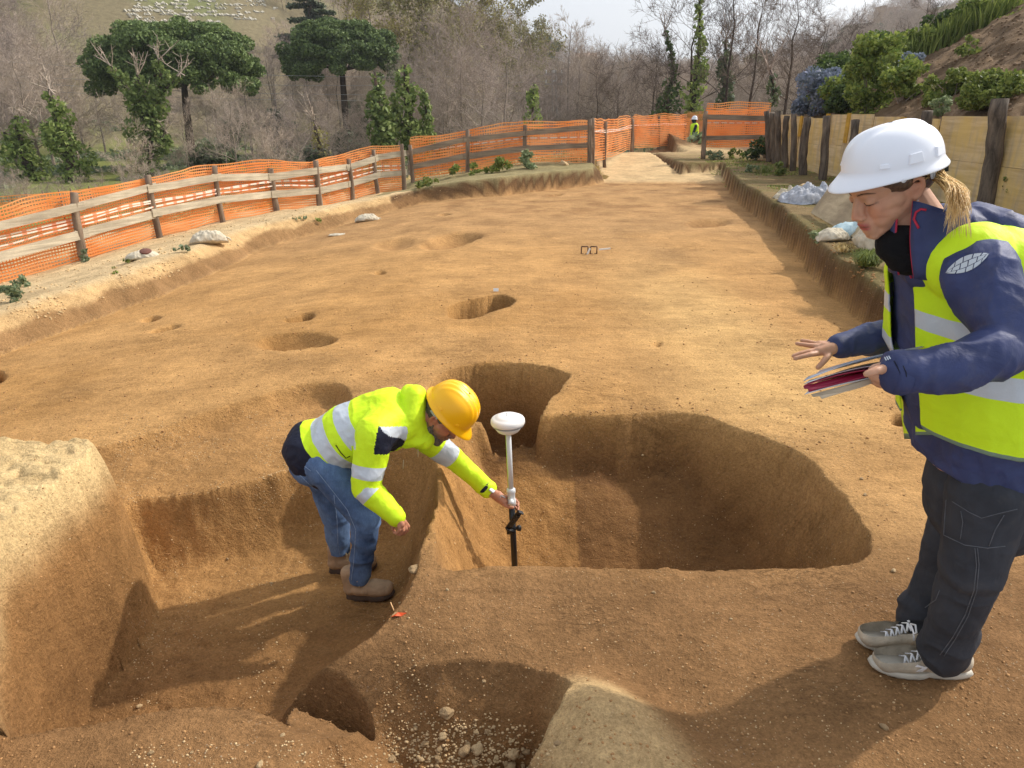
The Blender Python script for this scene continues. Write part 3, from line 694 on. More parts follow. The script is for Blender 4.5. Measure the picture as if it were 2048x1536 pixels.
# the rails sit on the trench side of the posts: side vector of a left-to-right run points to the trench
build_fence('timber_fence', 'long left-hand post and rail fence of pale planks with orange netting on the sandy bank', fp1, FT1,
            [(.80, 1), (.40, 1)], [(.02, 1.0, -.13, -.02), (.0, 1.03, -.20, .03)], [.6, .54, .63], offs=-.02, pr=.058, railh=.125)
build_fence('timber_fence', 'four-post middle fence above the short dark bank, brown rails and tall orange netting', fp2, FT2,
            [(.80, 1), (.40, 1)], [(.0, 1.04, -.10, 0), (.05, .98, -.22, .04)], [.66], plm='plankbrown', offs=-.02, pr=.06, railh=.13)
# second run of netting behind the middle fence
def net_fence(label, pts, tops, nets, tapes, pr=.05, rails=()):
    b = [atY(*p) for p in pts]; FT = tops
    return build_fence('netting_fence', label, b, FT, rails, nets, tapes, pr, plm='plankbrown', netoff=0, railh=.14)
net_fence('crumpled orange netting fence between the last middle post and the spoil heaps', [(1186, 322, 19.2), (1210, 318, 21.0), (1262, 298, 25.0)], [(1186, 236), (1212, 244), (1265, 238)],
          [(0, 1.0, -.03, 0), (.1, 1.03, -.12, .05)], [.75, .7])
net_fence('orange netting fence with a pale board behind the far spoil heap', [(1266, 296, 27.0), (1318, 292, 28.5), (1370, 288, 30.5)], [(1266, 240), (1318, 232), (1371, 228)], [(0, 1.05, -.03, 0), (.1, 1.0, -.12, .05), (0, .9, .1, .0)], [.74, .7])
net_fence('short orange netting fence behind the distant worker', [(1370, 290, 42.0), (1425, 290, 42.5)], [(1370, 232), (1425, 230)], [(0, 1.1, 0, 0), (0, 1.05, -.1, 0)], [])
net_fence('orange netting gate fence with two brown rails beside the log wall end', [(1408, 302, 22.0), (1532, 300, 22.2)], [(1412, 222), (1540, 226)], [(.12, 1.22, -.06, 0), (.1, 1.1, -.14, 0), (.3, 1.0, -.2, 0)], [.72], .06, [(.86, 1), (.34, 1)])
# a low strip of red netting down behind the left fence
root = thing('netting_fence', 'low red netting line with thin stakes beyond the left end of the long fence', 'fence', atY(60, 400, 19), 'site fences')
ln = [atY(-200, 440, 19.0), atY(60, 412, 20.0), atY(200, 396, 21.0), atY(330, 378, 22.0)]
part('netting', net_mesh(ln, -.1, .30, seed=9, cell=.06), root)
for x in (20, 58, 90, 122, 145, 182):
    p = atY(x, 408-(x-60)*.11, 20.2); part('stake', log_mb(p-Vector((0, 0, .5)), p+Vector((0, 0, .3)), .022, 6, 3).mesh('stake', MAT['post'], True), root)
# --- plank retaining wall on the right
root = thing('retaining_wall', 'yellow-brown shuttering panel wall held by dark log posts along the right bank', 'wall', (6.7, 14, .36))
wy = [4.0, 6.2, 8.2, 10.1, 11.6, 13.0, 14.1, 15.3, 16.5, 17.6, 18.8, 20.0, 21.6]
for i in range(len(wy)-1):
    y0, y1 = wy[i], wy[i+1]
    x0, x1 = float(wall_x(y0)), float(wall_x(y1)); off = (.015 if i % 2 else -.02)
    z0 = H(x0-.4, (y0+y1)/2); topz = 1.58+random.uniform(-.05, .05); mid = z0+.66+random.uniform(-.06, .06)
    for (a, b, dx) in ((z0-.15, mid-.004, 0), (mid, topz, random.uniform(-.006, .012))):
        mb = MB(); mb.beam((x0+off+dx-.05, y0+.006, (a+b)/2), (x1+off+dx-.05, y1-.006, (a+b)/2), b-a, .03, seg=4, warp=.002)
        p_ = part('panel', mb.mesh('panel', MAT['form']), root)
    if i in (2, 4, 6, 7, 9):
        mb = MB(); mb.beam((x1-.10, y1-.2, (mid+topz)/2+.02), (x1-.105, y1-.06, (mid+topz)/2+.02), topz-mid, .03); part('batten', mb.mesh('batten', MAT['formedge']), root)
wposts = [(2000, 198, 1972, 428, 9.7, .105), (1857, 222, 1843, 400, 11.3, .085), (1712, 240, 1700, 372, 14.3, .08), (1654, 232, 1643, 384, 15.0, .08), (1616, 234, 1604, 368, 16.2, .085), (1588, 228, 1586, 346, 17.4, .07), (1573, 232, 1572, 338, 18.4, .075),
          (1556, 222, 1560, 325, 19.4, .08), (1545, 226, 1552, 322, 20.0, .08), (1534, 222, 1540, 320, 20.6, .08)]
for tx, ty, bx, by, Y, r in wposts:
    t = atY(tx, ty, Y); b = atY(bx, by, Y); 
    xw = float(wall_x(Y))-.13
    b.x = min(b.x, xw); t.x = min(t.x, xw+.05); b.z = H(b.x, Y)-.1
    part('post', log_mb(b, t, r, 11, 9).mesh('post', MAT['postdark'], True), root)
for Y in (5.0, 7.4):
    part('post', log_mb((float(wall_x(Y))-.16, Y, .2), (float(wall_x(Y))-.12, Y, 1.75), .1, 11, 9).mesh('post', MAT['postdark'], True), root)

# ---------------------------------------------------------------- trees
def tree_arrays(seed, height=9, spread=1.0, levels=4, n1=14, start=.25, up=.5, n2=7, n3=5, n4=4, tr=.14, multi=1, wig=.18, tw=.014):
    R = random.Random(seed); trunk = MB(); tv = []; tf = []
    def seg(a, b, r0, r1):
        d = (b-a); 
        if d.length < 1e-5: return
        d.normalize(); p = d.orthogonal().normalized(); q = d.cross(p); n = len(tv)
        for k in range(3):
            t = 2*pi*k/3; o = p*cos(t)+q*sin(t); tv.append(tuple(a+o*r0)); tv.append(tuple(b+o*r1))
        for k in range(3):
            k2 = (k+1) % 3; tf.append((n+2*k, n+2*k2, n+2*k2+1, n+2*k+1))
    def grow(p, d, L, r, lev):
        nseg = 3 if lev < 3 else 2; pts = [p]; q = p.copy(); dd = d.copy()
        for i in range(nseg):
            dd = (dd+Vector((R.uniform(-1, 1), R.uniform(-1, 1), R.uniform(-.4, 1)*up))*wig).normalized(); q = q+dd*(L/nseg); pts.append(q.copy())
        for i in range(nseg):
            ra = r*(1-i/nseg*.65); rb = r*(1-(i+1)/nseg*.65)
            seg(pts[i], pts[i+1], ra, rb)
        if lev >= levels: return
        n = (n2, n3, n4, 3)[lev-1]
        for k in range(n):
            t = R.uniform(.25, 1); i = min(nseg-1, int(t*nseg)); pp = pts[i].lerp(pts[i+1], t*nseg-i)
            ax = dd.orthogonal().normalized(); ax.rotate(Matrix.Rotation(R.uniform(0, 2*pi), 3, dd)); nd = (dd*R.uniform(.6, 1)+ax*R.uniform(.45, .9)+Vector((0, 0, up*.25))).normalized()
            grow(pp, nd, L*R.uniform(.42, .62), max(r*.45, tw*.6), lev+1)
    for m in range(multi):
        pts = []; a0 = R.uniform(0, 2*pi); lean = Vector((cos(a0), sin(a0), 0))*(0 if multi == 1 else height*.14); p = Vector((cos(a0)*.2, sin(a0)*.2, 0)) if multi > 1 else Vector((0, 0, 0)); rad = []
        hh = height*(1 if m == 0 else R.uniform(.75, 1)); N = 7
        for i in range(N+1):
            k = i/N; pts.append(p+Vector((0, 0, hh*k))+lean*k+Vector((R.uniform(-1, 1), R.uniform(-1, 1), 0))*.12*hh/9*k*2); rad.append(tr*(1-k*.88)*(1 if multi == 1 else .65))
        pts[0].z -= 1.0
        trunk.tube(pts, rad, 6, False)
        nn = n1 if multi == 1 else max(4, int(n1/multi)+1)
        for j in range(nn):
            t = start+(1-start)*(j+R.random())/nn*.98; i = min(N-1, int(t*N)); pp = pts[i].lerp(pts[i+1], t*N-i); az = R.uniform(0, 2*pi)
            el = R.uniform(.25, .9)*up+.25*t; d = Vector((cos(az), sin(az), el+.2)).normalized()
            L = hh*spread*R.uniform(.28, .42)*(1.15-.75*(t-start)/(1-start)*.8)
            grow(pp, d, L, max(tr*.38*(1.1-t), tw), 1)
    return trunk, np.array(tv), np.array(tf)
def tree_meshes(name, seed, bark='bark', twig='twig', leaf=None, nleaf=0, lsize=.1, **kw):
    tk, v, f = tree_arrays(seed, **kw)
    tm = tk.mesh('trunk', MAT[bark], True); mats = [MAT[twig]]
    cm = mesh_np('crown', v, f, mats, True)
    lm = None
    if leaf:
        idx = rng.integers(0, len(v), nleaf); lm = leaf_mesh('buds', v[idx]+rng.normal(0, .12, (nleaf, 3)), lsize, MAT[leaf])
    return tm, cm, lm
def leaf_mesh(name, P, size, mat, up=0.0, aspect=1.6, colv=None):
    n = len(P); q = rng.normal(size=(n, 3)); q[:, 2] += up; q /= np.linalg.norm(q, axis=1)[:, None]
    t = rng.normal(size=(n, 3)); t -= (t*q).sum(1)[:, None]*q; t /= np.linalg.norm(t, axis=1)[:, None]+1e-9; b = np.cross(q, t)
    s = size*rng.uniform(.6, 1.4, n)[:, None]
    V = np.stack([P-t*s*aspect/2, P+b*s*.5, P+t*s*aspect/2, P-b*s*.5], 1).reshape(-1, 3)
    c = np.repeat(rng.random(n) if colv is None else np.clip(colv+rng.normal(0, .12, n), 0, 1), 4)
    return mesh_np(name, V, np.arange(4*n).reshape(-1, 4), mat, False, np.stack([c, c, c], 1))
def clump_pts(centres, radii, per, flat=1.0, shell=.55):
    out = []
    for c, r in zip(centres, radii):
        n = max(3, int(per*r*r)); d = rng.normal(size=(n, 3)); d /= np.linalg.norm(d, axis=1)[:, None]
        rr = r*(shell+(1-shell)*rng.random(n)**.6)[:, None]; p = d*rr; p[:, 2] *= flat; out.append(np.asarray(c)+p)
    return np.concatenate(out)
def place(meshes, name, label, cat, loc, scale=1.0, rot=0, group=None, leafname='foliage'):
    o = thing(name, label, cat, loc, group, rot); o.scale = (scale,)*3 if not hasattr(scale, '__len__') else scale
    for nm, me in zip(('trunk', 'crown', leafname), meshes):
        if me is not None: link(nm, me, o)
    return o
# ---------------------------------------------------------------- woodland
BT = [tree_meshes('t', 11, height=9, spread=1.0, n1=15, tr=.13),
      tree_meshes('t', 12, height=8, spread=1.25, n1=16, start=.15, up=.35, tr=.12),
      tree_meshes('t', 13, height=10, spread=.75, n1=16, up=.9, tr=.13),
      tree_meshes('t', 14, height=5, spread=1.2, multi=4, n1=18, start=.08, up=.8, tr=.07, n2=6),
      tree_meshes('t', 15, height=8, spread=1.2, multi=2, n1=16, start=.2, up=.5, tr=.13)]
BUD = [tree_meshes('t', 21, height=11, spread=.85, n1=18, up=.9, tr=.14, leaf='bud', nleaf=9000, lsize=.10, twig='twig'),
       tree_meshes('t', 22, height=10, spread=.9, n1=16, up=.8, multi=2, tr=.14, leaf='bud', nleaf=8000, lsize=.10)]
def zg(x, y): return H(x, y)
def at_px(px, Y):
    a, b, c = ray(px, 300); x = a/b*Y; return Vector((x, Y, zg(x, Y)))
def fit(px, Y, ytop, h0):
    """scale so that a tree of height h0 reaches pixel row ytop"""
    p = at_px(px, Y); t = atY(px, ytop, Y); return p, max(.15, (t.z-p.z)/h0)
HT = [9, 8, 10, 5, 8]
for kk in (0, 1, 2, 4):
    a_, b_, c_ = BT[kk]; b2 = b_.copy(); b2.materials.clear(); b2.materials.append(MAT['twigdark']); a2 = a_.copy(); a2.materials.clear(); a2.materials.append(MAT['barkdark']); BT.append((a2, b2, c_))
DK = {0: 5, 1: 6, 2: 7, 4: 8, 3: 3}
# named bare trees seen against the wood and the sky: px, Y, top y, variant, label
NB = [(1135, 62, 15, 2, 'tall slender pale-barked bare tree right of the utility pole, V-forked against the sky'),
      (1010, 33, 70, 1, 'small wide bare tree with white twisting twigs just behind the middle fence'),
      (1215, 42, 120, 4, 'thin broken bare tree rising behind the crumpled netting fence'),
      (1372, 46, -60, 0, 'big bare tree with ivy sleeve left of the distant worker'),
      (1300, 60, 60, 1, 'spreading bare tree against the sky left of the big ivy-sleeved tree'),
      (1440, 40, -90, 2, 'tall bare tree standing behind the gate netting, topmost twigs out of frame'),
      (1490, 38, -70, 2, 'slim dark-stemmed bare tree right behind the gate fence rails'),
      (1560, 36, -40, 0, 'leaning bare tree with long drooping arm over the log wall end'),
      (1603, 42, 0, 4, 'twin-stemmed bare tree above the grey-blue bush'),
      (1660, 60, 60, 1, 'low rounded bare tree between the gate fence and the spoil bank'),
      (600, 40, 180, 1, 'bare tree with arching twigs behind the sixth post of the long fence'),
      (470, 38, 165, 0, 'bare tree with upright twigs behind the fifth post of the long fence'),
      (250, 34, 250, 3, 'thin many-stemmed bare shrub left of the ivy-covered forked trunk'),
      (545, 36, 230, 3, 'many-stemmed bare shrub growing behind the netting'),
      (900, 45, 105, 4, 'dense brown bare tree left of the wide white-twigged tree'),
      (130, 52, 90, 0, 'bare tree crowning above the left ivy columns'),
      (30, 50, 90, 2, 'bare tree at the left edge of the photograph'),
      (1680, 42, 110, 3, 'dead twiggy shrub standing over the grey-blue bushes'),
      (1803, 30, -30, 2, 'lone thin bare tree on the crest of the spoil bank')]
for i, (px, Y, yt, v, lb) in enumerate(NB):
    p, s = fit(px, Y, yt, HT[v]*1.12)
    place(BT[DK[v] if px > 1180 else v], 'bare_tree', lb, 'tree', p, s, i*1.7, 'bare trees')
for i, (px, Y, yt, v, lb) in enumerate([(760, 74, -40, 0, 'yellow-green budding tree left of the tallest budding crown'), (850, 70, -60, 1, 'tallest yellow-green budding tree on the skyline'), (935, 72, -50, 0, 'budding tree whose crown meets the sky at the top centre'), (1000, 76, 20, 1, 'rightmost yellow-green budding tree in front of the sky'), (1060, 85, 75, 0, 'small budding tree sloping down to the far houses')]):
    p, s = fit(px, Y, yt, 11 if v == 0 else 10); place(BUD[v], 'budding_tree', lb, 'tree', p, s, i*2.1, 'budding trees', 'buds')
# understorey of bare trees and thickets one can tell apart
k = 0; g = 'bare trees of the valley thicket'
for Y, n, lo, hi in ((46, 16, -60, 1000), (56, 20, -80, 1250), (68, 22, -80, 1300), (60, 10, 1130, 1640), (85, 14, 1050, 1660)):
    for j in range(n):
        px = lo+(hi-lo)*(j+random.random())/n; v = random.choice([0, 1, 1, 3, 4, 3] if Y < 60 else [0, 1, 1, 4]); yy = Y+random.uniform(-4, 4)
        if Y < 62 and (190 < px < 540 or 570 < px < 800): continue
        p = at_px(px, yy); s = random.uniform(.75, 1.15)*(1.0 if px < 1050 else .8)
        if v == 3: s *= 1.2
        place(BT[v], 'bare_tree', 'leafless grey-brown tree of the thicket in the valley', 'tree', p, s, random.uniform(0, 6), g)
 # lower bare trees under the umbrella pines
for j in range(18):
    px = 330+500*(j+random.random())/18; p = at_px(px, random.uniform(43, 50)); place(BT[random.choice([0, 1, 4, 3])], 'bare_tree', 'leafless grey-brown tree of the thicket in the valley', 'tree', p, random.uniform(.34, .55), random.uniform(0, 6), g)
# low scrub right behind the fences
for j in range(46):
    px = -60+1260*(j+random.random())/46; Y = random.uniform(24, 36)
    if px > 800: Y = random.uniform(27, 36)
    p = at_px(px, Y); place(BT[3], 'bare_shrub', 'leafless many-stemmed shrub in the scrub behind the fences', 'shrub', p, random.uniform(.14, .30)*(1 if px < 850 else 1.2), random.uniform(0, 6), 'bare shrubs behind the fences')
# the wooded slopes: one mass, instanced from the tree meshes
def scatter(name, label, src, pts, smin, smax):
    me = bpy.data.meshes.new(name); me.from_pydata([tuple(p) for p in pts], [], []); o = link(name, me); tag(o, label, 'woodland', None, 'stuff')
    g = bpy.data.node_groups.new(name, 'GeometryNodeTree'); g.interface.new_socket('Geometry', in_out='INPUT', socket_type='NodeSocketGeometry'); g.interface.new_socket('Geometry', in_out='OUTPUT', socket_type='NodeSocketGeometry')
    gi = g.nodes.new('NodeGroupInput'); go = g.nodes.new('NodeGroupOutput'); last = None; jn = g.nodes.new('GeometryNodeJoinGeometry')
    rr = g.nodes.new('FunctionNodeRandomValue'); rr.data_type = 'FLOAT_VECTOR'; rr.inputs[0].default_value = (0, 0, 0); rr.inputs[1].default_value = (0, 0, 6.28)
    rs = g.nodes.new('FunctionNodeRandomValue'); rs.data_type = 'FLOAT'; rs.inputs[2].default_value = smin; rs.inputs[3].default_value = smax
    for sm in src:
        oi = g.nodes.new('GeometryNodeObjectInfo'); oi.inputs[0].default_value = sm; ip = g.nodes.new('GeometryNodeInstanceOnPoints')
        g.links.new(gi.outputs[0], ip.inputs['Points']); g.links.new(oi.outputs['Geometry'], ip.inputs['Instance']); g.links.new(rr.outputs[0], ip.inputs['Rotation']); g.links.new(rs.outputs[1], ip.inputs['Scale']); g.links.new(ip.outputs[0], jn.inputs[0])
    g.links.new(jn.outputs[0], go.inputs[0]); m = o.modifiers.new('gn', 'NODES'); m.node_group = g
    return o
def wood_pts(n, pxr, rr, seed, dens=None):
    r_ = np.random.default_rng(seed); px = r_.uniform(*pxr, n*3); y = rr[0]+(rr[1]-rr[0])*r_.random(n*3)**1.2; x = (px-1024)/F*y/1.03
    z = Hf(x, y)[0] if False else Hf(x, y)
    keep = np.ones(len(x), bool)
    if dens is not None: keep = dens(px, y, x)
    return np.stack([x, y, z-.3], 1)[keep][:n]
srcs = {}
def src_of(m):
    for o in C.objects:
        if o.type == 'MESH' and o.data == m: return o
clear = lambda px, y, x: (fbm(x/14, y/14, 2, 77) > -.28) & ~((px > 200) & (px < 590) & (y > 84) & (y < 170))
for i, (v, n) in enumerate(((0, 150), (1, 190), (4, 150))):
    scatter('hillside_wood', 'leafless grey-brown wood covering the hillsides', [src_of(BT[v][0]), src_of(BT[v][1])], wood_pts(n, (-350, 1900), (80, 200), 31+i, clear), .7, 1.15)
scatter('hillside_wood', 'leafless grey-brown wood on the far slopes', [src_of(BT[1][1])], wood_pts(260, (950, 1900), (160, 370), 41), .8, 1.3)
for j in range(16):
    p = at_px(random.uniform(230, 580), random.uniform(88, 165)); place(BT[3], 'bare_shrub', 'leafless shrub on the open terraced slope above the large umbrella pine', 'shrub', p, random.uniform(.4, .9), random.uniform(0, 6), 'bare shrubs on the terraced slope')
# evergreen trees
def evergreen(label, px, Y, ytop, wpx, mat='oak', trunk=True, sz=.28, name='evergreen_tree', group='evergreen trees on the slope', flat=.8, n=None, hfac=1.0):
    p = at_px(px, Y); t = atY(px, ytop, Y); h = max(1.5, t.z-p.z); wd = wpx/F*Y
    cs = []; rs = []; R = random.Random(int(px*7+Y))
    for i in range(n or 16):
        a = R.uniform(0, 6.28); q = R.random(); zz = h*(.28+.62*q); rr = wd*.5*sqrt(max(.05, 1-((zz/h-.5)/.55)**2))*.75*R.random()**.5
        cs.append((cos(a)*rr, sin(a)*rr, zz)); rs.append(wd*R.uniform(.16, .26))
    P = clump_pts(cs, rs, 170/(sz*sz*14)/(wd*.21)**2*(wd*.21)**2*1.0 if False else 26/(sz*sz), flat)
    root = thing(name, label, 'tree', p, group)
    link('crown', leaf_mesh('crown', P, sz, MAT[mat], .5), root)
    mb = MB(); mb.tube([(0, 0, -.8), (wd*.03, 0, h*.4), (0, wd*.02, h*.75)], [wd*.045+.05, wd*.035+.04, .04], 7)
    link('trunk', mb.mesh('trunk', MAT['barkdark'], True), root); return root
EV = [(40, 150, -20, 190, 'dark evergreen oak mass at the top left corner'), (110, 140, 20, 130, 'dark evergreen oak right of the top left corner mass'), (-80, 130, 0, 200, 'dark evergreen beyond the left frame edge'),
      (650, 120, 60, 80, 'dark round evergreen left of the second umbrella pine'), (855, 85, 80, 70, 'dark evergreen below the budding trees'), (1095, 190, 60, 40, 'small dark evergreen on the skyline above the far houses'), (1235, 260, 120, 30, 'small bluish evergreen near the white far house'),
      (1510, 200, 100, 60, 'round dark tree on the far ridge behind the tall bare trees'), (1700, 240, 72, 90, 'dark evergreen below the ruined tower'), (1650, 230, 92, 80, 'dark evergreen left of the ruined tower'), (1758, 250, 60, 60, 'dark evergreen right under the ruined tower'),
      (330, 150, -10, 60, 'small evergreen on the stone terraces'), (490, 140, -20, 70, 'small evergreen right of the stone terraces'), (1440, 220, 122, 50, 'distant dark tree low on the ridge'), (700, 60, 265, 70, 'dark shrubby evergreen behind the seventh post'), (890, 46, 300, 80, 'low dark evergreen under the dense brown bare tree'),
      (560, 70, 215, 70, 'dark evergreen between the two umbrella pines'), (905, 72, 170, 70, 'dark evergreen low under the tallest budding tree'), (730, 75, 190, 60, 'dark evergreen behind the pair of ivy columns'), (470, 74, 240, 60, 'small dark evergreen right of the large umbrella pine trunk'), (960, 60, 250, 70, 'dark evergreen behind the small white-twigged tree'), (1040, 80, 215, 60, 'dark evergreen left of the thin ivy-wrapped trunk'),
      (420, 46, 325, 90, 'low dark green bush behind the fourth fence post'), (640, 44, 300, 60, 'low green bush behind the seventh fence post')]
for px, Y, yt, wd, lb in EV: evergreen(lb, px, Y, yt, wd, 'oak', sz=.28 if Y < 100 else .5, flat=.8)
# ivy-covered trunks: list of limbs (px,py) with radius px
def ivy(label, Y, limbs, mat='ivy', sz=.16, dens=420, name='ivy_covered_tree', bare=True):
    b0 = limbs[0][0]; p = atY(b0[0], b0[1], Y); root = thing(name, label, 'tree', p, 'ivy-covered trees')
    cs = []; rs = []; mb = MB(); R = random.Random(int(b0[0]))
    for L in limbs:
        pts = [atY(x, y, Y) for x, y, r in L]; rr = [r*1.02/F*Y for x, y, r in L]
        mb.tube(pts, [max(.04, r*.22) for r in rr], 6)
        for i in range(len(L)-1):
            n = max(2, int((pts[i+1]-pts[i]).length/(rr[i]*.45)))
            for k in range(n):
                t = k/n; r = rr[i]*(1-t)+rr[i+1]*t; q = pts[i].lerp(pts[i+1], t); a = R.uniform(0, 6.28)
                cs.append(tuple(q+Vector((cos(a), sin(a), R.uniform(-.5, .5)))*r*.4)); rs.append(r*R.uniform(.6, 1.0))
    part('foliage', leaf_mesh('foliage', clump_pts(cs, rs, dens, 1.0, .5), sz, MAT[mat], .4), root)
    part('trunk', mb.mesh('trunk', MAT['barkdark'], True), root)
    if bare:
        tv = MB()
        for L in limbs:
            q = atY(L[-1][0], L[-1][1], Y)
            for k in range(5):
                d = Vector((R.uniform(-1, 1), R.uniform(-.6, .6), R.uniform(.4, 1.6))); e = q+d*R.uniform(.6, 1.3); tv.tube([q-d*.3, q.lerp(e, .5)+Vector((R.uniform(-.1, .1), 0, 0)), e], [.035, .025, .01], 4, False)
                for m_ in range(3):
                    s0 = q.lerp(e, R.uniform(.3, .9)); tv.tube([s0, s0+Vector((R.uniform(-1, 1), R.uniform(-1, 1), R.uniform(0, 1)))*.5], [.02, .008], 3, False)
        part('twigs', tv.mesh('twigs', MAT['twig'], True), root)
    return root
ivy('ivy-smothered trunk forking into a wide V in front of the large umbrella pine', 44, [[(300, 350, 28), (298, 290, 34), (290, 240, 34), (285, 205, 26)], [(280, 215, 24), (255, 180, 16), (235, 150, 12), (222, 132, 7)], [(300, 260, 20), (318, 200, 18), (322, 150, 14), (318, 118, 9)], [(285, 215, 24), (282, 175, 18), (275, 150, 12)], [(318, 190, 14), (345, 165, 8), (360, 145, 5)], [(320, 290, 20), (330, 262, 14)]])
ivy('ivy column with a pointed top, second from the left edge', 42, [[(150, 375, 40), (140, 320, 42), (122, 260, 32), (108, 220, 20), (98, 178, 9)], [(110, 280, 18), (80, 245, 9)]])
ivy('leftmost ivy column leaning to the left edge', 43, [[(70, 375, 42), (52, 320, 38), (38, 270, 22), (30, 232, 10)], [(40, 300, 20), (8, 265, 12)]])
ivy('dark green ivy column, left one of the pair behind the middle fence', 38, [[(765, 305, 30), (760, 240, 27), (752, 180, 18), (750, 145, 9)]], 'ivy', .17, 420, bare=False)
ivy('dark green ivy column, taller right one of the pair behind the middle fence', 39, [[(822, 300, 42), (818, 230, 34), (812, 170, 22), (810, 130, 12)], [(850, 290, 18), (852, 230, 12), (850, 180, 7)]], 'ivy', .17, 420, bare=False)
ivy('thin ivy-wrapped trunk right of the small white-twigged tree', 44, [[(1065, 262, 16), (1066, 200, 12), (1068, 165, 7)]], 'ivy', .16, 420, bare=False)
ivy('ivy sleeve on the forked tree left of the distant worker', 46, [[(1330, 232, 28), (1335, 190, 22), (1345, 155, 10)], [(1348, 150, 9), (1340, 95, 6), (1330, 60, 4)]], 'shrubdark', .16, 300)
ivy('tall ivy-wrapped trunk directly above the distant worker', 45, [[(1385, 225, 24), (1390, 170, 20), (1398, 100, 13), (1400, 30, 8), (1398, -20, 5)]], 'ivy', .17, 260)
ivy('ivy-wrapped trunk behind the gate netting', 44, [[(1448, 212, 16), (1450, 150, 15), (1452, 80, 9)]], 'oak', .17, 300)
ivy('dark ivy clump beside the first planks of the log wall', 30, [[(1548, 205, 13), (1545, 165, 10), (1540, 140, 6)]], 'oak', .12, 500)
# umbrella pines
def stone_pine(label, Y, cx, cy, w_, h_, trunk, seed):
    root = thing('umbrella_pine', label, 'tree', atY(trunk[0][0], trunk[0][1], Y), 'umbrella pines'); R = random.Random(seed)
    c = atY(cx, cy, Y); W = w_/F*Y/2; Hh = h_/F*Y; cs = []; rs = []
    for i in range(260):
        a = R.uniform(0, 6.28); q = R.random()**.5; x = cos(a)*q; y = sin(a)*q
        z = Hh*(.62*sqrt(max(0, 1-q*q*.9))-.25)+R.uniform(-.42, .08)*Hh; cs.append((c.x+x*W, c.y+y*W*.8, c.z+z)); rs.append(W*R.uniform(.10, .17))
    for i in range(110):
        a = R.uniform(0, 6.28); q = .62*R.random()**.5; cs.append((c.x+cos(a)*q*W, c.y+sin(a)*q*W*.8, c.z+Hh*(.36-.18*q*q)+R.uniform(-.3, .04)*Hh)); rs.append(W*R.uniform(.09, .15))
    part('crown', leaf_mesh('crown', clump_pts(cs, rs, 900, .72, .55), .12, MAT['pine'], .8), root)
    mb = MB(); pts = [atY(x, y, Y) for x, y in trunk]; pts[0].z -= 1.2
    mb.tube(pts, np.linspace(.34, .2, len(pts)), 8)
    for k in range(9):
        a = k*.7; e = Vector((c.x+cos(a)*W*.7, c.y+sin(a)*W*.5, c.z)); q = pts[-1]; mb.tube([q, q.lerp(e, .5)+Vector((0, 0, -.1*Hh)), e], [.12, .08, .04], 5)
    part('trunk', mb.mesh('trunk', MAT['barkdark'], True), root)
stone_pine('large umbrella pine with a wide dark green crown at the upper left', 52, 352, 118, 290, 135, [(392, 335), (380, 280), (372, 215), (368, 165)], 1)
stone_pine('second umbrella pine, smaller crown left of the budding trees', 60, 682, 100, 205, 105, [(700, 290), (690, 220), (684, 140)], 2)
stone_pine('distant umbrella pine on the ridge behind the bare trees', 150, 1512, 118, 40, 16, [(1512, 170), (1510, 145), (1511, 128)], 3)
# cedar at the top
root = thing('cedar_tree', 'dark cedar with layered drooping branches at the top behind the umbrella pines', 'tree', atY(622, 120, 95)); R = random.Random(5); P = []; mb = MB()
b = atY(618, 130, 95); t = atY(622, -50, 95); mb.tube([b, t], [.4, .1], 7)
for k in range(26):
    q = k/26; s0 = b.lerp(t, .12+.85*q); a = R.uniform(0, 6.28); L = 4.6*(1-q*.75)*R.uniform(.7, 1.1); e = s0+Vector((cos(a)*L, sin(a)*L, -.1*L)); mb.tube([s0, e], [.1, .03], 4)
    for j in range(12): P.append(np.array(s0.lerp(e, .2+.8*j/12))+rng.normal(0, .30, (70, 3))*np.array([1, 1, .3]))
part('crown', leaf_mesh('crown', np.concatenate(P), .26, MAT['oak'], 1.5), root); part('trunk', mb.mesh('trunk', MAT['barkdark'], True), root)
# yellowish shrub by the fence
ivy('yellow-green shrub behind the seventh fence post', 40, [[(640, 300, 22), (632, 262, 16), (628, 240, 9)]], 'bud', .1, 300, 'shrub')
# stone terraces on the far slope
root = thing('stone_terrace', 'rows of white rubble terraces on the slope above the large umbrella pine', 'wall', at_px(400, 150))
tt_ = np.geomspace(80, 260, 1200)
for j, py0 in enumerate((3, 10, 17, 24, 31, 38, 45)):
    mb = MB()
    for px in np.arange(250+R.randint(-10, 30), 555+R.randint(-30, 10), 1.5):
        if fbm(np.array(px*.05), np.array(j*3.3), 2, 90) < -.12 or random.random() < .42: continue
        py = py0+(px-400)*.012+random.uniform(-1.6, 1.6); a_, b_, c_ = ray(px, py); k_ = np.nonzero(CH+c_*tt_ <= Hf(a_*tt_, b_*tt_))[0]
        if len(k_) == 0: continue
        t_ = tt_[k_[0]]; s_ = random.uniform(.10, .32); mb.box((a_*t_, b_*t_, CH+c_*t_+.1), s_*1.5, s_, s_*.8, Euler((random.random(), random.random(), random.random())).to_matrix())
    if mb.f: part('rubble_row', mb.mesh('rubble_row', MAT['pale']), root)['kind'] = 'stuff'
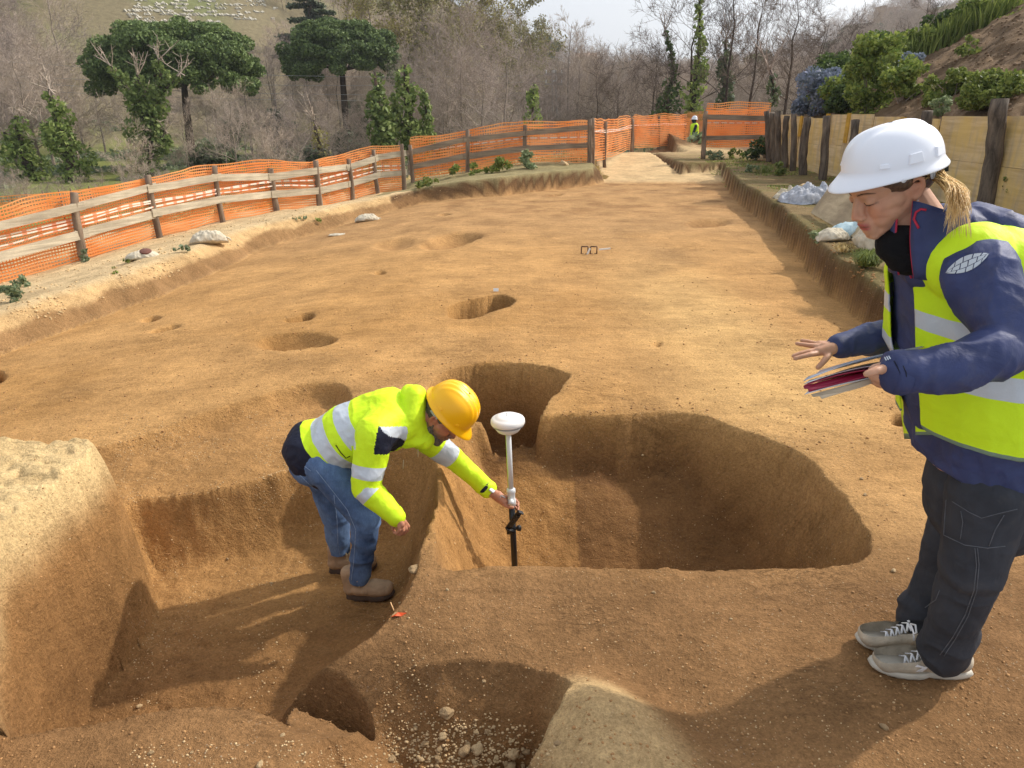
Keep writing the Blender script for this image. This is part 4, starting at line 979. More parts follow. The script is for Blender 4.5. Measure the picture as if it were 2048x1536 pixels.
# utility pole and cables
root = thing('utility_pole', 'distant lattice utility pole with crossarms left of the forked bare tree', 'pole', at_px(1112, 60)); p = at_px(1112, 60); t = atY(1108, 140, 60)
mb = MB()
for sx in (-.22, .22): mb.tube([(p.x+sx, p.y, p.z-1), (t.x+sx*.6, t.y, t.z)], .07, 6)
for k in range(9):
    z = p.z+(t.z-p.z)*k/9; mb.tube([(p.x-.2, p.y, z), (p.x+.2, p.y, z+.5)], .03, 4)
part('mast', mb.mesh('mast', MAT['concrete'], True), root)
for z in (t.z-.3, t.z-1.0):
    mb = MB(); mb.box((t.x, t.y, z), 1.4, .1, .12); part('crossarm', mb.mesh('crossarm', MAT['concrete']), root)
    for sx in (-.6, 0, .6):
        mb = MB(); mb.tube([(t.x+sx, t.y, z+.06), (t.x+sx, t.y, z+.3)], [.06, .04], 6); part('insulator', mb.mesh('insulator', MAT['wall_white'], True), root)
for i, (y0, y1, lb) in enumerate(((118, 152, 'topmost'), (150, 168, 'second'), (160, 190, 'third'), (176, 200, 'lowest'))):
    a = atY(-300, y0-20, 50); b = atY(1105, y1-6 if i else 150, 60); mb = MB(); pts = []
    for k in range(41): q = k/40; v = a.lerp(b, q); v.z -= 4*q*(1-q)*.7; pts.append(v)
    mb.tube(pts, .013, 4, False); o = link('overhead_cable', mb.mesh('overhead_cable', MAT['wire'], True)); tag(o, lb+' of the four thin overhead cables crossing the wood from the left', 'cable', 'overhead cables')
# far houses
def house(label, px, py, Y, wpx, hpx, mat, flat=False):
    p = atY(px, py, Y); W = wpx/F*Y; Hh = hpx/F*Y; root = thing('house', label, 'house', p, 'far houses'); D_ = W*.7
    mb = MB(); mb.box((p.x, p.y+D_/2, p.z+Hh/2-1), W, D_, Hh+2); part('wall', mb.mesh('wall', MAT[mat]), root)
    mb = MB(); e = .3
    if flat: mb.box((p.x, p.y+D_/2, p.z+Hh+.15), W+.6, D_+.6, .3)
    else:
        n = len(mb.v); z0 = p.z+Hh; mb.v += [(p.x-W/2-e, p.y-e, z0), (p.x+W/2+e, p.y-e, z0), (p.x+W/2+e, p.y+D_+e, z0), (p.x-W/2-e, p.y+D_+e, z0), (p.x-W/2-e, p.y+D_/2, z0+Hh*.35), (p.x+W/2+e, p.y+D_/2, z0+Hh*.35)]
        mb.f += [(0, 1, 5, 4), (2, 3, 4, 5), (0, 4, 3), (1, 2, 5), (0, 3, 2, 1)]; mb.mi += [0]*5
    part('roof', mb.mesh('roof', MAT['roof']), root)
    for k in range(3):
        mb = MB(); mb.box((p.x-W*.3+W*.3*k, p.y-.03, p.z+Hh*.55), W*.12, .1, Hh*.28); part('window', mb.mesh('window', MAT['window']), root)
    return root
house('cream far house with a sunlit gable left of the white far house', 1172, 140, 230, 36, 22, 'wall_cream')
house('long white flat-roofed far house right of the cream one', 1212, 150, 250, 46, 14, 'wall_white', True)
house('tiny pale far house below the white one', 1133, 160, 240, 12, 6, 'wall_white', True)
# ruined tower on the ridge
root = thing('ruined_tower', 'square ruined stone tower on the ridge at the upper right', 'tower', atY(1765, 65, 280)); p = atY(1765, 62, 280); mb = MB(); s_ = 28/F*280
mb.box((p.x, p.y, p.z+.5), s_, s_, s_*1.1+6); mb.box((p.x-s_*.32, p.y, p.z+s_*.55+4.1), s_*.3, s_, 1.2); mb.box((p.x+s_*.3, p.y, p.z+s_*.55+3.9), s_*.36, s_, .8)
part('wall', mb.mesh('wall', MAT['stonegrey']), root)
for dx in (-.2, .2):
    mb = MB(); mb.box((p.x+s_*dx, p.y-s_/2-.02, p.z+s_*.2), s_*.12, .2, s_*.2); part('window', mb.mesh('window', MAT['window']), root)
# hazy mountain
n = 120; pxs = np.linspace(1300, 3000, n); Yf = 900
prof = np.interp(pxs, [1300, 1500, 1650, 1720, 1800, 1850, 1900, 2000, 2200, 3000], [230, 190, 130, 100, 62, 34, 8, -40, -90, -60])
rows = []; N_ = 24
for j in range(N_):
    q = j/(N_-1)
    for i in range(n):
        t = atY(pxs[i], prof[i], Yf+250); b_z = -6.0; x = (pxs[i]-1024)/F*(Yf-250+500*q)/1.05
        rows.append((t.x*(.75+.25*q), (Yf-250)+500*q, b_z+(t.z-b_z)*q**1.1+10*float(fbm(np.array(i*.11), np.array(j*.3), 3, 8))*q*(1-q)*3))
a = (np.arange(N_-1)[:, None]*n+np.arange(n-1)[None, :]).ravel()
mm = simple('mountain_scrub', S(104, 110, 92), .95, .02, .3, .2, 1)
o = link('mountain', mesh_np('mountain', np.array(rows), np.stack([a, a+1, a+n+1, a+n], 1), mm)); o['kind'] = 'structure'
# ---------------------------------------------------------------- shrubs, weeds
def hit(px, py):
    t = np.geomspace(1.2, 60, 3000); a, b, c = ray(px, py); z = CH+c*t; g = Hf(a*t, b*t); k = np.nonzero(z <= g)[0]
    if len(k) == 0: return None
    k = k[0]; return Vector((a*t[k], b*t[k], g[k]))
def bush(label, px, py, Y, wpx, hpx, mat, sz=.05, n=9, name='shrub', group='shrubs and weeds of the spoil bank', dens=None, flat=.8, stems=True, cat='shrub', z=None):
    if group.startswith('shrubs and weeds of the spoil') and px < 2000 and Y < 30:
        py = min(py, 229); q = hit(px, py)
        if q is not None and q.x > float(wall_x(q.y))+.1: Y = q.y
        p = atY(px, py, Y); p.x = max(p.x, float(wall_x(Y))+.35)
    else: p = atY(px, py, Y)
    p.z = H(p.x, p.y) if z is None else z
    W = wpx/F*Y/2; Hh = hpx/F*Y; R = random.Random(int(px*3+py)); cs = []; rs = []
    for i in range(n):
        a = R.uniform(0, 6.28); q = R.random()**.6; zz = Hh*R.uniform(.12, .85); k = sqrt(max(.12, 1-(zz/Hh)**2*.8))
        cs.append((cos(a)*q*W*.75*k, sin(a)*q*W*.75*k, zz)); rs.append(min(W, Hh)*R.uniform(.22, .42))
    ar = sum(4*pi*r*r for r in rs); per = min(26000, ar*.9/(sz*sz))/max(1e-6, sum(r*r for r in rs))
    root = thing(name, label, cat, p, group)
    link('foliage', leaf_mesh('foliage', clump_pts(cs, rs, per, flat, .35), sz, MAT[mat], .3), root)
    if stems:
        mb = MB()
        for c in cs[:8]: mb.tube([(c[0]*.1, c[1]*.1, -.05), (c[0]*.6, c[1]*.6, c[2]*.5), c], [max(.004, sz*.12)]*3, 4, False)
        link('stems', mb.mesh('stems', MAT['twig'], True), root)
    return root
BU = [('tallest bright green shrub with yellow flower tips in the middle of the spoil bank row', 1735, 222, 17, 100, 118, 'shrub', .055, 20),
      ('bright green shrub right of the tallest one, beside the bare soil', 1800, 205, 16, 84, 84, 'shrub', .055, 14),
      ('mid green shrub leaning left of the tallest one', 1682, 224, 18, 84, 76, 'shrub', .055, 14),
      ('dark green shrub high behind the tallest bright one', 1765, 140, 21, 84, 60, 'shrubdark', .06, 12),
      ('upper dark green shrub at the crest above the big bright shrub', 1690, 190, 20, 120, 60, 'shrubdark', .06, 16),
      ('grey-blue flowering bush along the bank above the middle planks', 1655, 225, 16.5, 130, 62, 'blue', .055, 22),
      ('low silver-blue bush touching the plank tops', 1628, 236, 14.8, 76, 34, 'blue', .045, 12),
      ('bright green bush at the far end of the plank wall', 1572, 232, 18.5, 60, 42, 'shrub', .06, 12),
      ('small grey-blue bush nearest the gate fence corner', 1552, 222, 20.5, 40, 45, 'blue', .07, 8),
      ('blue-grey flowering bush behind the low silver one', 1600, 215, 19, 80, 55, 'blue', .06, 12),
      ('dark leafy bush between the grey-blue bush and the bright shrub', 1690, 240, 13.5, 80, 46, 'shrubdark', .05, 14),
      ('low shrub at the foot of the reeds, left of three', 1830, 120, 19, 70, 46, 'shrub', .06, 12),
      ('low shrub at the foot of the reeds, middle of three', 1885, 85, 19, 70, 46, 'shrubdark', .06, 12),
      ('low shrub at the foot of the reeds, right of three', 1940, 55, 19, 70, 40, 'shrub', .06, 12),
      ('leafy patch of green on the upper slope at the right edge', 2005, 100, 11.5, 110, 50, 'shrub', .05, 16),
      ('sprawling green plants in the middle of the slope', 1910, 190, 11.5, 120, 40, 'weed', .045, 16),
      ('dense grassy clump above the nearest log post', 1990, 215, 9.6, 130, 55, 'weed', .035, 20),
      ('low green plants above the planks behind the white helmet', 1865, 215, 11.5, 70, 28, 'weed', .04, 10),
      ('small pale-leaved plant hanging over the plank wall beside the short log', 1885, 245, 10.2, 46, 28, 'weedgrey', .03, 8),
      ('bluish weed patch on the slope right of the big shrub', 1825, 150, 15, 60, 34, 'blue', .05, 8),
      ('small green weed on the bare soil high on the slope', 1940, 110, 13.5, 46, 30, 'weed', .05, 7)]
for lb, px, py, Y, wd, hh, mt, sz, n in BU: bush(lb, px, py, Y, wd*1.2, hh*1.15, mt, sz, int(n*1.3))
g2 = 'weeds along the banks'
WD = [('dark weed at the foot of the first full fence post', 170, 524, 10.4, 40, 26, 'weedgrey', .03, 6), ('large dark green weed at the left edge of the bank', 25, 604, None, 62, 34, 'weedgrey', .03, 9), ('weed above the large one at the left edge', 42, 575, None, 50, 22, 'weedgrey', .03, 7),
      ('small sprawling weed right of the opened sack', 365, 505, None, 44, 14, 'weedgrey', .03, 5), ('tiny weed below the first sack', 255, 528, None, 22, 12, 'weed', .025, 4), ('tiny weed on the bank lip left of the first sack', 232, 548, None, 20, 16, 'weed', .025, 4),
      ('low weed beside the white scrap of cloth', 600, 440, None, 36, 10, 'weedgrey', .03, 5), ('thin weed right of the third post', 640, 445, None, 30, 10, 'weed', .03, 4), ('bright green weed clump below the middle rail', 995, 345, 15.6, 70, 26, 'weed', .05, 9),
      ('grey-green bushy weed at the foot of the third middle post', 1050, 338, 15.8, 48, 34, 'weedgrey', .045, 9), ('low trailing weed on the dark bank corner', 855, 376, 13.6, 70, 18, 'weed', .04, 9), ('low green weed strip below the second middle post', 930, 350, 15.2, 90, 20, 'weed', .045, 10),
      ('shrubby weed leaning on the wall end logs', 1520, 322, 17.5, 60, 50, 'shrubdark', .06, 12), ('low weed at the foot of the gate post', 1425, 318, 19, 60, 20, 'weedgrey', .05, 8), ('low weed right of the gate post', 1470, 318, 18.5, 60, 18, 'weed', .05, 7),
      ('spiky green weed on the terrace by the third log', 1555, 352, 14.5, 40, 26, 'weed', .04, 7), ('green weed at the foot of the log cluster', 1505, 345, 15, 34, 16, 'weedgrey', .04, 5),
      ('weed with tall stems against the planks behind the ponytail', 2018, 420, 8.2, 50, 60, 'shrub', .035, 9), ('small weed on the trench lip below the pale blue sack', 1632, 488, None, 40, 26, 'weedgrey', .025, 7), ('pale weed near the gate end of the terrace', 1790, 540, 5.6, 60, 26, 'weedgrey', .02, 7),
      ('little weed sprouting at the plank foot behind the helmet', 1905, 395, 9.4, 30, 50, 'weed', .03, 6)]
for lb, px, py, Y, wd, hh, mt, sz, n in WD:
    q = hit(px, py)
    if q is not None: Y = q.y
    bush(lb, px, py, Y, wd, hh, mt, sz, n, 'weed', g2, stems=False, cat='weed')
# grass tuft on the trench lip
def tuft(label, p, n, L, mat='weed', spread=.1):
    root = thing('grass_tuft', label, 'grass', p, 'grass tufts'); V = []; 
    for i in range(n):
        a = random.uniform(0, 6.28); q = random.random()*spread; b = np.array([cos(a)*q, sin(a)*q, -.01]); d = np.array([cos(a+random.uniform(-.6, .6)), sin(a), 0])*random.uniform(.3, 1)*L; u = L*random.uniform(.4, 1)
        m = b+d*.4+np.array([0, 0, u*.8]); e = b+d+np.array([0, 0, u*.55]); s = np.array([-sin(a), cos(a), 0])*.0035
        V += [b-s, b+s, m+s, m-s, m-s, m+s, e+s*.2, e-s*.2]
    V = np.array(V); c = np.repeat(rng.random(len(V)//8), 8); link('blades', mesh_np('blades', V, np.arange(len(V)).reshape(-1, 4), MAT[mat], False, np.stack([c]*3, 1)), root)
def reeds(label, px, py, Y, W_, Hh, n):
    q = hit(px, min(py, 228)); p = q if q is not None else atY(px, py, Y); p.z = H(p.x, p.y)
    root = thing('reed_clump', label, 'reeds', p, 'reeds on the spoil bank crest'); V = []
    for i in range(n):
        a = random.uniform(0, 6.28); r = random.random()**.5*W_; bx, by = cos(a)*r, sin(a)*r*.7; bz = H(p.x+bx, p.y+by)-p.z; d = np.array([random.gauss(0, .16), random.gauss(0, .16), 0])*Hh; u = Hh*random.uniform(.4, 1)
        b = np.array([bx, by, bz-.05]); m_ = b+d*.4+np.array([0, 0, u*.6]); e = b+d+np.array([0, 0, u]); th = random.uniform(0, 3.14); s = np.array([cos(th), sin(th), 0])*.014
        V += [b-s, b+s, m_+s, m_-s, m_-s, m_+s, e+s*.2, e-s*.2]
    V = np.array(V); c = np.repeat(rng.random(len(V)//8), 8); link('blades', mesh_np('blades', V, np.arange(len(V)).reshape(-1, 4), MAT['shrub' if n % 2 else 'weed'], False, np.stack([c]*3, 1)), root)
for i, (px, py, lb) in enumerate([(1800, 105, 'first clump of tall reeds on the bank crest above the big shrubs'), (1850, 75, 'second clump of tall reeds higher on the bank crest'), (1895, 45, 'third clump of tall reeds near the frame top'), (1940, 20, 'topmost clump of reeds at the frame top')]): reeds(lb, px, py, 19, 1.1, .75, 700)
tuft('bright grass tuft hanging over the trench lip left of the woman', G(1735, 528, .37), 420, .17)
tuft('small dry grass tuft on the lip left of the bright one', G(1690, 500, .37), 160, .09, 'dry')
tuft('grass tuft at the foot of the spotted lip weed', G(1650, 470, .37), 130, .09)
tuft('wispy grass on the terrace beside the stacked logs', G(1530, 345, .36), 160, .25, 'weed', .3)
# ground cover on slopes
def cover(name, label, px, py, zoff, size, mat):
    z = Hf(px, py); P = np.stack([px, py, z+size*.3], 1)
    o = link(name, leaf_mesh(name, P, size, MAT[mat], .8)); tag(o, label, 'ground cover', None, 'stuff')
r_ = np.random.default_rng(3)
x = r_.uniform(3.4, 7.2, 30000); y = r_.uniform(5, 23, 30000); k = (fbm(x*1.2, y*1.2, 3, 300) > .12) & (x < wall_x(y)-.1) & (x > 3.2+.12*y*.9); cover('moss_patches', 'sparse moss and clover on the right terrace', x[k], y[k], 0, .02, 'weed')
x = r_.uniform(7, 17, 60000); y = r_.uniform(7, 24, 60000); k = (fbm(x*.7, y*.7, 3, 141) > .2) & (x > wall_x(y)+.2); cover('slope_weeds', 'scattered small weeds on the brown spoil bank', x[k], y[k], 0, .06, 'weed')
x = r_.uniform(-14, 2.4, 26000); y = r_.uniform(8, 40, 26000); k = (y > 19.5-x*.2) & (fbm(x*.4, y*.4, 3, 305) > -.1); cover('scrub_undergrowth', 'dry brambly undergrowth on the drop behind the left fences', x[k], y[k], 0, .12, 'dry')
x = r_.uniform(-50, 34, 90000); y = r_.uniform(30, 80, 90000); k = (fbm(x*.2, y*.2, 3, 306) > .02) & (np.abs(x) < y*.85); cover('valley_scrub', 'brambles and low scrub on the valley floor', x[k], y[k], 0, .24, 'weedgrey')
# ---------------------------------------------------------------- stones
STM = []
for k in range(6):
    bm = bmesh.new(); bmesh.ops.create_icosphere(bm, subdivisions=3, radius=1)
    for v in bm.verts:
        c = v.co*1.1; n = float(fbm(np.array(c.x+k*7), np.array(c.y), 3, 400+k, np.array(c.z))); n2 = float(vnoise(np.array(c.x*2+k*7), np.array(c.y*2), np.array(c.z*2), 500+k))
        v.co *= 1+.45*n+.14*round(n2*2)/2
    me = bpy.data.meshes.new('stone'); bm.to_mesh(me); bm.free(); me.materials.append(MAT['stone' if k % 2 == 0 else 'stonegrey']); me.polygons.foreach_set('use_smooth', [k % 3 == 0]*len(me.polygons)); STM.append(me)
def stone(label, px, py, wpx, k=0, z=None, group='loose stones on the floor', sc=(1, .75, .6), zoff=0):
    p = None
    for zz in (np.arange(.5, -1.2, -.004) if z is None else [z]):   # march the sight line to the ground
        q = G(px, py, zz)
        if H(q.x, q.y) >= zz-.002: p = q; break
    if p is None: p = G(px, py, -.4)
    r = wpx/2/F*(p.y/ray(px, py)[1])
    o = link('stone', STM[k % 6]); o.location = (p.x, p.y, H(p.x, p.y)+r*.25+zoff); o.scale = (r*sc[0], r*sc[1], r*sc[2]); o.rotation_euler = (random.uniform(-.3, .3), random.uniform(-.3, .3), random.uniform(0, 6)); tag(o, label, 'stone', group); return o
ST = [(832, 1142, 30, 'pale jagged stone on the rim beside the big pit corner', 1), (1128, 330, 20, 'pale boulder on the dark bank near the last middle post', 0), (1787, 1143, 12, 'flat pale stone left of the woman near the big pit edge', 2), (1768, 1455, 17, 'pale stone on the brown ground below the woman\'s shoes', 3),
      (800, 1207, 8, 'tiny pale stone beside the orange flag', 4), (565, 1471, 12, 'rounded pale stone at the mouth of the small round hole', 0), (279, 1413, 11, 'pale stone at the foot of the balk', 2), (302, 1507, 12, 'pale stone at the bottom left of the floor', 3), (895, 1180, 7, 'small stone on the platform in front of the big pit', 2),
      (968, 1364, 11, 'largest pale pebble on the dark back slope of the hollow', 1), (1462, 1240, 7, 'small stone on the platform at the right', 4), (1308, 1185, 8, 'small stone right of the surveying pole foot', 5), (785, 1425, 8, 'small white stone on the ridge between the holes', 4), (383, 1505, 8, 'small stone left of the ridge', 1), (455, 1120, 7, 'small stone on the floor in the surveyor\'s pit', 3), (543, 1167, 7, 'small stone near the back wall of the surveyor\'s pit', 2),
      (1730, 990, 9, 'pale stone on the floor right of the big pit', 3), (1723, 958, 9, 'second pale stone on the floor right of the big pit', 1), (520, 1530, 16, 'flat stone at the bottom frame edge', 2), (1285, 915, 6, 'tiny stone inside the big pit', 4)]
for px, py, wd, lb, k in ST: stone(lb, px, py, wd, k)
gh = 'pale rubble stones in the bottom hollow'
for i in range(34):
    px = random.gauss(935, 75); py = random.gauss(1500, 30)
    if (px-930)/150*.9 > 1.0-(py-1430)/420: pass
    stone('pale angular rubble stone in the hollow at the bottom edge', px, py, random.choice([9, 10, 12, 14, 18, 26]), i, group=gh, sc=(1, .85, .7))
def gravel(label, n, pxr, pyr, s0, s1, zs=None, foc=None, mat='stone', above=None):
    px = rng.uniform(*pxr, n); py = rng.uniform(*pyr, n)
    u = (px-1024)/F; v = (768-py)/F; a = u; b = cos(PITCH)+v*sin(PITCH); c = -sin(PITCH)+v*cos(PITCH)
    z = np.zeros(n) if zs is None else np.full(n, zs)
    if zs is not None and zs > 1:
        ok = np.zeros(n, bool); T_ = np.zeros(n)
        for tt in np.geomspace(5, 40, 260):
            h_ = (~ok) & (CH+c*tt <= Hf(a*tt, b*tt)) & (a*tt > wall_x(b*tt)+.1); T_[h_] = tt; ok |= h_
        px, py, a, b, c, T_ = px[ok], py[ok], a[ok], b[ok], c[ok], T_[ok]; x = a*T_; y = b*T_
    else:
        for i in range(25): t = (z-CH)/c; z = .6*z+.4*Hf(a*t, b*t)
        t = (z-CH)/c; x = a*t; y = b*t
    nz = fbm(x*4, y*4, 3, 610) if foc is None else foc(px, py)
    k = nz > .05
    if above is not None: k &= Hf(x, y) > floor_z(x)+above
    x, y = x[k], y[k]; z = Hf(x, y); m = len(x)
    bm = bmesh.new(); bmesh.ops.create_icosphere(bm, subdivisions=1, radius=1); bv = np.array([v_.co[:] for v_ in bm.verts]); bf = np.array([[q.index for q in f_.verts] for f_ in bm.faces]); bm.free()
    s = rng.uniform(s0, s1, m)*rng.random(m)**.6+s0*.5; jit = rng.uniform(.7, 1.3, (m, len(bv), 1))
    V = bv[None]*jit*s[:, None, None]*np.array([1, .9, .65])+np.stack([x, y, z+s*.2], 1)[:, None, :]
    Fc = bf[None]+(np.arange(m)*len(bv))[:, None, None]
    o = link('gravel', mesh_np('gravel', V.reshape(-1, 3), Fc.reshape(-1, 3), MAT[mat], False)); tag(o, label, 'gravel', None, 'stuff')
gravel('fine pale gravel lying in the bottom hollow', 3000, (720, 1150), (1340, 1560), .0022, .006, -.4, lambda a, b: .62*rng.random(len(a))-((a-930)/130)**2*.25-((b-1500)/60)**2*.35)
gravel('scattered grit on the floor of the near pits', 1500, (260, 860), (1120, 1536), .0015, .0045, -.45)
gravel('pale grit on the shelf left of the surveyor', 1500, (230, 640), (820, 1000), .002, .004, -.2)
gravel('scattered grit on the trench floor and platform', 3200, (780, 2040), (1130, 1536), .0012, .0032, 0, lambda a, b: rng.random(len(a))-.55)
gravel('grit scattered over the middle of the trench floor', 3500, (0, 2040), (560, 1120), .002, .004, 0, lambda a, b: rng.random(len(a))-.6)
gravel('crumbled clods on the left bank', 5200, (0, 900), (370, 640), .006, .02, 0, None, 'clodpale', .14)
gravel('crumbs of earth on the near trench floor', 5200, (0, 2040), (900, 1536), .0015, .006, -.2, lambda a, b: rng.random(len(a))-.45, 'clod')
gravel('crumbs of earth on the middle trench floor', 4200, (0, 1900), (420, 900), .003, .009, 0, lambda a, b: rng.random(len(a))-.45, 'clod')
gravel('dark clods along the right terrace edge', 1500, (1440, 1880), (330, 600), .006, .02, .3, lambda a, b: rng.random(len(a))-.4, 'clod', .2)
gravel('broken clods and small stones on the spoil bank', 2200, (1600, 2048), (0, 225), .012, .04, 2.0, lambda a, b: rng.random(len(a))-.4, 'cloddark')
# ---------------------------------------------------------------- sacks and cloth
def m_cloth(name, c1, c2, sc=14, rough=.85, weave=400, b=.5):
    m = NT(name); f = m.noise(sc, 5, .6); wv = m.noise(weave, 2); c = m.ramp(f, [(.3, c1), (.7, c2)]); h = m.math('ADD', m.math('MULTIPLY', m.noise(sc*.8, 5, .55, None, .6), 1.0), m.math('MULTIPLY', wv, .08))
    return m.done(c, rough, m.bump(h, b, .02), spec=.2)
MAT['sack'] = m_cloth('woven_sack', S(168, 156, 134), S(216, 206, 184)); MAT['sackblue'] = m_cloth('pale_blue_sack', S(150, 178, 186), S(200, 218, 222)); MAT['tarp'] = m_cloth('grey_sheet', S(134, 138, 146), S(190, 192, 198)); MAT['rust'] = simple('red_brown_inside', S(110, 70, 58), .9)
def sack(label, p, L, W, Hh, rot, mat='sack', seed=0, mouth=False, name='sandbag', group='filled sacks'):
    n, m = 64, 40; V = []
    for i in range(n):
        for j in range(m):
            s = -1+2*i/(n-1); t = 2*pi*j/m; prof = (1-abs(s)**2.6)**.5; end = .22*(1-prof)
            y = cos(t)*(prof*.5+.02)*W; z = (sin(t)*.5+.5)*Hh*(prof+.04)
            z *= 1-.25*abs(cos(t))**4
            x = s*L/2
            f = .13*fbm(np.array(s*2+seed), np.array(cos(t)*1.3), 3, 700+seed, np.array(sin(t)*1.3))+.16*abs(float(fbm(np.array(s*5), np.array(cos(t)*4), 2, 720+seed, np.array(sin(t)*4+seed))))
            pk = .04*sin(t*9)*max(0, abs(s)-.72)*3
            k = 1+float(f)*1.2+pk
            V.append((x*(1+.05*sin(3*t)), y*k, max(0, z*k)))
    V = np.array(V); a = []
    for i in range(n-1):
        for j in range(m): a.append((i*m+j, i*m+(j+1) % m, (i+1)*m+(j+1) % m, (i+1)*m+j))
    me = mesh_np(name, V, np.array(a), MAT[mat], True)
    if mouth or True:
        root = thing(name, label, 'sandbag', p, group, rot); link('bag', me, root)
        mb = MB(); 
        if mouth: mb.lathe([(0.001, 0), (.3*W, .005), (.34*W, .02), (.3*W, .03)], 20, Matrix.Translation((L*.1, -W*.12, Hh*.86)) @ Matrix.Rotation(.3, 4, 'X')); link('opening', mb.mesh('opening', MAT['rust'], True), root)
        else:
            for k in range(3): mb.tube([(L*.47, -.02+.02*k, Hh*.45), (L*.53, -.03+.03*k, Hh*.4), (L*.58, -.05+.05*k, Hh*.22)], [.012, .018, .012], 6, True, 0, .4)
            link('tied_end', mb.mesh('tied_end', MAT[mat], True), root)
        return root
def gp(px, py, z): q = Gf(px, py, z) if px < 1000 else G(px, py, z); q.z = H(q.x, q.y)-.01; return q
sack('torn pale sack with a dark red-brown opening on the left bank, nearest of the three', gp(286, 515, .34), .42, .22, .11, .45, 'sack', 1, True)
sack('plump white knotted sack on the left bank between the second and third posts', gp(418, 482, .34), .50, .25, .17, .4, 'sack', 2)
sack('small white sack on the left bank below the seventh post', gp(732, 403, .34), .44, .24, .12, .5, 'sack', 3)
sack('pale blue sack lying at the trench lip below the leaning board', gp(1712, 472, .36), .62, .32, .16, .15, 'sackblue', 4)
sack('white sack end left of the pale blue sack', gp(1665, 476, .36), .36, .28, .12, .3, 'sack', 5)
sack('beige sack beside the woman\'s chin on the terrace', gp(1750, 502, .36), .42, .36, .27, 1.2, 'sack', 6)
sack('pale blue sack behind the woman\'s back at the right edge', atY(2045, 520, 4.9), .6, .3, .22, .2, 'sackblue', 7)
def crumple(label, p, W, D_, Hh, mat, seed, name='cloth_sheet', cat='sheet'):
    n = 70; u, v = np.meshgrid(np.linspace(-1, 1, n), np.linspace(-1, 1, n)); r = np.sqrt(u*u+v*v)
    rim = 1+.25*fbm(u*1.5+seed, v*1.5, 2, 800); x = u*W/2*rim; y = v*D_/2*rim; hgt = np.clip(1-r**2, 0, 1)**.6
    z = Hh*hgt*(.55+.9*np.abs(fbm(u*2.2+seed, v*2.2, 4, 810)))+.012+.25*Hh*np.abs(fbm(u*5, v*5+seed, 3, 820))*np.clip(1.3-r, 0, 1)
    msk = r < 1.15; idx = np.arange(n*n).reshape(n, n); a = np.stack([idx[:-1, :-1], idx[:-1, 1:], idx[1:, 1:], idx[1:, :-1]], -1).reshape(-1, 4); ok = msk.ravel()[a].all(1)
    o = link(name, mesh_np(name, np.stack([x.ravel(), y.ravel(), z.ravel()], 1), a[ok], MAT[mat], True)); o.location = p
    so_ = o.modifiers.new('s', 'SOLIDIFY'); so_.thickness = .004; return tag(o, label, cat, 'cloth sheets')
crumple('crumpled grey-white sheet heaped on the terrace left of the leaning board', gp(1620, 402, .36), .95, .8, .26, 'tarp', 1)
crumple('small bunched pale cloth at the left end of the grey sheet', gp(1578, 396, .36), .5, .4, .16, 'sack', 2)
crumple('flat white scrap of cloth lying on the left bank', gp(675, 426, .34), .34, .2, .02, 'sack', 3)
stone('brown flat stone behind the grey sheet on the terrace', 1583, 372, 26, 3, .36, 'terrace stones')
stone('beige lump of stone behind the grey sheet heap', 1604, 378, 22, 2, .36, 'terrace stones')
# leaning board
bl = G(1623, 427, .38); br = G(1735, 492, .38); tl = atY(1688, 337, bl.y+.45); tr_ = br+(tl-bl); tr_.y -= .1
MAT['board'] = m_wood('dirty_plywood', S(150, 134, 108), S(190, 172, 142), (2, 2, 9))
bm = bmesh.new(); nrm = (br-bl).cross(tl-bl).normalized()*.018
vs = [bm.verts.new(q+o_) for o_ in (Vector((0, 0, 0)), nrm) for q in (bl, br, tr_, tl)]
for f in ((0, 1, 2, 3), (7, 6, 5, 4), (0, 4, 5, 1), (1, 5, 6, 2), (2, 6, 7, 3), (3, 7, 4, 0)): bm.faces.new([vs[i] for i in f])
me = bpy.data.meshes.new('panel'); bm.to_mesh(me); bm.free(); me.materials.append(MAT['board'])
root = thing('plywood_board', 'dirty plywood board propped at a slant on the terrace behind the woman\'s face', 'board', bl); part('panel', me, root)
mb = MB(); q = tl.lerp(tr_, .4); mb.beam(q-Vector((0, 0, .02)), Vector((q.x+.35, q.y+.1, H(q.x+.35, q.y+.1))), .07, .04); part('prop', mb.mesh('prop', MAT['plankbrown']), root)
# small marker on the floor
root = thing('scale_marker', 'small rusty double-bracket marker with a white arrow on the trench floor', 'marker', gp(1178, 508, 0)); o_ = root.location
MAT['rusty'] = simple('rusty_metal', S(96, 64, 42), .7); MAT['whitep'] = simple('white_paint', S(235, 235, 232), .5, 5, .03)
for dx in (-.055, .055):
    mb = MB(); W_ = .04
    for a, b in (((dx-W_, 0, 0), (dx-W_, 0, .1)), ((dx+W_, 0, 0), (dx+W_, 0, .1)), ((dx-W_, 0, .1), (dx+W_, 0, .1)), ((dx-W_, 0, .01), (dx-W_*.3, 0, .01)), ((dx+W_*.3, 0, .01), (dx+W_, 0, .01))): mb.tube([o_+Vector(a), o_+Vector(b)], .008, 6)
    part('bracket', mb.mesh('bracket', MAT['rusty'], True), root)
mb = MB(); mb.box(o_+Vector((-.01, -.02, .04)), .02, .01, .09, Matrix.Rotation(.4, 3, 'Y')); mb.box(o_+Vector((.19, .0, .07)), .14, .01, .016, Matrix.Rotation(-.1, 3, 'Y')); part('arrow', mb.mesh('arrow', MAT['whitep']), root)
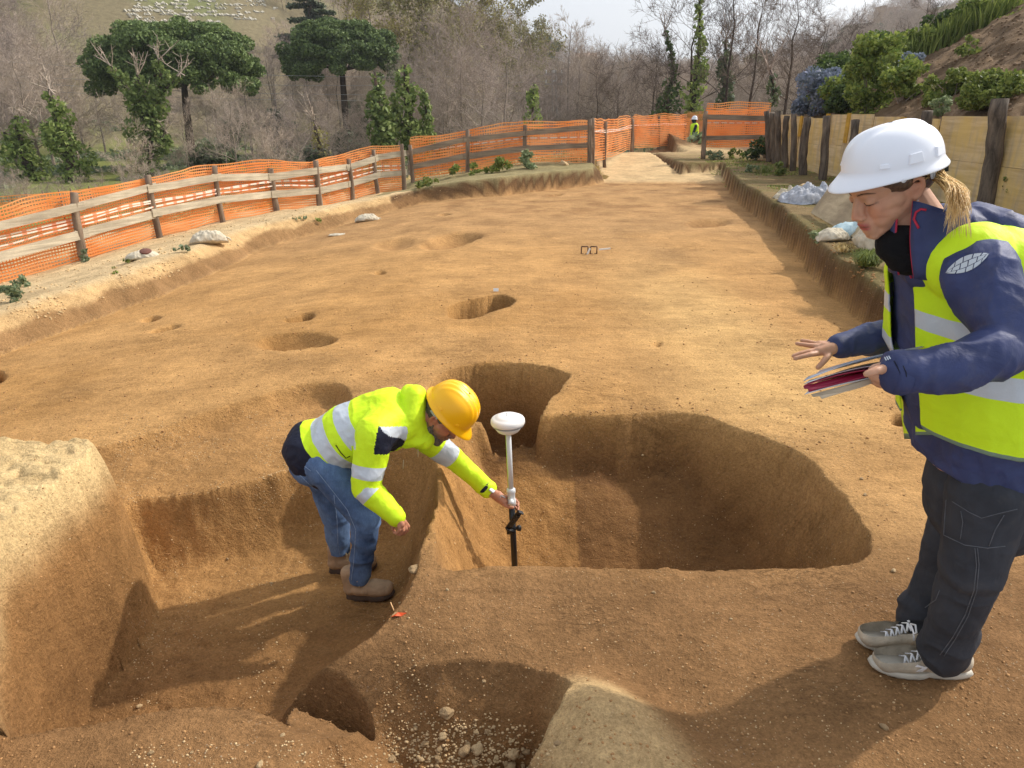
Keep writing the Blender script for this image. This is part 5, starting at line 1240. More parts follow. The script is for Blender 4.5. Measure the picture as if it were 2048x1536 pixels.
# label tag by the dark pit and orange flag
p = gp(992, 584, 0); mb = MB(); mb.box((p.x, p.y, p.z+.03), .05, .004, .03, Matrix.Rotation(-.3, 3, 'X')); mb.box((p.x, p.y+.004, p.z+.01), .006, .003, .05); o = link('pit_tag', mb.mesh('pit_tag', MAT['whitep'])); tag(o, 'tiny white find tag at the far rim of the oval dark pit', 'tag')
p = gp(795, 1210, 0); MAT['flag'] = simple('flag_orange', S(236, 88, 30), .5, 20, .1); MAT['flagstick'] = simple('flag_pale', S(214, 170, 120), .7)
bm = bmesh.new()
pts = [(-.03, 0, .003), (-.008, -.012, .02), (.012, -.004, .012), (.03, .004, .02), (.01, .016, .006), (-.012, .012, .018)]
vs = [bm.verts.new(p+Vector(q)) for q in pts]; ct = bm.verts.new(p+Vector((0, .002, .024)))
for i in range(6): bm.faces.new((vs[i], vs[(i+1) % 6], ct))
me = bpy.data.meshes.new('ribbon'); bm.to_mesh(me); bm.free(); me.materials.append(MAT['flag']); me.materials.append(MAT['flagstick']); me.polygons.foreach_set('material_index', [0, 0, 0, 0, 1, 1])
root = thing('survey_flag', 'scrap of orange survey ribbon near the surveyor\'s front boot', 'ribbon', p); part('ribbon', me, root)
mb = MB(); mb.tube([p+Vector((-.015, .005, .03)), p+Vector((-.03, .03, .045))], .002, 5); mb.tube([p+Vector((.01, 0, .01)), p+Vector((.045, .0, .012))], .0025, 5); part('nail', mb.mesh('nail', MAT['flagstick'], True), root)
# ---------------------------------------------------------------- satellite survey pole
MAT['rxwhite'] = simple('receiver_white', S(232, 230, 226), .35, 4, .03, .05, spec=.5); MAT['rxgrey'] = simple('receiver_grey', S(150, 152, 152), .45, 4, .05, .05)
MAT['alu'] = simple('pole_white', S(214, 216, 216), .35, 8, .05, .05, spec=.5); MAT['carbon'] = simple('pole_black', S(24, 24, 26), .35, 20, .2, .1, spec=.5); MAT['blackp'] = simple('black_plastic', S(22, 22, 24), .4, 20, .2, .1, spec=.5); MAT['screen'] = simple('screen_glass', S(30, 34, 38), .12, 3, .1, 0, spec=.6)
MAT['lime'] = simple('lime_line', S(190, 220, 40), .5)
PY = 3.03; top = atY(1016.5, 862, PY); bot = atY(1023, 1000, PY); ax = (top-bot).normalized(); foot = bot-ax*.62
root = thing('survey_pole', 'satellite surveying pole with white domed receiver held upright in the big pit by the surveyor', 'surveying pole', foot)
Rm = ax.to_track_quat('Z', 'Y').to_matrix().to_4x4()
def onpole(z): return Matrix.Translation(top+ax*z) @ Rm
rr = .0805
mb = MB(); mb.lathe([(.001, .0), (.045, .001), (.052, .006), (.060, .018), (.0655, .030)], 48, onpole(-.002)); mb.lathe([(.020, -.012), (.022, 0)], 24, onpole(-.002)); rb = part('receiver_base', mb.mesh('receiver_base', MAT['rxwhite'], True), root)
mb = MB(); mb.lathe([(.0665, .0300), (.0745, .0335), (.0765, .0375), (.0745, .0400)], 48, onpole(-.002)); part('receiver_seal', mb.mesh('receiver_seal', MAT['rxgrey'], True), root)
mb = MB(); mb.lathe([(.0745, .0402), (.0795, .043), (rr, .049), (.0795, .060), (.0755, .0665), (.066, .0715), (.058, .0735), (.054, .0775), (.04, .0825), (.02, .085), (.001, .0855)], 48, onpole(-.002)); dm = part('receiver_dome', mb.mesh('receiver_dome', MAT['rxwhite'], True), root)
mb = MB()
for k in range(5):
    mb.box(onpole(0) @ Vector((-.016+.008*k, -.004, .0832)), .004, .005, .001, Rm.to_3x3())
for k in range(9):
    a = -pi/2-.55+k*.07; mb.box(onpole(0) @ Vector((cos(a)*.0805, sin(a)*.0805, .047)), .0025, .0012, .0035, (Rm @ Matrix.Rotation(a+pi/2, 4, 'Z')).to_3x3())
part('receiver_print', mb.mesh('receiver_print', MAT['rxgrey']), root)
mb = MB(); mb.tube([top, bot+ax*.05], .0125, 20); mb.cur = 1; mb.tube([top+Vector((-.0125, -.003, -.002)), bot+ax*.05+Vector((-.0125, -.003, 0))], .0018, 5); part('upper_pole', mb.mesh('upper_pole', [MAT['alu'], MAT['lime']], True), root)
mb = MB(); mb.lathe([(.014, -.05), (.021, -.046), (.022, -.02), (.018, -.01), (.019, .02), (.022, .024), (.021, .04), (.014, .046)], 24, Matrix.Translation(bot+ax*.02) @ Rm); part('clamp', mb.mesh('clamp', MAT['alu'], True), root)
cq = bot+ax*.02
mb = MB(); mb.tube([cq+Vector((-.03, -.012, .0)), cq+Vector((-.05, -.012, .012)), cq+Vector((-.056, -.012, -.01)), cq+Vector((-.03, -.012, -.028))], .003, 6); mb.tube([cq+Vector((0, -.02, -.012)), cq+Vector((0, -.045, -.014))], [.012, .013], 10); part('clamp_lever', mb.mesh('clamp_lever', MAT['alu'], True), root)
mb = MB(); mb.tube([bot-ax*.03, foot+ax*.06], .0152, 20); mb.tube([foot+ax*.06, foot], [.012, .002], 12); part('lower_pole', mb.mesh('lower_pole', MAT['carbon'], True), root)
hc = atY(1028, 1040, PY-.03); br_ = MB()
hd = (atY(1047, 1018, PY-.03)-atY(1012, 1066, PY-.03)).normalized(); hn = Vector((.55, -.75, .3)); hn = (hn-hd*hn.dot(hd)).normalized(); hs_ = hd.cross(hn); RH = Matrix((hs_, hd, hn)).transposed()
br_.box(hc, .028, .115, .012, RH); ho = part('controller_holder', br_.mesh('controller_holder', MAT['blackp'], False, .003), root)
mb = MB(); mb.box(hc+hn*.0085, .022, .07, .004, RH); sc_ = part('controller_plate', mb.mesh('controller_plate', MAT['screen'], False, .001), ho)
for s_ in (-1, 1):
    mb = MB(); mb.box(hc+hd*s_*.056+hn*.006, .03, .008, .022, RH); part('holder_jaw', mb.mesh('holder_jaw', MAT['blackp'], False, .002), ho)
kc = atY(1034, 1056, PY-.02); mb = MB(); a_ = atY(1022, 1060, PY-.01); mb.tube([a_, kc], .008, 10); mb.lathe([(.001, 0), (.013, .002), (.015, .006), (.015, .016), (.012, .02), (.001, .021)], 10, Matrix.Translation(kc) @ Vector((1, -.35, .15)).to_track_quat('Z', 'Y').to_matrix().to_4x4()); mb.box(a_, .045, .04, .022, Rm.to_3x3()); part('bracket_knob', mb.mesh('bracket_knob', MAT['blackp'], True), root)
# ================================================================ people
def cap_geo(c):
    """tapered capsule / ellipsoid: (p0, p1, r0, r1[, axis, factor]) -> verts, faces; cross-section scaled by factor along axis"""
    p0, p1, r0, r1 = Vector(c[0]), Vector(c[1]), c[2], c[3]; fa = Vector(c[4]) if len(c) > 4 else None; fk = c[5] if len(c) > 5 else 1
    d = p1-p0; L = d.length; d = d.normalized() if L > 1e-6 else Vector((0, 0, 1))
    a = (fa-d*fa.dot(d)) if fa is not None else d.orthogonal()
    a = a.normalized() if a.length > 1e-5 else d.orthogonal().normalized()
    b = d.cross(a); n = 20; rings = []
    for k in range(1, 6): t = -pi/2+pi/2*k/6; rings.append((p0+d*(sin(t)*r0), r0*cos(t)))
    rings.append((p0, r0))
    if L > 1e-6: rings.append((p1, r1))
    for k in range(1, 6): t = pi/2*k/6; rings.append((p1+d*(sin(t)*r1), r1*cos(t)))
    vs = [tuple(p0-d*r0)]; fs = []
    for q, r in rings:
        for j in range(n): t = 2*pi*j/n; vs.append(tuple(q+a*(cos(t)*r*fk)+b*(sin(t)*r)))
    vs.append(tuple(p1+d*r1)); R_ = len(rings)
    for j in range(n): fs.append((0, 1+(j+1) % n, 1+j))
    for i in range(R_-1):
        for j in range(n): q = 1+i*n+j; q2 = 1+i*n+(j+1) % n; fs.append((q, q2, q2+n, q+n))
    e = len(vs)-1
    for j in range(n): fs.append((1+(R_-1)*n+j, 1+(R_-1)*n+(j+1) % n, e))
    return vs, fs
def blob(name, caps, voxel, smooth=4, mats=(), f=.5):
    V = []; Fc = []
    for c in caps:
        v, g = cap_geo(c); n = len(V); V += v; Fc += [tuple(n+i for i in q) for q in g]
    me = bpy.data.meshes.new(name); me.from_pydata(V, [], Fc); me.update()
    me = bake(me, remesh=voxel, smooth_it=smooth, smooth_f=f); me.name = name; me.materials.clear()
    for m in (mats if isinstance(mats, (list, tuple)) else [mats]): me.materials.append(m)
    me.polygons.foreach_set('use_smooth', [True]*len(me.polygons)); return me
def co_of(me):
    v = np.empty(len(me.vertices)*3, dtype=np.float32); me.vertices.foreach_get('co', v); n = np.empty_like(v); me.vertices.foreach_get('normal', n); return v.reshape(-1, 3).astype(float), n.reshape(-1, 3).astype(float)
def set_co(me, v): me.vertices.foreach_set('co', v.astype(np.float32).ravel()); me.update()
def folds(me, amp, scale=8, stretch=(1, 1, .35), seed=0, ridge=.6, mask=None):
    v, n = co_of(me); q = v*np.array(stretch)*scale
    # warp the lookup so that folds run crooked
    wq = q+.8*np.stack([fbm(q[:, 0]*.6, q[:, 1]*.6, 2, seed+1, q[:, 2]*.6), fbm(q[:, 1]*.6, q[:, 2]*.6, 2, seed+2, q[:, 0]*.6), fbm(q[:, 2]*.6, q[:, 0]*.6, 2, seed+3, q[:, 1]*.6)], 1)
    a = fbm(wq[:, 0], wq[:, 1], 3, seed, wq[:, 2]); r = 1-2*np.abs(fbm(wq[:, 0]*.8+5, wq[:, 1]*.8, 2, seed+9, wq[:, 2]*.8))**.7
    d = amp*(a*(1-ridge)+r*ridge)
    if mask is not None: d = d*mask(v)
    set_co(me, v+n*d[:, None])
def cut(me, planes, fill=False):
    """keep what lies on the positive side of every (point, normal)"""
    bm = bmesh.new(); bm.from_mesh(me)
    for p, n in planes:
        g = bm.verts[:]+bm.edges[:]+bm.faces[:]; r = bmesh.ops.bisect_plane(bm, geom=g, plane_co=p, plane_no=Vector(n), clear_inner=True)
        if fill:
            ed = [e for e in r['geom_cut'] if isinstance(e, bmesh.types.BMEdge)]
            try: bmesh.ops.holes_fill(bm, edges=ed, sides=0)
            except Exception: pass
    bm.to_mesh(me); bm.free(); me.update(); return me
def bands(me, planes, fn):
    """cut edges along planes, then set material index of each face from fn(centre)"""
    bm = bmesh.new(); bm.from_mesh(me)
    for p, n in planes: bmesh.ops.bisect_plane(bm, geom=bm.verts[:]+bm.edges[:]+bm.faces[:], plane_co=p, plane_no=Vector(n))
    for f in bm.faces: f.material_index = fn(f.calc_center_median())
    bm.to_mesh(me); bm.free(); me.update(); return me
def solid(o, th, off=-1):
    s = o.modifiers.new('s', 'SOLIDIFY'); s.thickness = th; s.offset = off; return o
# ---- materials
def m_skin(name, base, rosy):
    m = NT(name); at = m.n('ShaderNodeVertexColor', layer_name='Col'); f = m.noise(60, 4); c = m.mix(at.outputs[0], m.ramp(f, [(.3, (.93, .92, .91)), (.7, (1.05, 1.05, 1.05))]), 1, 'MULTIPLY')
    m.done(c, .5, m.bump(m.noise(420, 3), .12, .0015), spec=.35)
    m.b.inputs['Subsurface Weight'].default_value = .12; m.b.inputs['Subsurface Radius'].default_value = (.012, .005, .003); return m.m
MAT['skin'] = m_skin('skin', None, None)
def fabric(name, c, var=.14, rough=.75, bumpk=.5, sc=11, sheen=0, spec=.25, dirt=None):
    m = NT(name); a = m.noise(sc, 5, .6, None, .5); w_ = m.noise(500, 2); lo = tuple(x*(1-var) for x in c); hi = tuple(min(1, x*(1+var)) for x in c)
    col = m.ramp(a, [(.3, lo), (.7, hi)])
    if dirt: col = m.mix(col, dirt, m.ramp(m.noise(5, 6, .7), [(.56, 0.0), (.78, .55)]))
    h = m.math('ADD', m.math('MULTIPLY', a, 1.0), m.math('MULTIPLY', w_, .05)); return m.done(col, rough, m.bump(h, bumpk, .02), spec=spec)
MAT['hiviz'] = fabric('fluorescent_yellow', (.66, .92, .02), .06, .6, .3)
MAT['navy'] = fabric('navy_jacket', S(54, 63, 102), .22, .6, .35, spec=.35, dirt=S(96, 92, 96)); MAT['navyd'] = fabric('dark_navy_trim', S(30, 33, 50), .15, .7)
MAT['reflect'] = fabric('reflective_band', S(196, 204, 212), .06, .4, .25, 14, spec=.6); MAT['piping'] = fabric('grey_piping', S(120, 140, 120), .1)
def m_jeans():
    m = NT('blue_denim'); a = m.noise(4, 5, .6); wv = m.noise(300, 2, .5, m.mapping((1, 1, .25))); f2 = m.noise(22, 4, .6, m.mapping((1, 1, .4)))
    c = m.ramp(a, [(.35, S(50, 68, 100)), (.62, S(104, 130, 168))]); c = m.mix(c, m.ramp(wv, [(.3, (.8, .8, .8)), (.7, (1.15, 1.15, 1.15))]), .7, 'MULTIPLY'); c = m.mix(c, m.ramp(f2, [(.35, (.72, .74, .78)), (.65, (1.2, 1.2, 1.2))]), .6, 'MULTIPLY')
    return m.done(c, .85, m.bump(f2, .4, .012), spec=.15)
MAT['jeans'] = m_jeans(); MAT['work'] = fabric('charcoal_work_trousers', S(58, 60, 66), .22, .85, .35, 10, dirt=S(96, 90, 84)); MAT['stitch'] = simple('seam_stitch', S(92, 94, 100), .8, 60); MAT['stitchb'] = simple('denim_seam', S(140, 158, 186), .8, 60)
MAT['hatw'] = simple('helmet_white', S(236, 238, 244), .32, 3, .02, .03, spec=.5); MAT['haty'] = simple('helmet_yellow', S(255, 186, 10), .35, 3, .04, .03, spec=.5); MAT['strapw'] = simple('strap_white', S(196, 200, 206), .5, 6, .05)
MAT['shoe'] = fabric('grey_suede', S(182, 170, 150), .25, .9, .5, 16, dirt=S(176, 164, 142)); MAT['sole'] = simple('sole_grey', S(186, 180, 166), .7, 20, .12); MAT['lace'] = simple('lace_white', S(226, 226, 226), .8)
MAT['boot'] = fabric('brown_boot', S(166, 140, 112), .25, .85, .5, 18, dirt=S(150, 124, 96)); MAT['bootsole'] = simple('boot_sole', S(74, 60, 50), .8, 20, .25); MAT['lacet'] = simple('lace_tan', S(196, 176, 140), .8)
MAT['black'] = fabric('black_fleece', S(18, 18, 20), .3, .95, .5, 30); MAT['red'] = simple('red_piping', S(190, 30, 62), .6, 10, .1)
def m_hair(name, a, b):
    m = NT(name); f = m.noise(160, 3, .6, m.mapping((1, 1, .5))); return m.done(m.ramp(f, [(.3, a), (.7, b)]), .5, spec=.4)
MAT['blond'] = m_hair('blond_hair', S(206, 164, 98), S(250, 218, 154)); MAT['hairdark'] = m_hair('brown_hair', S(62, 42, 32), S(112, 84, 62)); MAT['hairgrey'] = m_hair('greying_hair', S(58, 52, 48), S(120, 112, 106))
# ---- head in local coordinates: x forward, y left, z up
def head_caps(M, male=False, k=1.0):
    def P(x, y, z): return M @ (Vector((x, y, z))*k)
    X = M.to_3x3() @ Vector((1, 0, 0)); Y = M.to_3x3() @ Vector((0, 1, 0)); Z = M.to_3x3() @ Vector((0, 0, 1)); c = []
    jw = 1.08 if male else .90
    c.append((P(.018, 0, .042), P(-.022, 0, .040), .073*k, .077*k, Y, .96))           # skull
    c.append((P(.044, 0, .042), P(.046, 0, .020), .042*k, .040*k, Y, 1.35))           # forehead
    for s in (-1, 1):
        c.append((P(.052, s*.030, -.020), P(.020, s*.044, -.014), .024*k, .028*k))     # cheek bone
        c.append((P(.045, s*.020, -.060), P(.050, s*.024, -.035), .026*k, .026*k))     # cheek
        c.append((P(-.012, s*.046*jw, -.048), P(.060, s*.014*jw, -.084), .018*k, .017*k)); c.append((P(.0, s*.036, -.030), P(.048, s*.022, -.052), .032*k, .028*k)); c.append((P(.050, s*.026, -.030), P(.030, s*.034, -.040), .027*k, .030*k))  # jaw line
        c.append((P(-.012, s*.048*jw, -.050), P(-.014, s*.056, -.005), .018*k, .022*k))
        c.append((P(.078, s*.014, .024), P(.060, s*.042, .022), .0085*k, .009*k))      # brow ridge
        c.append((P(.071, s*.030, .004), P(.070, s*.032, .004), .0125*k, .0125*k))     # eyelid bulge
        c.append((P(.094, s*.0105, -.036), P(.086, s*.012, -.036), .0075*k, .007*k))   # nostril wing
        # ear: rim + lobe
        e = [(-.012, .074, .014), (-.022, .082, .020), (-.032, .084, .010), (-.032, .082, -.008), (-.022, .078, -.024), (-.012, .074, -.030)]
        for a, b in zip(e, e[1:]): c.append((P(a[0], s*a[1], a[2]), P(b[0], s*b[1], b[2]), .0052*k, .0052*k))
        c.append((P(-.010, s*.071, -.006), P(-.024, s*.075, -.004), .008*k, .010*k, Y, .6)); c.append((P(-.012, s*.073, -.028), P(-.013, s*.072, -.032), .007*k, .006*k))
    c.append((P(.078, 0, .020), P(.098, 0, -.018), .0080*k, .0078*k)); c.append((P(.097, 0, -.018), P(.1005, 0, -.030), .0082*k, .0098*k)); c.append((P(.080, 0, -.010), P(.088, 0, -.034), .014*k, .011*k))  # nose
    c.append((P(.070, 0, -.055), P(.066, 0, -.075), .024*k, .024*k, Y, 1.15))          # mouth mound
    c.append((P(.090, -.012, -.0555), P(.0905, .012, -.0555), .0048*k, .0048*k)); c.append((P(.0925, -.005, -.0545), P(.0915, .005, -.0545), .0046*k, .0046*k))
    c.append((P(.086, -.012, -.0665), P(.0860, .012, -.0665), .0054*k, .0054*k))
    cr = .0175 if male else .0135
    c.append((P(.070, -.009*jw, -.093), P(.070, .009*jw, -.093), cr*k, cr*k)); c.append((P(.070, 0, -.088), P(.064, 0, -.082), (cr+.002)*k, .021*k))
    c.append((P(.0, 0, -.05), P(.03, 0, -.072), .045*k, .036*k, Y, .95))               # under jaw
    return c
def paint_skin(me, M, k, skin, lips, extra=None, hands=None):
    v, n = co_of(me); Mi = np.array(M.inverted()); L = (v @ Mi[:3, :3].T+Mi[:3, 3])/k; x, y, z = L.T; c = np.repeat(np.array(skin)[None], len(v), 0)
    def bl(col, a): 
        nonlocal c; a = np.clip(a, 0, 1)[:, None]; c = c*(1-a)+np.array(col)*a
    g = lambda X, Y_, Z_, r: np.exp(-(((x-X)**2+(np.abs(y)-Y_)**2+(z-Z_)**2)/r**2))
    rosy = tuple(np.array(skin)*np.array([1.05, .78, .74])); bl(rosy, .6*g(.065, .035, -.03, .026)); bl(rosy, .7*g(.103, 0, -.03, .014)); bl(rosy, .5*g(-.02, .08, 0, .03))
    bl(lips, 1.3*np.exp(-((np.abs(z+.0605)/.0105)**4+(y/.021)**4))*(x > .083)*(x < .12)*(np.abs(z+.0605) < .016))
    dl = tuple(np.array(skin)*.28); bl(dl, .9*np.exp(-((z+.0608)/.0016)**2)*(np.abs(y) < .019)*(x > .082)*(x < .105))
    # eyelid line, lashes, brows
    bl(tuple(np.array(skin)*.16), .95*np.exp(-((z+.003+.10*(np.abs(y)-.03)**2/.03)/.0022)**2)*np.exp(-((np.abs(y)-.031)/.014)**4)*(x > .06))
    bl(tuple(np.array(skin)*.72), .5*g(.078, .024, .010, .010))
    br = tuple(np.array(skin)*.22); zb = .0265+.16*(.03-np.abs(np.abs(y)-.030))-.004
    bl(br, .85*np.exp(-((z-zb)/.0030)**2)*np.exp(-((np.abs(y)-.030)/.019)**6)*(x > .05))
    bl(tuple(np.array(skin)*.5), .5*g(.1, .008, -.043, .005))
    if extra: extra(bl, L, v)
    at = me.color_attributes.new('Col', 'FLOAT_COLOR', 'POINT'); cc = np.ones((len(v), 4), dtype=np.float32); cc[:, :3] = np.clip(c, 0, 1); at.data.foreach_set('color', cc.ravel())
def frame(fwd, left, org):
    x = Vector(fwd).normalized(); y = Vector(left); y = (y-x*y.dot(x)).normalized(); z = x.cross(y)
    M = Matrix((x, y, z)).transposed().to_4x4(); M.translation = org; return M
def helmet(root, M, mat, style, af=.122, ab=.125, b=.108, h=.118, brim=.040):
    """moulded helmet: outer dome rows, flared rim, inner rows"""
    n = 128; rows = []; m = 34
    def dome(ph, th, s=1.0, hh=1.0):
        a = af if cos(th) > 0 else ab; cx = cos(ph)**.62; r = cx
        x = a*cos(th)*r*s; y = b*sin(th)*r*s; z = h*hh*sin(ph)**.95
        top = max(0, sin(ph)-.25)/.75
        if style == 'ridge':
            rd = .006*math.exp(-(y/.014)**4)*top*(1 if x > -.09 else .3); z += rd-.003*math.exp(-((abs(y)-.022)/.008)**2)*top
        else:
            if abs(y) < .062 and top > 0: z += .0042*(math.cos(y/.062*pi*4.5)*.5+.5)*min(1, top*2.5)*(1 if abs(y) < .056 else .4)
        return (x, y, z)
    for i in range(m): rows.append([dome(pi/2*(1-i/(m-1))*.995+.001, 2*pi*j/n) for j in range(n)])
    def rim(ext, dz, s=1.0):
        r = []
        for j in range(n):
            th = 2*pi*j/n; a = af if cos(th) > 0 else ab; f = max(0, cos(th))**2.2; e = ext*(.010+brim*f)
            x = (a*s+e)*cos(th); y = (b*s+ext*.009+ext*.004*f)*sin(th)*1.0; r.append((x, y, dz-ext*.014*f-ext*.004))
        return r
    rows += [rim(.3, -.004), rim(.7, -.009), rim(1, -.012), rim(1.02, -.0145), rim(.97, -.0165), rim(.3, -.012, .985)]
    for i in range(1, m//2): rows.append([dome(pi/2*(i/(m//2))*.995, 2*pi*j/n, .965, .965) for j in range(n)])
    V = [tuple(M @ Vector(p)) for r in rows for p in r]; R_ = len(rows); i = np.arange(R_-1)[:, None]*n; j = np.arange(n)[None]; j2 = (j+1) % n
    Fq = np.stack([i+j, i+j2, i+n+j2, i+n+j], -1).reshape(-1, 4)[:, ::-1]
    hl = part('helmet', mesh_np('helmet', V, Fq, MAT[mat], True), root)
    # moulded lugs along the lower edge
    for th, w_ in (((-2.05, .030), (-1.45, .034), (-.85, .022), (2.05, .030), (1.45, .034), (.85, .022)) if style == 'ridge' else ((-1.9, .022), (-1.0, .016), (1.9, .022), (1.0, .016))):
        a = af if cos(th) > 0 else ab; q = Vector((a*cos(th)*.985, b*sin(th)*.985, .010)); nn = Vector((cos(th)/a, sin(th)/b, 0)).normalized(); t_ = Vector((0, 0, 1)).cross(nn)
        mb = MB(); hgt = .022 if w_ > .025 else .010; v8 = []
        for (u_, z_, d_) in ((-1, 0, .006), (1, 0, .006), (.8, 1, .003), (-.8, 1, .003), (-1.1, 0, -.01), (1.1, 0, -.01), (.9, 1, -.012), (-.9, 1, -.012)): v8.append(tuple(M @ (q+t_*(u_*w_/2)+Vector((0, 0, z_*hgt))+nn*d_)))
        mb.v = v8; mb.f = [(0, 1, 2, 3), (0, 3, 7, 4), (1, 5, 6, 2), (3, 2, 6, 7), (0, 4, 5, 1)]; mb.mi = [0]*5; part('lug', mb.mesh('lug', MAT[mat], False, .0015), hl)
    return hl
def finger(caps, pts, r=.0085):
    for i, (a, b) in enumerate(zip(pts, pts[1:])): caps.append((a, b, r*(1-.1*i), r*(1-.1*(i+1))))
# ---- a low shoe / boot
def shoe(name, root, heel, toe, width, kind, ankle=None, zc=0.0, label=None):
    heel = Vector(heel); toe = Vector(toe); x = (toe-heel); L = x.length; x = x.normalized(); y = Vector((0, 0, 1)).cross(x).normalized(); z = x.cross(y); M = Matrix((x, y, z)).transposed().to_4x4(); M.translation = heel
    P = lambda a, b, c: M @ Vector((a*L, b*width, c))
    boot_ = kind == 'boot'; st = .024 if not boot_ else .032
    caps = [(P(.14, 0, st+.028), P(.30, 0, st+.030), .036, .037, y, 1.0), (P(.30, 0, st+.030), P(.62, 0, st+.022), .038, .036, y, 1.15), (P(.62, 0, st+.022), P(.855, .04, st+.016), .039, .034, y, 1.22), (P(.16, 0, st+.03), P(.17, 0, st+(.05 if not boot_ else .11)), .036, .036, y, .95),
            (P(.30, 0, st+.04), P(.26, 0, st+(.055 if not boot_ else .115)), .034, .038, y, .95), (P(.45, 0, st+.045), P(.62, 0, st+.030), .026, .022, y, 1.0)]
    me = blob('upper', caps, .0032, 6, [MAT['shoe' if not boot_ else 'boot'], MAT['sole' if not boot_ else 'bootsole']])
    cut(me, [(P(0, 0, st-.012), z)])
    if not boot_: cut(me, [(P(.2, 0, st+.062), -z-x*.15)])
    folds(me, .0022, 26, (1, 1, 1), 5)
    sh = part(name, me, root, label)
    # sole: rounded outline, slightly waisted, with tread blocks
    out = []
    for k in range(56):
        t = 2*pi*k/56; cx = cos(t); cy = sin(t); X = .5+.5*cx*(1+.02*abs(cy)); wv = (.46 if cx > 0 else .38)*(1-.18*math.exp(-((X-.42)/.14)**2)); Y = wv*(abs(cy)**.72)*(1 if cy > 0 else -1); out.append((X*1.0, Y))
    mb = MB(); n = 56; lift = lambda X: .012*max(0, (X-.72)/.28)**2
    for zz, s_ in ((0, .93), (.005, .98), (.012, 1.01), (.017, .99), (.022 if not boot_ else .034, .97), (.023 if not boot_ else .036, .88)):
        for X, Y in out: mb.v.append(tuple(P((X-.5)*s_*1.0+.5, Y*s_, zz+lift(X)+(.004*(1 if int(X*22) % 2 else 0) if zz == 0 else 0))))
    for i in range(5):
        for k in range(n): a = i*n+k; b = i*n+(k+1) % n; mb.f.append((a, b, b+n, a+n)); mb.mi.append(0)
    mb.f.append(tuple(range(n))[::-1]); mb.f.append(tuple(5*n+k for k in range(n))); mb.mi += [0, 0]
    part('sole', mb.mesh('sole', MAT['sole' if not boot_ else 'bootsole'], True), sh)
    # laces
    mb = MB(); nl = 5
    for k in range(nl):
        a = .44+.055*k; zt = st+.064-.010*k if not boot_ else st+.082-.013*k; w0 = .20
        for s_ in (-1, 1): mb.tube([P(a-.02, -s_*w0, zt-.008), P(a, 0, zt+.006), P(a+.03, s_*w0, zt-.010)], [.0032]*3, 6, True, 0, .6)
    for s_ in (-1, 1):
        q = P(.42, s_*.05, (st+.072 if not boot_ else st+.09)); mb.tube([q, q+y*s_*.02+z*.012-x*.005, q+y*s_*.045+z*.004, q+y*s_*.035-z*.012, q], [.003]*5, 6); mb.tube([q, q+y*s_*.03-z*.01, q+y*s_*.042-z*.03], [.003]*3, 6)
    part('laces', mb.mesh('laces', MAT['lace' if not boot_ else 'lacet'], True), sh)
    return sh, M, L
def seam(root, pts, mat, r=.0016, name='seam'):
    mb = MB(); mb.tube(pts, r, 5); return part(name, mb.mesh(name, MAT[mat], True), root)
def on_surf(me, pts, off=.001):
    """drop a polyline onto a mesh along the camera line"""
    from mathutils.bvhtree import BVHTree
    bm = bmesh.new(); bm.from_mesh(me); t = BVHTree.FromBMesh(bm); bm.free(); out = []
    for p in pts:
        co, nn, i, d = t.find_nearest(Vector(p))
        if co: out.append(co+nn*off)
    return out
def onto(me, pxs, off=.0012):
    from mathutils.bvhtree import BVHTree
    bm = bmesh.new(); bm.from_mesh(me); t = BVHTree.FromBMesh(bm); bm.free(); out = []
    for q in pxs:
        d = Vector(ray(q[0], q[1])).normalized(); co, nn, i, dd = t.ray_cast(Vector((0, 0, CH)), d)
        if co: out.append(co+nn*off)
    return out
# ================================================================ the woman in the white helmet
W = thing('person', 'woman in white helmet, navy jacket and yellow vest standing at the right holding papers', 'person', G(1850, 1345, 0))
YC = 1.77
P_ = lambda x, y, Y=YC: atY(x, y, Y)
zfw = hit(1850, 1345).z
lat = Vector((.42, -.90, 0)).normalized(); fr = Vector((-.90, -.42, 0)).normalized()
yaw = radians(10); pt = radians(28)
hf = Vector((-cos(pt)*cos(yaw), -cos(pt)*sin(yaw), -sin(pt))); hl_ = Vector((sin(yaw), -cos(yaw), 0))
HM = frame(hf, hl_, P_(1776, 373)); HK = .98
arm_near = [(P_(1962, 552, 1.60), P_(2024, 690, 1.50), .078, .060), (P_(2024, 690, 1.50), P_(1905, 733, 1.46), .060, .052), (P_(1905, 733, 1.46), P_(1800, 743, 1.46), .052, .041)]
arm_far = [(P_(1880, 560, 1.98), P_(1835, 668, 2.02), .078, .058), (P_(1835, 668, 2.02), P_(1740, 678, 1.99), .056, .046), (P_(1740, 678, 1.99), P_(1676, 692, 1.95), .046, .033)]
torso = [(P_(1968, 985), P_(1958, 850), .148, .150, lat, 1.2), (P_(1958, 850), P_(1950, 650), .150, .150, lat, 1.25), (P_(1950, 650), P_(1922, 540), .150, .118, lat, 1.45), (P_(1922, 530), P_(1890, 480), .10, .085, lat, 1.3)]
legs = [(P_(1975, 985, 1.68), P_(1945, 1135, 1.66), .098, .078), (P_(1945, 1135, 1.66), P_(1885, 1305, 1.70), .074, .058), (P_(1940, 990, 1.88), P_(1895, 1120, 1.88), .092, .072), (P_(1895, 1120, 1.88), P_(1835, 1255, 1.885), .070, .054)]
caps = head_caps(HM, False, HK)
caps += [(HM @ Vector((-.03, 0, -.03)), P_(1880, 500), .050, .058), (HM @ Vector((.0, 0, -.05)), P_(1862, 490), .042, .05)]
for c in torso+arm_near+arm_far+legs:
    kk = .055 if c is torso[0] else (.05 if c is torso[1] else .022)
    caps.append((c[0], c[1], c[2]-kk, c[3]-.02)+tuple(c[4:]))
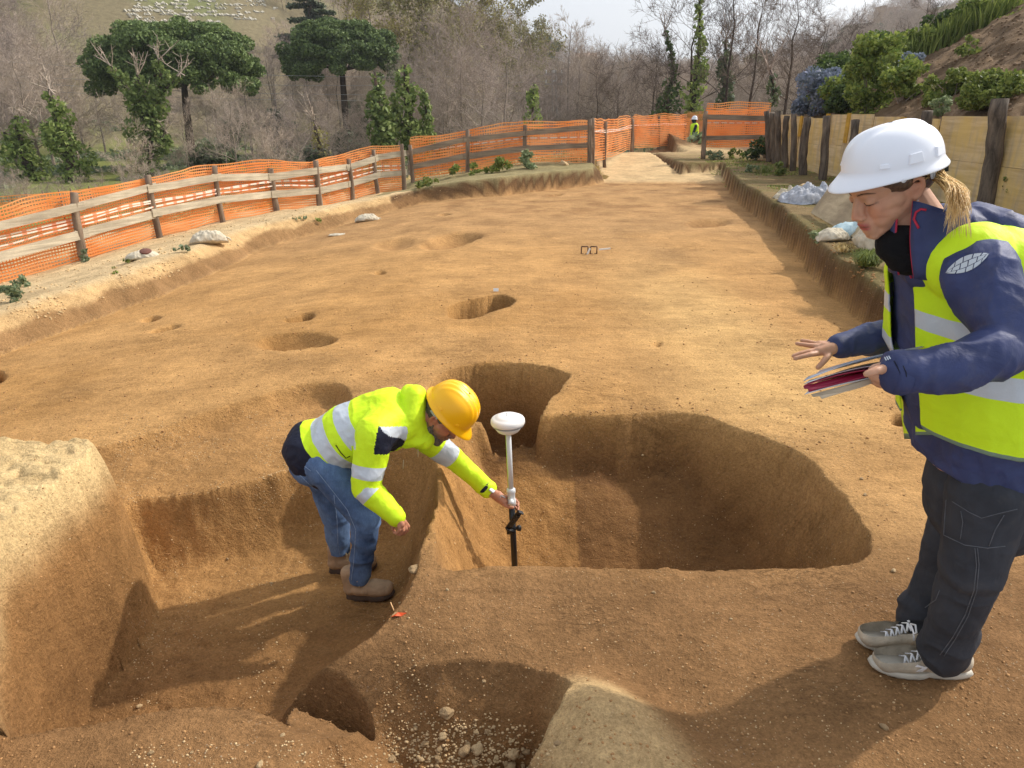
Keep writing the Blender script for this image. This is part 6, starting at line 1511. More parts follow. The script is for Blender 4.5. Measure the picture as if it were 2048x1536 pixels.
# far (right) hand, palm down, fingers spread over the pit
w0 = P_(1680, 692, 1.95); pm = P_(1650, 697, 1.94)
caps.append((w0, pm, .020, .019)); caps.append((P_(1664, 694, 1.965), P_(1638, 690, 1.965), .019, .013)); caps.append((P_(1664, 697, 1.93), P_(1638, 703, 1.925), .018, .013)); caps.append((P_(1650, 696, 1.945), P_(1638, 697, 1.945), .017, .013))
finger(caps, [P_(1638, 706, 1.922), P_(1620, 709, 1.905), P_(1604, 713, 1.898), P_(1590, 717, 1.895)], .0088)
finger(caps, [P_(1638, 700, 1.938), P_(1618, 703, 1.93), P_(1601, 707, 1.925), P_(1587, 712, 1.922)], .0088)
finger(caps, [P_(1638, 693, 1.955), P_(1620, 691, 1.958), P_(1606, 689, 1.96), P_(1594, 687, 1.962)], .0084)
finger(caps, [P_(1640, 689, 1.972), P_(1624, 685, 1.985), P_(1612, 682, 1.99), P_(1603, 681, 1.995)], .0076)
finger(caps, [P_(1662, 703, 1.925), P_(1652, 717, 1.90), P_(1644, 727, 1.89), P_(1636, 735, 1.885)], .0102)
# near (left) hand gripping the papers
caps += [(P_(1800, 744, 1.46), P_(1776, 748, 1.46), .026, .027), (P_(1776, 744, 1.47), P_(1756, 746, 1.47), .026, .022)]
finger(caps, [P_(1765, 738, 1.445), P_(1752, 741, 1.435), P_(1742, 745, 1.432), P_(1733, 748, 1.432)], .0105)
finger(caps, [P_(1768, 760, 1.46), P_(1757, 766, 1.47), P_(1745, 763, 1.49), P_(1740, 758, 1.50)], .0088)
finger(caps, [P_(1776, 764, 1.455), P_(1768, 771, 1.465), P_(1756, 769, 1.485), P_(1750, 763, 1.50)], .0088)
finger(caps, [P_(1785, 765, 1.45), P_(1779, 772, 1.462), P_(1770, 772, 1.48), P_(1764, 766, 1.495)], .0085)
finger(caps, [P_(1794, 765, 1.45), P_(1790, 772, 1.46), P_(1783, 773, 1.475), P_(1778, 768, 1.49)], .0078)
me = blob('body', caps, .0026, 5, MAT['skin'])
def ex(bl, L, v):
    x, y, z = L.T
paint_skin(me, HM, HK, S(198, 150, 120), S(176, 92, 88), ex)
body = part('body', me, W)
# lashes and brow as fine geometry
for s in (-1, 1):
    mb = MB(); pts = [HM @ (Vector((x, s*y, z))*HK) for x, y, z in ((.0805, .018, -.001), (.0835, .026, -.006), (.0805, .036, -.0065), (.073, .044, -.003))]
    pts = on_surf(me, pts, .0004); mb.tube(pts, [.0008, .0014, .0015, .0008], 5); part('eyelashes', mb.mesh('eyelashes', MAT['hairdark'], True), body)
    mb = MB(); pts = [HM @ (Vector((x, s*y, z))*HK) for x, y, z in ((.088, .012, .022), (.084, .024, .0275), (.075, .038, .028), (.064, .050, .022))]
    pts = on_surf(me, pts, .0002); mb.tube(pts, [.0016, .0024, .0020, .0008], 6, True, 0, .5); part('eyebrow', mb.mesh('eyebrow', MAT['hairdark'], True), body)
mb = MB(); q = on_surf(me, [HM @ (Vector((-.012, .078, -.034))*HK)], .001); mb.tube([q[0], q[0]+Vector((0, 0, -.002))], .0028, 8); part('earring', mb.mesh('earring', MAT['strapw'], True), body)
# hair
hc = [(HM @ Vector((-.012, 0, .040)), HM @ Vector((-.032, 0, .036)), .0815, .0815, HM.to_3x3() @ Vector((0, 1, 0)), .96), (HM @ Vector((-.05, 0, .02)), HM @ Vector((-.07, 0, -.01)), .05, .042, HM.to_3x3() @ Vector((0, 1, 0)), 1.2)]
for s in (-1, 1): hc.append((HM @ Vector((.030, s*.052, .040)), HM @ Vector((.000, s*.060, .020)), .022, .022))
hm = blob('hair', hc, .004, 5, MAT['hairdark']); X3 = HM.to_3x3()
cut(hm, [(HM @ Vector((.056, 0, .03)), X3 @ Vector((-1, 0, .25)))]); folds(hm, .002, 60, (1, 1, .3), 3); hair = part('hair', hm, W)
R = random.Random(4); mb = MB()
tie = HM @ Vector((-.100, .012, .002))
for k in range(420):
    j = Vector((R.gauss(0, .010), R.gauss(0, .016), R.gauss(0, .014))); spread = R.random()
    tx = R.uniform(1886, 1944); ty = R.uniform(402, 440) if R.random() < .55 else (R.uniform(440, 478) if R.random() < .4 else R.uniform(384, 402))
    p0 = tie+j*.5; p1 = P_(1886+R.uniform(-12, 14), 376+R.uniform(-4, 18), YC-.08+R.uniform(-.05, .04)); p2 = P_((1886+tx)/2+22, 378+(ty-395)*.3+R.uniform(-8, 8), YC-.14+R.uniform(-.05, .03)); p3 = P_(tx, ty, YC-.19+R.uniform(-.04, .03))
    pts = []
    for i in range(10):
        t = i/9; a = p0.lerp(p1, t); b = p1.lerp(p2, t); c = p2.lerp(p3, t); d = a.lerp(b, t); e = b.lerp(c, t); pts.append(d.lerp(e, t)+Vector((0, 0, .010*sin(t*pi))))
    mb.tube(pts, [.0009, .0012, .0013, .0013, .0012, .0010, .0008, .0006, .0004, .0002], 3)
for k in range(120):
    s0 = HM @ Vector((R.uniform(-.06, -.03), .070+R.uniform(0, .008), R.uniform(.0, .025))); pts = [s0.lerp(tie+Vector((0, 0, R.uniform(-.01, .01))), i/5)+X3 @ Vector((0, .009*sin(i/5*pi), -.004*sin(i/5*pi))) for i in range(6)]; mb.tube(pts, .0009, 3)
part('ponytail', mb.mesh('ponytail', MAT['blond'], True), hair)
# helmet
tp = radians(13.5); h_f = Vector((-cos(tp)*cos(yaw), -cos(tp)*sin(yaw), -sin(tp))); HH = frame(h_f, hl_, P_(1783, 326))
hel = helmet(W, HH, 'hatw', 'ridge', .112, .114, .104, .088, .032)
# suspension band and knob at the back
mb = MB(); pts = [HH @ Vector((cos(t)*.098, sin(t)*.092, -.020-.012*max(0, -cos(t)))) for t in np.linspace(1.9, 2*pi-1.9, 24)]
for a, b in zip(pts, pts[1:]): mb.quad(a-X3 @ Vector((0, 0, .017)), b-X3 @ Vector((0, 0, .017)), b+X3 @ Vector((0, 0, .012)), a+X3 @ Vector((0, 0, .012)))
o = part('headband', mb.mesh('headband', MAT['strapw'], True), hel); solid(o, .0025, 0)
mb = MB(); kb = HH @ Vector((-.105, .0, -.033)); kx = HH.to_3x3() @ Vector((-1, .35, 0)); mb.lathe([(.001, 0), (.015, 0), (.015, .006), (.011, .009), (.011, .016), (.016, .020), (.016, .030), (.001, .031)], 14, Matrix.Translation(kb) @ kx.to_track_quat('Z', 'Y').to_matrix().to_4x4())
mb.box(HH @ Vector((-.088, .040, -.028)), .045, .008, .028, HH.to_3x3() @ Matrix.Rotation(-.55, 3, 'Z')); part('ratchet_knob', mb.mesh('ratchet_knob', MAT['blackp'], True), hel)
mb = MB(); q = HH @ Vector((.045, .101, -.020)); mb.tube([q, q+HH.to_3x3() @ Vector((0, .004, -.001))], .006, 12); part('strap_eyelet', mb.mesh('strap_eyelet', MAT['hatw'], True), hel)
# neck warmer
nk = blob('neck_warmer', [(P_(1800, 484, YC-.02), P_(1818, 508, YC-.02), .046, .052, lat, 1.1), (P_(1830, 465, YC), P_(1850, 490, YC), .052, .06, lat, 1.2), (P_(1782, 484, YC-.02), P_(1788, 496, YC-.02), .028, .034, lat, 1.5)], .005, 5, MAT['black']); folds(nk, .004, 22, (1, 1, 1.5), 8); part('neck_warmer', nk, W)
# jacket
jc = list(torso)+[(P_(1968, 1015), P_(1960, 900), .158, .152, lat, 1.18)]+list(arm_near)+list(arm_far)
jc += [(P_(1962, 552, 1.60), P_(1942, 532, 1.70), .077, .074), (P_(1880, 560, 1.98), P_(1905, 520, 1.86), .078, .09), (P_(1990, 1000), P_(2000, 1060), .150, .158, lat, 1.2)]
jc += [(P_(1915, 490, YC-.02), P_(1880, 500, YC-.02), .085, .070, lat, 1.2), (P_(1880, 520, YC-.02), P_(1850, 540, YC-.02), .080, .045, lat, 1.5)]
jc += [(P_(1945, 452, YC), P_(1995, 472, YC-.02), .050, .056, lat, 1.7), (P_(1995, 472, YC-.02), P_(2020, 505, YC-.02), .056, .040, lat, 1.7)]
jm = blob('jacket', jc, .0048, 5, [MAT['navy'], MAT['navyd']])
cut(jm, [(P_(1960, 988, YC-.15), Vector((.26, -.12, 1)))], True)
nearc = lambda v: 1+.6*np.exp(-((v[:, 1]-1.5)/.12)**2)
folds(jm, .0085, 9.5, (1.2, 1.2, .8), 21, .8, nearc); folds(jm, .0042, 22, (1, 1, .8), 31, .75)
jack = part('jacket', jm, W)
def cuff(p, d, r, mat, ln=.035, par=jack):
    mb = MB(); d = Vector(d).normalized(); M_ = Matrix.Translation(p) @ d.to_track_quat('Z', 'Y').to_matrix().to_4x4(); mb.lathe([(r*.6, ln+.002), (r, ln), (r*1.06, ln*.6), (r*1.08, 0), (r*.9, -.006)][::-1], 28, M_); part('cuff', mb.mesh('cuff', MAT[mat], True), par)
cuff(P_(1806, 743, 1.46), P_(1770, 746, 1.46)-P_(1806, 743, 1.46), .046, 'navy', .030); cuff(P_(1690, 690, 1.96), P_(1664, 694, 1.95)-P_(1690, 690, 1.96), .035, 'navy', .026)
# front zip, red piping and drawcord on the collar
zp = onto(jm, [(1794, 408), (1797, 440), (1800, 470), (1806, 505), (1815, 535), (1824, 556)], .002)
if len(zp) > 2: seam(jack, zp, 'red', .0028, 'zip')
# tall standing collar, open at the throat, with the zip along its front edge
mb = MB(); n_c, m_c = 46, 9; cb = P_(1872, 545, YC-.01); ct = P_(1858, 412, YC-.02)
for i in range(n_c):
    th = 2*pi*(.035+.93*i/(n_c-1))
    for j in range(m_c):
        q = j/(m_c-1); rf = .088-.002*q; rl = .100-.014*q; cc_ = cb.lerp(ct, q); op = .0
        d = fr*(cos(th)*(rf+.012*sin(q*pi)+(.022*(1-q) if cos(th) > 0 else .01*(1-q))))+lat*(sin(th)*rl); d.z += .010*sin(th*3+1)*q*.6+(.012*cos(th)*q)
        mb.v.append(tuple(cc_+d))
for i in range(n_c-1):
    for j in range(m_c-1): a = i*m_c+j; mb.f.append((a, a+m_c, a+m_c+1, a+1)); mb.mi.append(0)
cm_ = mb.mesh('collar', [MAT['navy']], True); folds(cm_, .003, 18, (1, 1, 1), 61); col_ = part('collar', cm_, jack); solid(col_, .006, 0)
seam(col_, [mb.v[j] for j in range(m_c)], 'red', .0028, 'zip'); e0 = (n_c-1)*m_c; seam(col_, [mb.v[e0+j] for j in range(m_c)], 'red', .0028, 'zip')
k0 = 7*m_c; pts = onto(cm_, [(1853, 420), (1843, 418), (1834, 424), (1830, 438), (1835, 450), (1838, 456)], .006)
if len(pts) > 3: seam(col_, pts, 'red', .0030, 'drawcord')
for ln in ([(1788, 722), (1800, 745), (1803, 775)], [(1800, 718), (1812, 745), (1815, 780)], [(1898, 960), (1940, 975), (1990, 990), (2040, 996)]):
    dn = []
    for a, b in zip(ln, ln[1:]): dn += [(a[0]+(b[0]-a[0])*k/5, a[1]+(b[1]-a[1])*k/5) for k in range(5)]
    q = onto(jm, dn+[ln[-1]], .0006)
    if len(q) > 3: seam(jack, q, 'navyd', .0013)
# sleeve emblem: white leaf-shaped block pattern
def px_patch(me, polys, mat, name, par, th=.0015):
    mb = MB(); nf = 0
    for poly in polys:
        q = onto(me, poly, th)
        if len(q) == len(poly) and len(q) >= 3: n_0 = len(mb.v); mb.v += [tuple(p) for p in q]; mb.f.append(tuple(range(n_0, n_0+len(q)))); mb.mi.append(0)
    if mb.f: o = part(name, mb.mesh(name, MAT[mat]), par); return o
def lens_pt(u, v):  # u 0..1 along the long axis, v -1..1 across
    a = (1892, 546); b = (1979, 509); cx = a[0]+(b[0]-a[0])*u; cy = a[1]+(b[1]-a[1])*u; wd = 14.5*sin(pi*u)**.85; nx, ny = (b[1]-a[1]), -(b[0]-a[0]); l_ = sqrt(nx*nx+ny*ny); return (cx-nx/l_*wd*v*-1, cy-ny/l_*wd*v*-1)
em = []
for (v0, v1, cuts) in ((-1, -.42, (0.04, .22, .42, .60, .80, .96)), (-.34, .30, (.02, .16, .34, .52, .72, .90, .99)), (.38, 1, (.05, .26, .46, .66, .84, .96))):
    for i in range(len(cuts)-1):
        u0, u1 = cuts[i]+.012, cuts[i+1]-.012; um = (u0+u1)/2; sk = .03; em.append([lens_pt(max(0, u0-sk), v0), lens_pt(um-sk, v0), lens_pt(u1-sk, v0), lens_pt(min(1, u1+sk), v1), lens_pt(um+sk, v1), lens_pt(min(1, u0+sk), v1)])
px_patch(jm, em, 'reflect', 'sleeve_emblem', jack, .003)
px_patch(jm, [[(1770, 716), (1772, 715), (1775, 722), (1773, 723)], [(1774, 715), (1776, 714), (1779, 721), (1777, 722)], [(1778, 714), (1780, 713), (1783, 719), (1781, 720)]], 'reflect', 'cuff_mark', jack, .003)
# vest
vt = [(c[0], c[1], c[2]+.020, c[3]+.017)+tuple(c[4:]) for c in torso]+[(P_(1975, 985), P_(1965, 850), .170, .166, lat, 1.18), (P_(1935, 522, 1.675), P_(1905, 505, 1.92), .098, .088)]
vm = blob('vest', vt, .0055, 5, [MAT['hiviz'], MAT['reflect'], MAT['piping']])
zt = lambda py, Y=1.58: P_(1960, py, Y)
tilt = Vector((-.03, -.10, 1)).normalized()
pl = lambda py: (zt(py), tilt)
cut(vm, [pl(920)])
# open front and neck
v_, n__ = co_of(vm)
bm = bmesh.new(); bm.from_mesh(vm)
axis0, axis1 = P_(1965, 985), P_(1925, 540)
dele = []
for f in bm.faces:
    c = f.calc_center_median(); t = (c.z-axis0.z)/(axis1.z-axis0.z); a = axis0.lerp(axis1, t); d = c-a
    lt = d.dot(lat); ff = d.dot(fr); w_open = .034+.02*t
    if ff > .0 and abs(lt+.085) < w_open: dele.append(f)
    elif t > .93 and (c-P_(1895, 470)).length < .125: dele.append(f)
bmesh.ops.delete(bm, geom=dele, context='FACES')
for it in range(14):
    nw = {}
    for v in bm.verts:
        if v.is_boundary:
            nb = [e.other_vert(v) for e in v.link_edges if e.is_boundary]
            if len(nb) == 2: nw[v] = v.co*.4+(nb[0].co+nb[1].co)*.3
    for v, q in nw.items(): v.co = q
bm.to_mesh(vm); bm.free()
folds(vm, .006, 5.5, (1, 1, .6), 51, .55); folds(vm, .002, 20, (1, 1, 1), 52)
zof = lambda py: zt(py).dot(tilt)
b1a, b1b, b2a, b2b, hemz = zof(702), zof(664), zof(806), zof(757), zof(912)
def vband(c):
    z = c.dot(tilt)
    if b1a < z < b1b or b2a < z < b2b: return 1
    return 2 if z < hemz else 0
bands(vm, [pl(702), pl(664), pl(806), pl(757), pl(912)], vband)
vest = part('vest', vm, W); solid(vest, .004, 0)
# the loose far flap of the vest hanging forward
mb = MB(); n = 30; m = 9
def flap(u, v):
    py = 548+330*v; l = 1788+ (0 if v < .45 else (v-.45)*40); r = 1824+14*v; px = l+(r-l)*u; return P_(px, py+6*u*(1-v), 1.92-.10*u+.03*sin(u*5+v*3))
mb.v = [tuple(flap(j/(m-1), i/(n-1))) for i in range(n) for j in range(m)]
for i in range(n-1):
    for j in range(m-1): a = i*m+j; mb.f.append((a, a+1, a+m+1, a+m)); v = (i+.5)/(n-1); mb.mi.append(1 if (.33 < v < .45 or .66 < v < .70) else (2 if v > .975 else 0))
o = part('vest_flap', mb.mesh('vest_flap', [MAT['hiviz'], MAT['reflect'], MAT['piping']], True), vest); solid(o, .004, 0)
mb = MB(); n = 16
def flap2(u, v): return P_(1832+u*34, 772+v*98, 1.80-.06*u+.02*sin(v*4))
mb.v = [tuple(flap2(j/5, i/(n-1))) for i in range(n) for j in range(6)]
for i in range(n-1):
    for j in range(5): a = i*6+j; mb.f.append((a, a+1, a+7, a+6)); mb.mi.append(0 if i < n-2 else 2)
o = part('vest_flap', mb.mesh('vest_flap', [MAT['hiviz'], MAT['reflect'], MAT['piping']], True), vest); solid(o, .004, 0)
# vest edge piping round the arm opening
# trousers
tc = [(c[0], c[1], c[2], c[3]+.004) for c in legs]+[(P_(1978, 960), P_(1970, 1010), .146, .142, lat, 1.15)]
tc += [(P_(1900, 1262, 1.70), P_(1888, 1300, 1.70), .070, .066), (P_(1845, 1215, 1.885), P_(1836, 1246, 1.885), .064, .060)]
tm = blob('trousers', tc, .0046, 4, MAT['work'])
cut(tm, [(Vector((0, 0, zfw+.060)), Vector((0, 0, 1)))], True)
lowm = lambda v: .35+1.1*sstep(.55, .1, v[:, 2])
folds(tm, .011, 7.0, (1, 1, 1.5), 71, .65, lowm); folds(tm, .003, 26, (1, 1, 1), 72)
tr_o = part('trousers', tm, W)
for poly in ([(1893, 1000), (1890, 1040), (1888, 1070), (1930, 1090), (1975, 1096), (2010, 1092)], [(1905, 1003), (1940, 1025), (1963, 1036), (2000, 1026), (2034, 1018)], [(1922, 1022), (1926, 1045), (1921, 1078)], [(2008, 1030), (1990, 1060), (1978, 1092)],
             [(1950, 1096), (1953, 1130), (1948, 1180), (1930, 1230), (1905, 1275), (1880, 1310)], [(1955, 1096), (1958, 1130), (1953, 1182), (1936, 1232), (1911, 1277), (1888, 1312)], [(1880, 1180), (1872, 1200), (1850, 1215)]):
    dn = []
    for a, b in zip(poly, poly[1:]): dn += [(a[0]+(b[0]-a[0])*k/6, a[1]+(b[1]-a[1])*k/6) for k in range(6)]
    q = onto(tm, dn+[poly[-1]], .0008)
    if len(q) > 3: seam(tr_o, q, 'stitch', .0013)
# shoes
s1, M1, L1 = shoe('shoe', W, hit(1942, 1350), hit(1735, 1336), .100, 'shoe')
s2, M2, L2 = shoe('shoe', W, hit(1880, 1300), hit(1709, 1287), .100, 'shoe')
# side mark on the near shoe
for o_s in (s1,):
    px_patch(o_s.data, [[(1829, 1333), (1834, 1329), (1848, 1333), (1868, 1331), (1852, 1336)], [(1831, 1342), (1846, 1334), (1854, 1336), (1844, 1343)]], 'lace', 'side_mark', o_s, .002)
# papers and folder in the near hand
MAT['paper'] = simple('paper', S(206, 204, 206), .7, 5, .04); MAT['paperb'] = simple('paper_beige', S(190, 172, 146), .8, 5, .06); MAT['folder'] = simple('folder_red', S(150, 28, 62), .45, 5, .08); MAT['plastic'] = simple('plastic_sleeve', S(176, 184, 196), .2, 5, .05, spec=.6)
pr_ = thing('document_folder', 'sheaf of papers with a crimson folder held in the woman\'s left hand', 'papers', P_(1740, 755, 1.5))
def sheet(name, c0, c1, c2, c3, mat, sag=.0, th=.0012):
    n = 14; m = 5; mb = MB()
    for i in range(n):
        u = i/(n-1)
        for j in range(m):
            v = j/(m-1); a = c0.lerp(c1, u); b = c3.lerp(c2, u); q = a.lerp(b, v); q = q+Vector((0, 0, sag*sin(u*pi)+.004*sin(v*6+u*4))); mb.v.append(tuple(q))
    for i in range(n-1):
        for j in range(m-1): a = i*m+j; mb.f.append((a, a+1, a+m+1, a+m)); mb.mi.append(0)
    o = part(name, mb.mesh(name, MAT[mat], True), pr_); solid(o, th, 0)
E_ = lambda x, y, Y: P_(x, y, Y)
sheet('sheet', E_(1607, 762, 1.50), E_(1845, 690, 1.62), E_(1850, 700, 1.78), E_(1640, 740, 1.66), 'plastic', .006)
sheet('sheet', E_(1608, 768, 1.48), E_(1800, 722, 1.56), E_(1805, 718, 1.72), E_(1650, 752, 1.64), 'paper', .004)
sheet('folder', E_(1608, 772, 1.475), E_(1770, 733, 1.52), E_(1775, 730, 1.68), E_(1650, 757, 1.64), 'folder', .003, .002)
sheet('folder', E_(1618, 784, 1.47), E_(1765, 742, 1.50), E_(1770, 734, 1.55), E_(1607, 771, 1.476), 'folder', -.004, .002)
sheet('sheet', E_(1609, 789, 1.462), E_(1765, 748, 1.49), E_(1770, 740, 1.60), E_(1640, 772, 1.60), 'paper', -.002)
sheet('sheet', E_(1644, 798, 1.455), E_(1770, 754, 1.485), E_(1770, 746, 1.50), E_(1622, 788, 1.47), 'paperb', -.006)
# ================================================================ the surveyor in the yellow helmet
YM = 2.88
Q_ = lambda x, y, Y=YM: atY(x, y, Y)
zf = H(-.80, 2.76)
U = thing('person', 'bearded man in yellow helmet and fluorescent jacket bending to hold the survey pole', 'person', Vector((-.80, 2.80, zf)))
lat2 = Vector((.0, 1, 0))
pit2 = radians(47); yw = radians(-14)
mf = Vector((cos(pit2)*cos(yw), cos(pit2)*sin(yw), -sin(pit2))); ml = Vector((sin(radians(14)), 1, 0)).normalized()
KM = 1.0
MM = frame(mf, ml, Q_(885, 833, YM))
torso2 = [(Q_(640, 905), Q_(700, 868), .132, .135, lat2, 1.15), (Q_(700, 868), Q_(775, 838), .135, .135, lat2, 1.25), (Q_(775, 838), Q_(808, 838), .128, .105, lat2, 1.45)]
near_arm = [(Q_(748, 868, 2.70), Q_(732, 975, 2.64), .078, .060), (Q_(732, 975, 2.64), Q_(792, 1033, 2.60), .060, .040)]
far_arm = [(Q_(835, 862, 3.02), Q_(905, 915, 3.08), .068, .056), (Q_(905, 915, 3.08), Q_(975, 977, 3.07), .054, .042)]
leg2 = [(Q_(645, 925, 2.80), Q_(733, 1035, 2.74), .092, .063), (Q_(733, 1035, 2.74), Q_(716, 1172, 2.76), .063, .041), (Q_(640, 920, 2.98), Q_(672, 1035, 2.98), .090, .060), (Q_(672, 1035, 2.98), Q_(683, 1150, 2.99), .058, .040)]
caps = head_caps(MM, True, KM)
caps += [(MM @ Vector((-.03, 0, -.02)), Q_(800, 835), .056, .062)]
for c in torso2+near_arm+far_arm+leg2: caps.append((c[0], c[1], c[2]-.022, c[3]-.018)+tuple(c[4:]))
# near hand: relaxed, half closed
caps += [(Q_(790, 1030, 2.60), Q_(799, 1038, 2.59), .019, .021), (Q_(799, 1036, 2.60), Q_(808, 1045, 2.60), .018, .014), (Q_(797, 1040, 2.58), Q_(803, 1049, 2.575), .018, .014)]
finger(caps, [Q_(810, 1044, 2.61), Q_(817, 1053, 2.61), Q_(814, 1062, 2.61), Q_(808, 1064, 2.61)], .0092)
finger(caps, [Q_(807, 1047, 2.595), Q_(812, 1058, 2.59), Q_(808, 1067, 2.592), Q_(801, 1068, 2.595)], .0092)
finger(caps, [Q_(803, 1050, 2.58), Q_(806, 1061, 2.575), Q_(801, 1069, 2.578), Q_(794, 1068, 2.582)], .0088)
finger(caps, [Q_(798, 1050, 2.567), Q_(799, 1060, 2.562), Q_(794, 1067, 2.565), Q_(788, 1065, 2.57)], .0080)
finger(caps, [Q_(794, 1038, 2.61), Q_(788, 1049, 2.615), Q_(786, 1058, 2.62), Q_(789, 1064, 2.62)], .0098)
# far hand round the pole
wr = Q_(980, 982, 3.06)
caps += [(wr, Q_(1000, 996, 3.04), .024, .026), (Q_(996, 992, 3.045), Q_(1008, 1004, 3.02), .026, .020)]
for i, (a, b, c, d) in enumerate((((1010, 994, 3.03), (1022, 992, 3.00), (1031, 998, 3.01), (1030, 1004, 3.03)), ((1008, 1001, 3.02), (1020, 1000, 2.995), (1031, 1006, 3.005), (1031, 1012, 3.03)), ((1005, 1006, 3.015), (1017, 1008, 2.995), (1030, 1014, 3.005), (1030, 1020, 3.03)))): 
    finger(caps, [Q_(*a), Q_(a[0]+8, a[1]-2, 3.052), Q_(1030, b[1]+6, 3.056), Q_(1037, c[1]+8, 3.035), Q_(1036, d[1]+8, 3.012)], .0092)
finger(caps, [Q_(1000, 1002, 3.03), Q_(1010, 1010, 3.005), Q_(1018, 1014, 3.0), Q_(1026, 1015, 3.0)], .0105)
me = blob('body', caps, .0028, 4, MAT['skin'])
def ex2(bl, L, v):
    x, y, z = L.T; n = .5+.5*fbm(v[:, 0]*260, v[:, 1]*260, 2, 5, v[:, 2]*260)
    bd = sstep(-.022, -.040, z+.25*(np.abs(y)-.03))*(x > -.02)*(x < .12)*(z > -.13)*(1-np.exp(-((z+.0605)/.007)**2)*(np.abs(y) < .018)*(x > .08)); bd = np.maximum(bd, ((z < -.036) & (x > -.03) & (x < .03) & (z > -.12)).astype(float)*.85)
    bl(S(92, 78, 70), bd*(.45+.5*n)); bl(S(150, 140, 132), bd*(n > .72)*.5)
paint_skin(me, MM, KM, S(186, 128, 100), S(150, 84, 76), ex2)
body2 = part('body', me, U)
v3 = MM.to_3x3(); hcap = [(MM @ Vector((-.006, 0, .040)), MM @ Vector((-.030, 0, .034)), .080, .0805, v3 @ Vector((0, 1, 0)), .97), (MM @ Vector((-.05, 0, .0)), MM @ Vector((-.055, 0, -.03)), .050, .042, v3 @ Vector((0, 1, 0)), 1.25)]
hm2 = blob('hair', hcap, .004, 4, MAT['hairgrey']); cut(hm2, [(MM @ Vector((.010, 0, .0)), v3 @ Vector((-1, 0, .55)))]); folds(hm2, .0025, 70, (1, 1, 1), 3); part('hair', hm2, U)
# beard volume
bc = [(MM @ Vector((.070, -.014, -.098)), MM @ Vector((.070, .014, -.098)), .021, .021)]
for s in (-1, 1): bc += [(MM @ Vector((-.004, s*.055, -.052)), MM @ Vector((.055, s*.030, -.088)), .017, .020), (MM @ Vector((-.006, s*.062, -.025)), MM @ Vector((-.004, s*.056, -.05)), .011, .016)]
bm_ = blob('beard', bc, .0035, 3, MAT['hairgrey']); folds(bm_, .0030, 90, (1, 1, 1), 8); part('beard', bm_, U)
# jacket
j2 = list(torso2)+list(near_arm)+list(far_arm)+[(Q_(748, 868, 2.70), Q_(775, 845, 2.80), .078, .10), (Q_(835, 862, 3.02), Q_(810, 850, 2.95), .070, .10), (Q_(628, 900), Q_(655, 925), .134, .118, lat2, 1.15)]
j2 += [(Q_(812, 860, 2.84), Q_(850, 880, 2.84), .075, .040, lat2, 1.3), (Q_(820, 830, YM), Q_(840, 850, YM), .080, .062, lat2, 1.0)]
j2 += [(Q_(830, 790, YM), Q_(822, 835, YM-.03), .048, .062, lat2, 1.6), (Q_(824, 835, YM-.04), Q_(842, 872, YM-.04), .055, .040, lat2, 1.5), (Q_(820, 786, YM), Q_(838, 788, YM), .036, .030, lat2, 1.7)]
jm2 = blob('jacket', j2, .0052, 4, [MAT['hiviz'], MAT['reflect'], MAT['navyd']])
hemn = (Q_(775, 838)-Q_(640, 905)).normalized(); hemp = Q_(600, 905)+hemn*0
hcut = (Q_(606, 925), (hemn+Vector((0, 0, .25))).normalized())
cut(jm2, [hcut], True)
folds(jm2, .0085, 8.0, (1.1, 1, 1), 91, .7); folds(jm2, .0030, 26, (1, 1, 1), 92)
def seg_t(c, a, b):
    d = b-a; t = (c-a).dot(d)/d.length_squared; q = a+d*max(0, min(1, t)); return t, (c-q).length
A0, A1, A2 = near_arm[0][0], near_arm[0][1], near_arm[1][1]; B0, B1, B2 = far_arm[0][0], far_arm[0][1], far_arm[1][1]
T0 = Q_(606, 925); Tn = hcut[1]
tpos = lambda px, py, Y=YM-.14: (Q_(px, py, Y)-T0).dot(Tn)
tb = [(tpos(640, 905), tpos(672, 895)), (tpos(690, 880), tpos(722, 868))]
dn_ = (A1-A0).normalized(); df = (B1-B0).normalized()
na = lambda px, py: (Q_(px, py, 2.62)-A0).dot(dn_); 
nbands = [((A1-A0).length*.62, (A1-A0).length*.90)]; dn2 = (A2-A1).normalized()
def mband(c):
    t1, d1 = seg_t(c, A0, A1); t2, d2 = seg_t(c, A1, A2); t3, d3 = seg_t(c, B0, B1); t4, d4 = seg_t(c, B1, B2)
    if c.y < YM-.10 and min(d1, d2) < .095 and t1 > .30:
        a = (c-A0).dot(dn_)
        if t1 < 1.0 and (.56 < a/(A1-A0).length < .80): return 1
        b = (c-A1).dot(dn2)/(A2-A1).length
        if t1 > .93 and .0 < b < .24: return 1
        return 0
    if c.y < YM-.04 and -.2 < t1 < .36 and d1 < .14 and (c-A0).dot(Vector((1, 0, -.2))) > .020: return 2 if (c-A0).dot(Vector((.8, 0, .6)).normalized()) < .062 else 1
    if min(d3, d4) < .085 and t3 > .35:
        a = (c-B0).dot(df)/(B1-B0).length
        return 1 if .55 < a < .95 else 0
    s = (c-T0).dot(Tn)
    if s < tpos(622, 912): return 2
    for lo, hi in tb:
        if lo < s < hi and t3 < .2 and c.x < Q_(735, 860).x: return 1
    return 0
pls = [(T0+Tn*s, Tn) for s in (tpos(622, 912), tb[0][0], tb[0][1], tb[1][0], tb[1][1])]
pls += [(A0+dn_*(A1-A0).length*k, dn_) for k in (.56, .80)]+[(A1+dn2*(A2-A1).length*.24, dn2)]+[(B0+df*(B1-B0).length*k, df) for k in (.55, .95)]
bands(jm2, pls, mband)
jk2 = part('jacket', jm2, U)
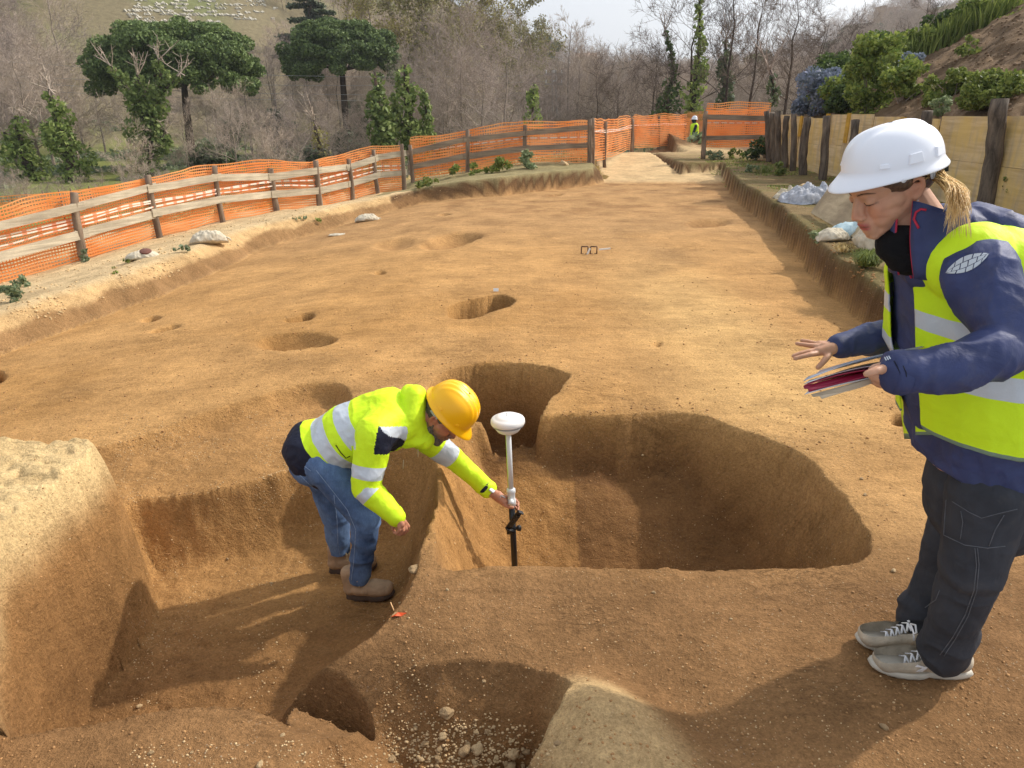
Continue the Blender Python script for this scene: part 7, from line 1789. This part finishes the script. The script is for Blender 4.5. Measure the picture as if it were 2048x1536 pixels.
cuff(Q_(786, 1027, 2.605), Q_(800, 1040, 2.6)-Q_(786, 1027, 2.605), .040, 'hiviz', .022, jk2); cuff(Q_(968, 972, 3.07), Q_(985, 986, 3.06)-Q_(968, 972, 3.07), .042, 'navyd', .016, jk2)
mb = MB()
for a, b in (((807, 920, 2.78), (806, 938, 2.78)), ((836, 898, 2.80), (836, 914, 2.80))): mb.tube([Q_(*a), Q_(*b)], .0022, 5)
part('zip_cord', mb.mesh('zip_cord', MAT['lacet'], True), jk2)
zz = onto(jm2, [(672, 890), (682, 905), (692, 916), (700, 912)], .002)
if len(zz) > 2: seam(jk2, zz, 'black', .0022, 'pocket_zip')
# helmet: rim runs steeply down to the brim
tp = radians(47); HF = Vector((cos(tp)*cos(yw), cos(tp)*sin(yw), -sin(tp))); HMm = frame(HF, ml, Q_(892, 832, YM)+v3 @ Vector((-.010, 0, .046)))
hel2 = helmet(U, HMm, 'haty', 'ribs', .118, .122, .105, .112, .030)
mb = MB(); pts = [HMm @ Vector((cos(t)*.096, sin(t)*.090, -.022-.010*max(0, -cos(t)))) for t in np.linspace(1.7, 2*pi-1.7, 24)]; zz3 = HMm.to_3x3() @ Vector((0, 0, 1))
for a, b in zip(pts, pts[1:]): mb.quad(a-zz3*.018, b-zz3*.018, b+zz3*.012, a+zz3*.012)
o = part('headband', mb.mesh('headband', MAT['strapw'], True), hel2); solid(o, .0025, 0)
# jeans
t2 = list(leg2)+[(Q_(632, 918), Q_(655, 925), .118, .112, lat2, 1.2)]
jn = blob('jeans', t2, .0048, 4, MAT['jeans']); cut(jn, [(Vector((0, 0, zf+.105)), Vector((0, 0, 1)))], True)
folds(jn, .0085, 9, (1, 1, 1.7), 101, .65, lambda v: .4+.9*sstep(.25, -.3, v[:, 2])); folds(jn, .002, 30, (1, 1, 1), 103)
jo = part('jeans', jn, U)
for poly in ([(632, 940), (660, 975), (695, 1020), (712, 1060), (708, 1120), (703, 1160)], [(588, 930), (600, 950), (618, 968), (634, 980)], [(590, 924), (606, 930), (622, 942)], [(668, 990), (674, 1040), (676, 1090), (684, 1130)]):
    dn = []
    for a, b in zip(poly, poly[1:]): dn += [(a[0]+(b[0]-a[0])*k/6, a[1]+(b[1]-a[1])*k/6) for k in range(6)]
    q = onto(jn, dn+[poly[-1]], .0008)
    if len(q) > 3: seam(jo, q, 'stitchb', .0014)
# wrist watch
mb = MB(); d = (Q_(1000, 996, 3.04)-Q_(975, 977, 3.07)).normalized(); mb.lathe([(.027, -.008), (.0295, -.006), (.0295, .006), (.027, .008)], 24, Matrix.Translation(Q_(983, 984, 3.058)) @ d.to_track_quat('Z', 'Y').to_matrix().to_4x4()); wt_ = part('wristwatch', mb.mesh('wristwatch', MAT['boot'], True), U)
mb = MB(); q = Q_(984, 981, 3.028); mb.box(q, .022, .008, .026, d.to_track_quat('Z', 'Y').to_matrix()); part('watch_case', mb.mesh('watch_case', MAT['strapw'], False, .002), wt_)
# boots
def gpt(px, py, Y): p = Q_(px, py, Y); p.z = H(p.x, p.y); return p
hz = H(-.72, 2.74)
for (lx, ly, ln_) in ((leg2[1][1].x, leg2[1][1].y, .238), (leg2[3][1].x, leg2[3][1].y, .238)):
    dx_, dy_ = (.985, -.17) if ly < 2.9 else (.99, .14)
    hx, hy = lx-dx_*.058, ly-dy_*.058; tx_, ty_ = lx+dx_*(ln_-.058), ly+dy_*(ln_-.058); zb_ = min(H(hx, hy), H(lx, ly)); zt_ = max(H(tx_, ty_)-.01, zb_); zt_ = min(zt_, zb_+.06)
    shoe('boot', U, (hx, hy, zb_-.004), (tx_, ty_, zt_), .090, 'boot')
# ================================================================ the distant worker
YW = 36.0; pw = atY(1389, 292, YW); D = thing('person', 'distant worker in white helmet and yellow vest standing behind the spoil heap', 'person', pw)
q = lambda x, y, dy=0: atY(x, y, YW+dy)
cp = [(q(1389, 240), q(1388, 241), .11, .11), (q(1389, 252), q(1389, 276), .17, .15, (1, 0, 0), 1.1), (q(1392, 252, -.22), q(1386, 268, -.25), .07, .06), (q(1386, 268, -.25), q(1390, 277, -.2), .05, .045), (q(1385, 253, .2), q(1382, 268, .2), .07, .05), (q(1388, 276, -.1), q(1388, 300, -.1), .10, .07), (q(1391, 276, .1), q(1392, 300, .1), .10, .07), (q(1389, 245), q(1389, 250), .06, .07)]
bw = blob('body', cp, .03, 2, MAT['navyd']); part('body', bw, D)
vw = blob('vest', [(q(1389, 253), q(1389, 273), .19, .18, (1, 0, 0), 1.08)], .03, 2, MAT['hiviz']); part('vest', vw, D)
hp_ = atY(1389, 238.5, YW); mb = MB(); mb.lathe([(.16, -.02), (.165, 0), (.135, .02), (.125, .08), (.09, .14), (.03, .165), (.001, .167)], 20, Matrix.Translation(hp_) @ Matrix.Rotation(.1, 4, 'Y')); mb.box(hp_+Vector((-.14, 0, .0)), .10, .16, .015); part('helmet', mb.mesh('helmet', MAT['hatw'], True), D)
# ================================================================ air: thin haze over the valley
hb = MB(); hb.box((0, 640, 120), 2600, 1340, 260)
hz_me = hb.mesh('haze', []); hm_ = bpy.data.materials.new('haze'); hm_.use_nodes = True; t_ = hm_.node_tree; t_.nodes.clear()
pv = t_.nodes.new('ShaderNodeVolumePrincipled'); pv.inputs['Color'].default_value = (.86, .90, .96, 1); pv.inputs['Density'].default_value = .00045; pv.inputs['Anisotropy'].default_value = .3
oo = t_.nodes.new('ShaderNodeOutputMaterial'); t_.links.new(pv.outputs[0], oo.inputs['Volume']); hz_me.materials.append(hm_)
ho_ = link('haze', hz_me); ho_['kind'] = 'stuff'; ho_['label'] = 'thin pale haze over the valley'
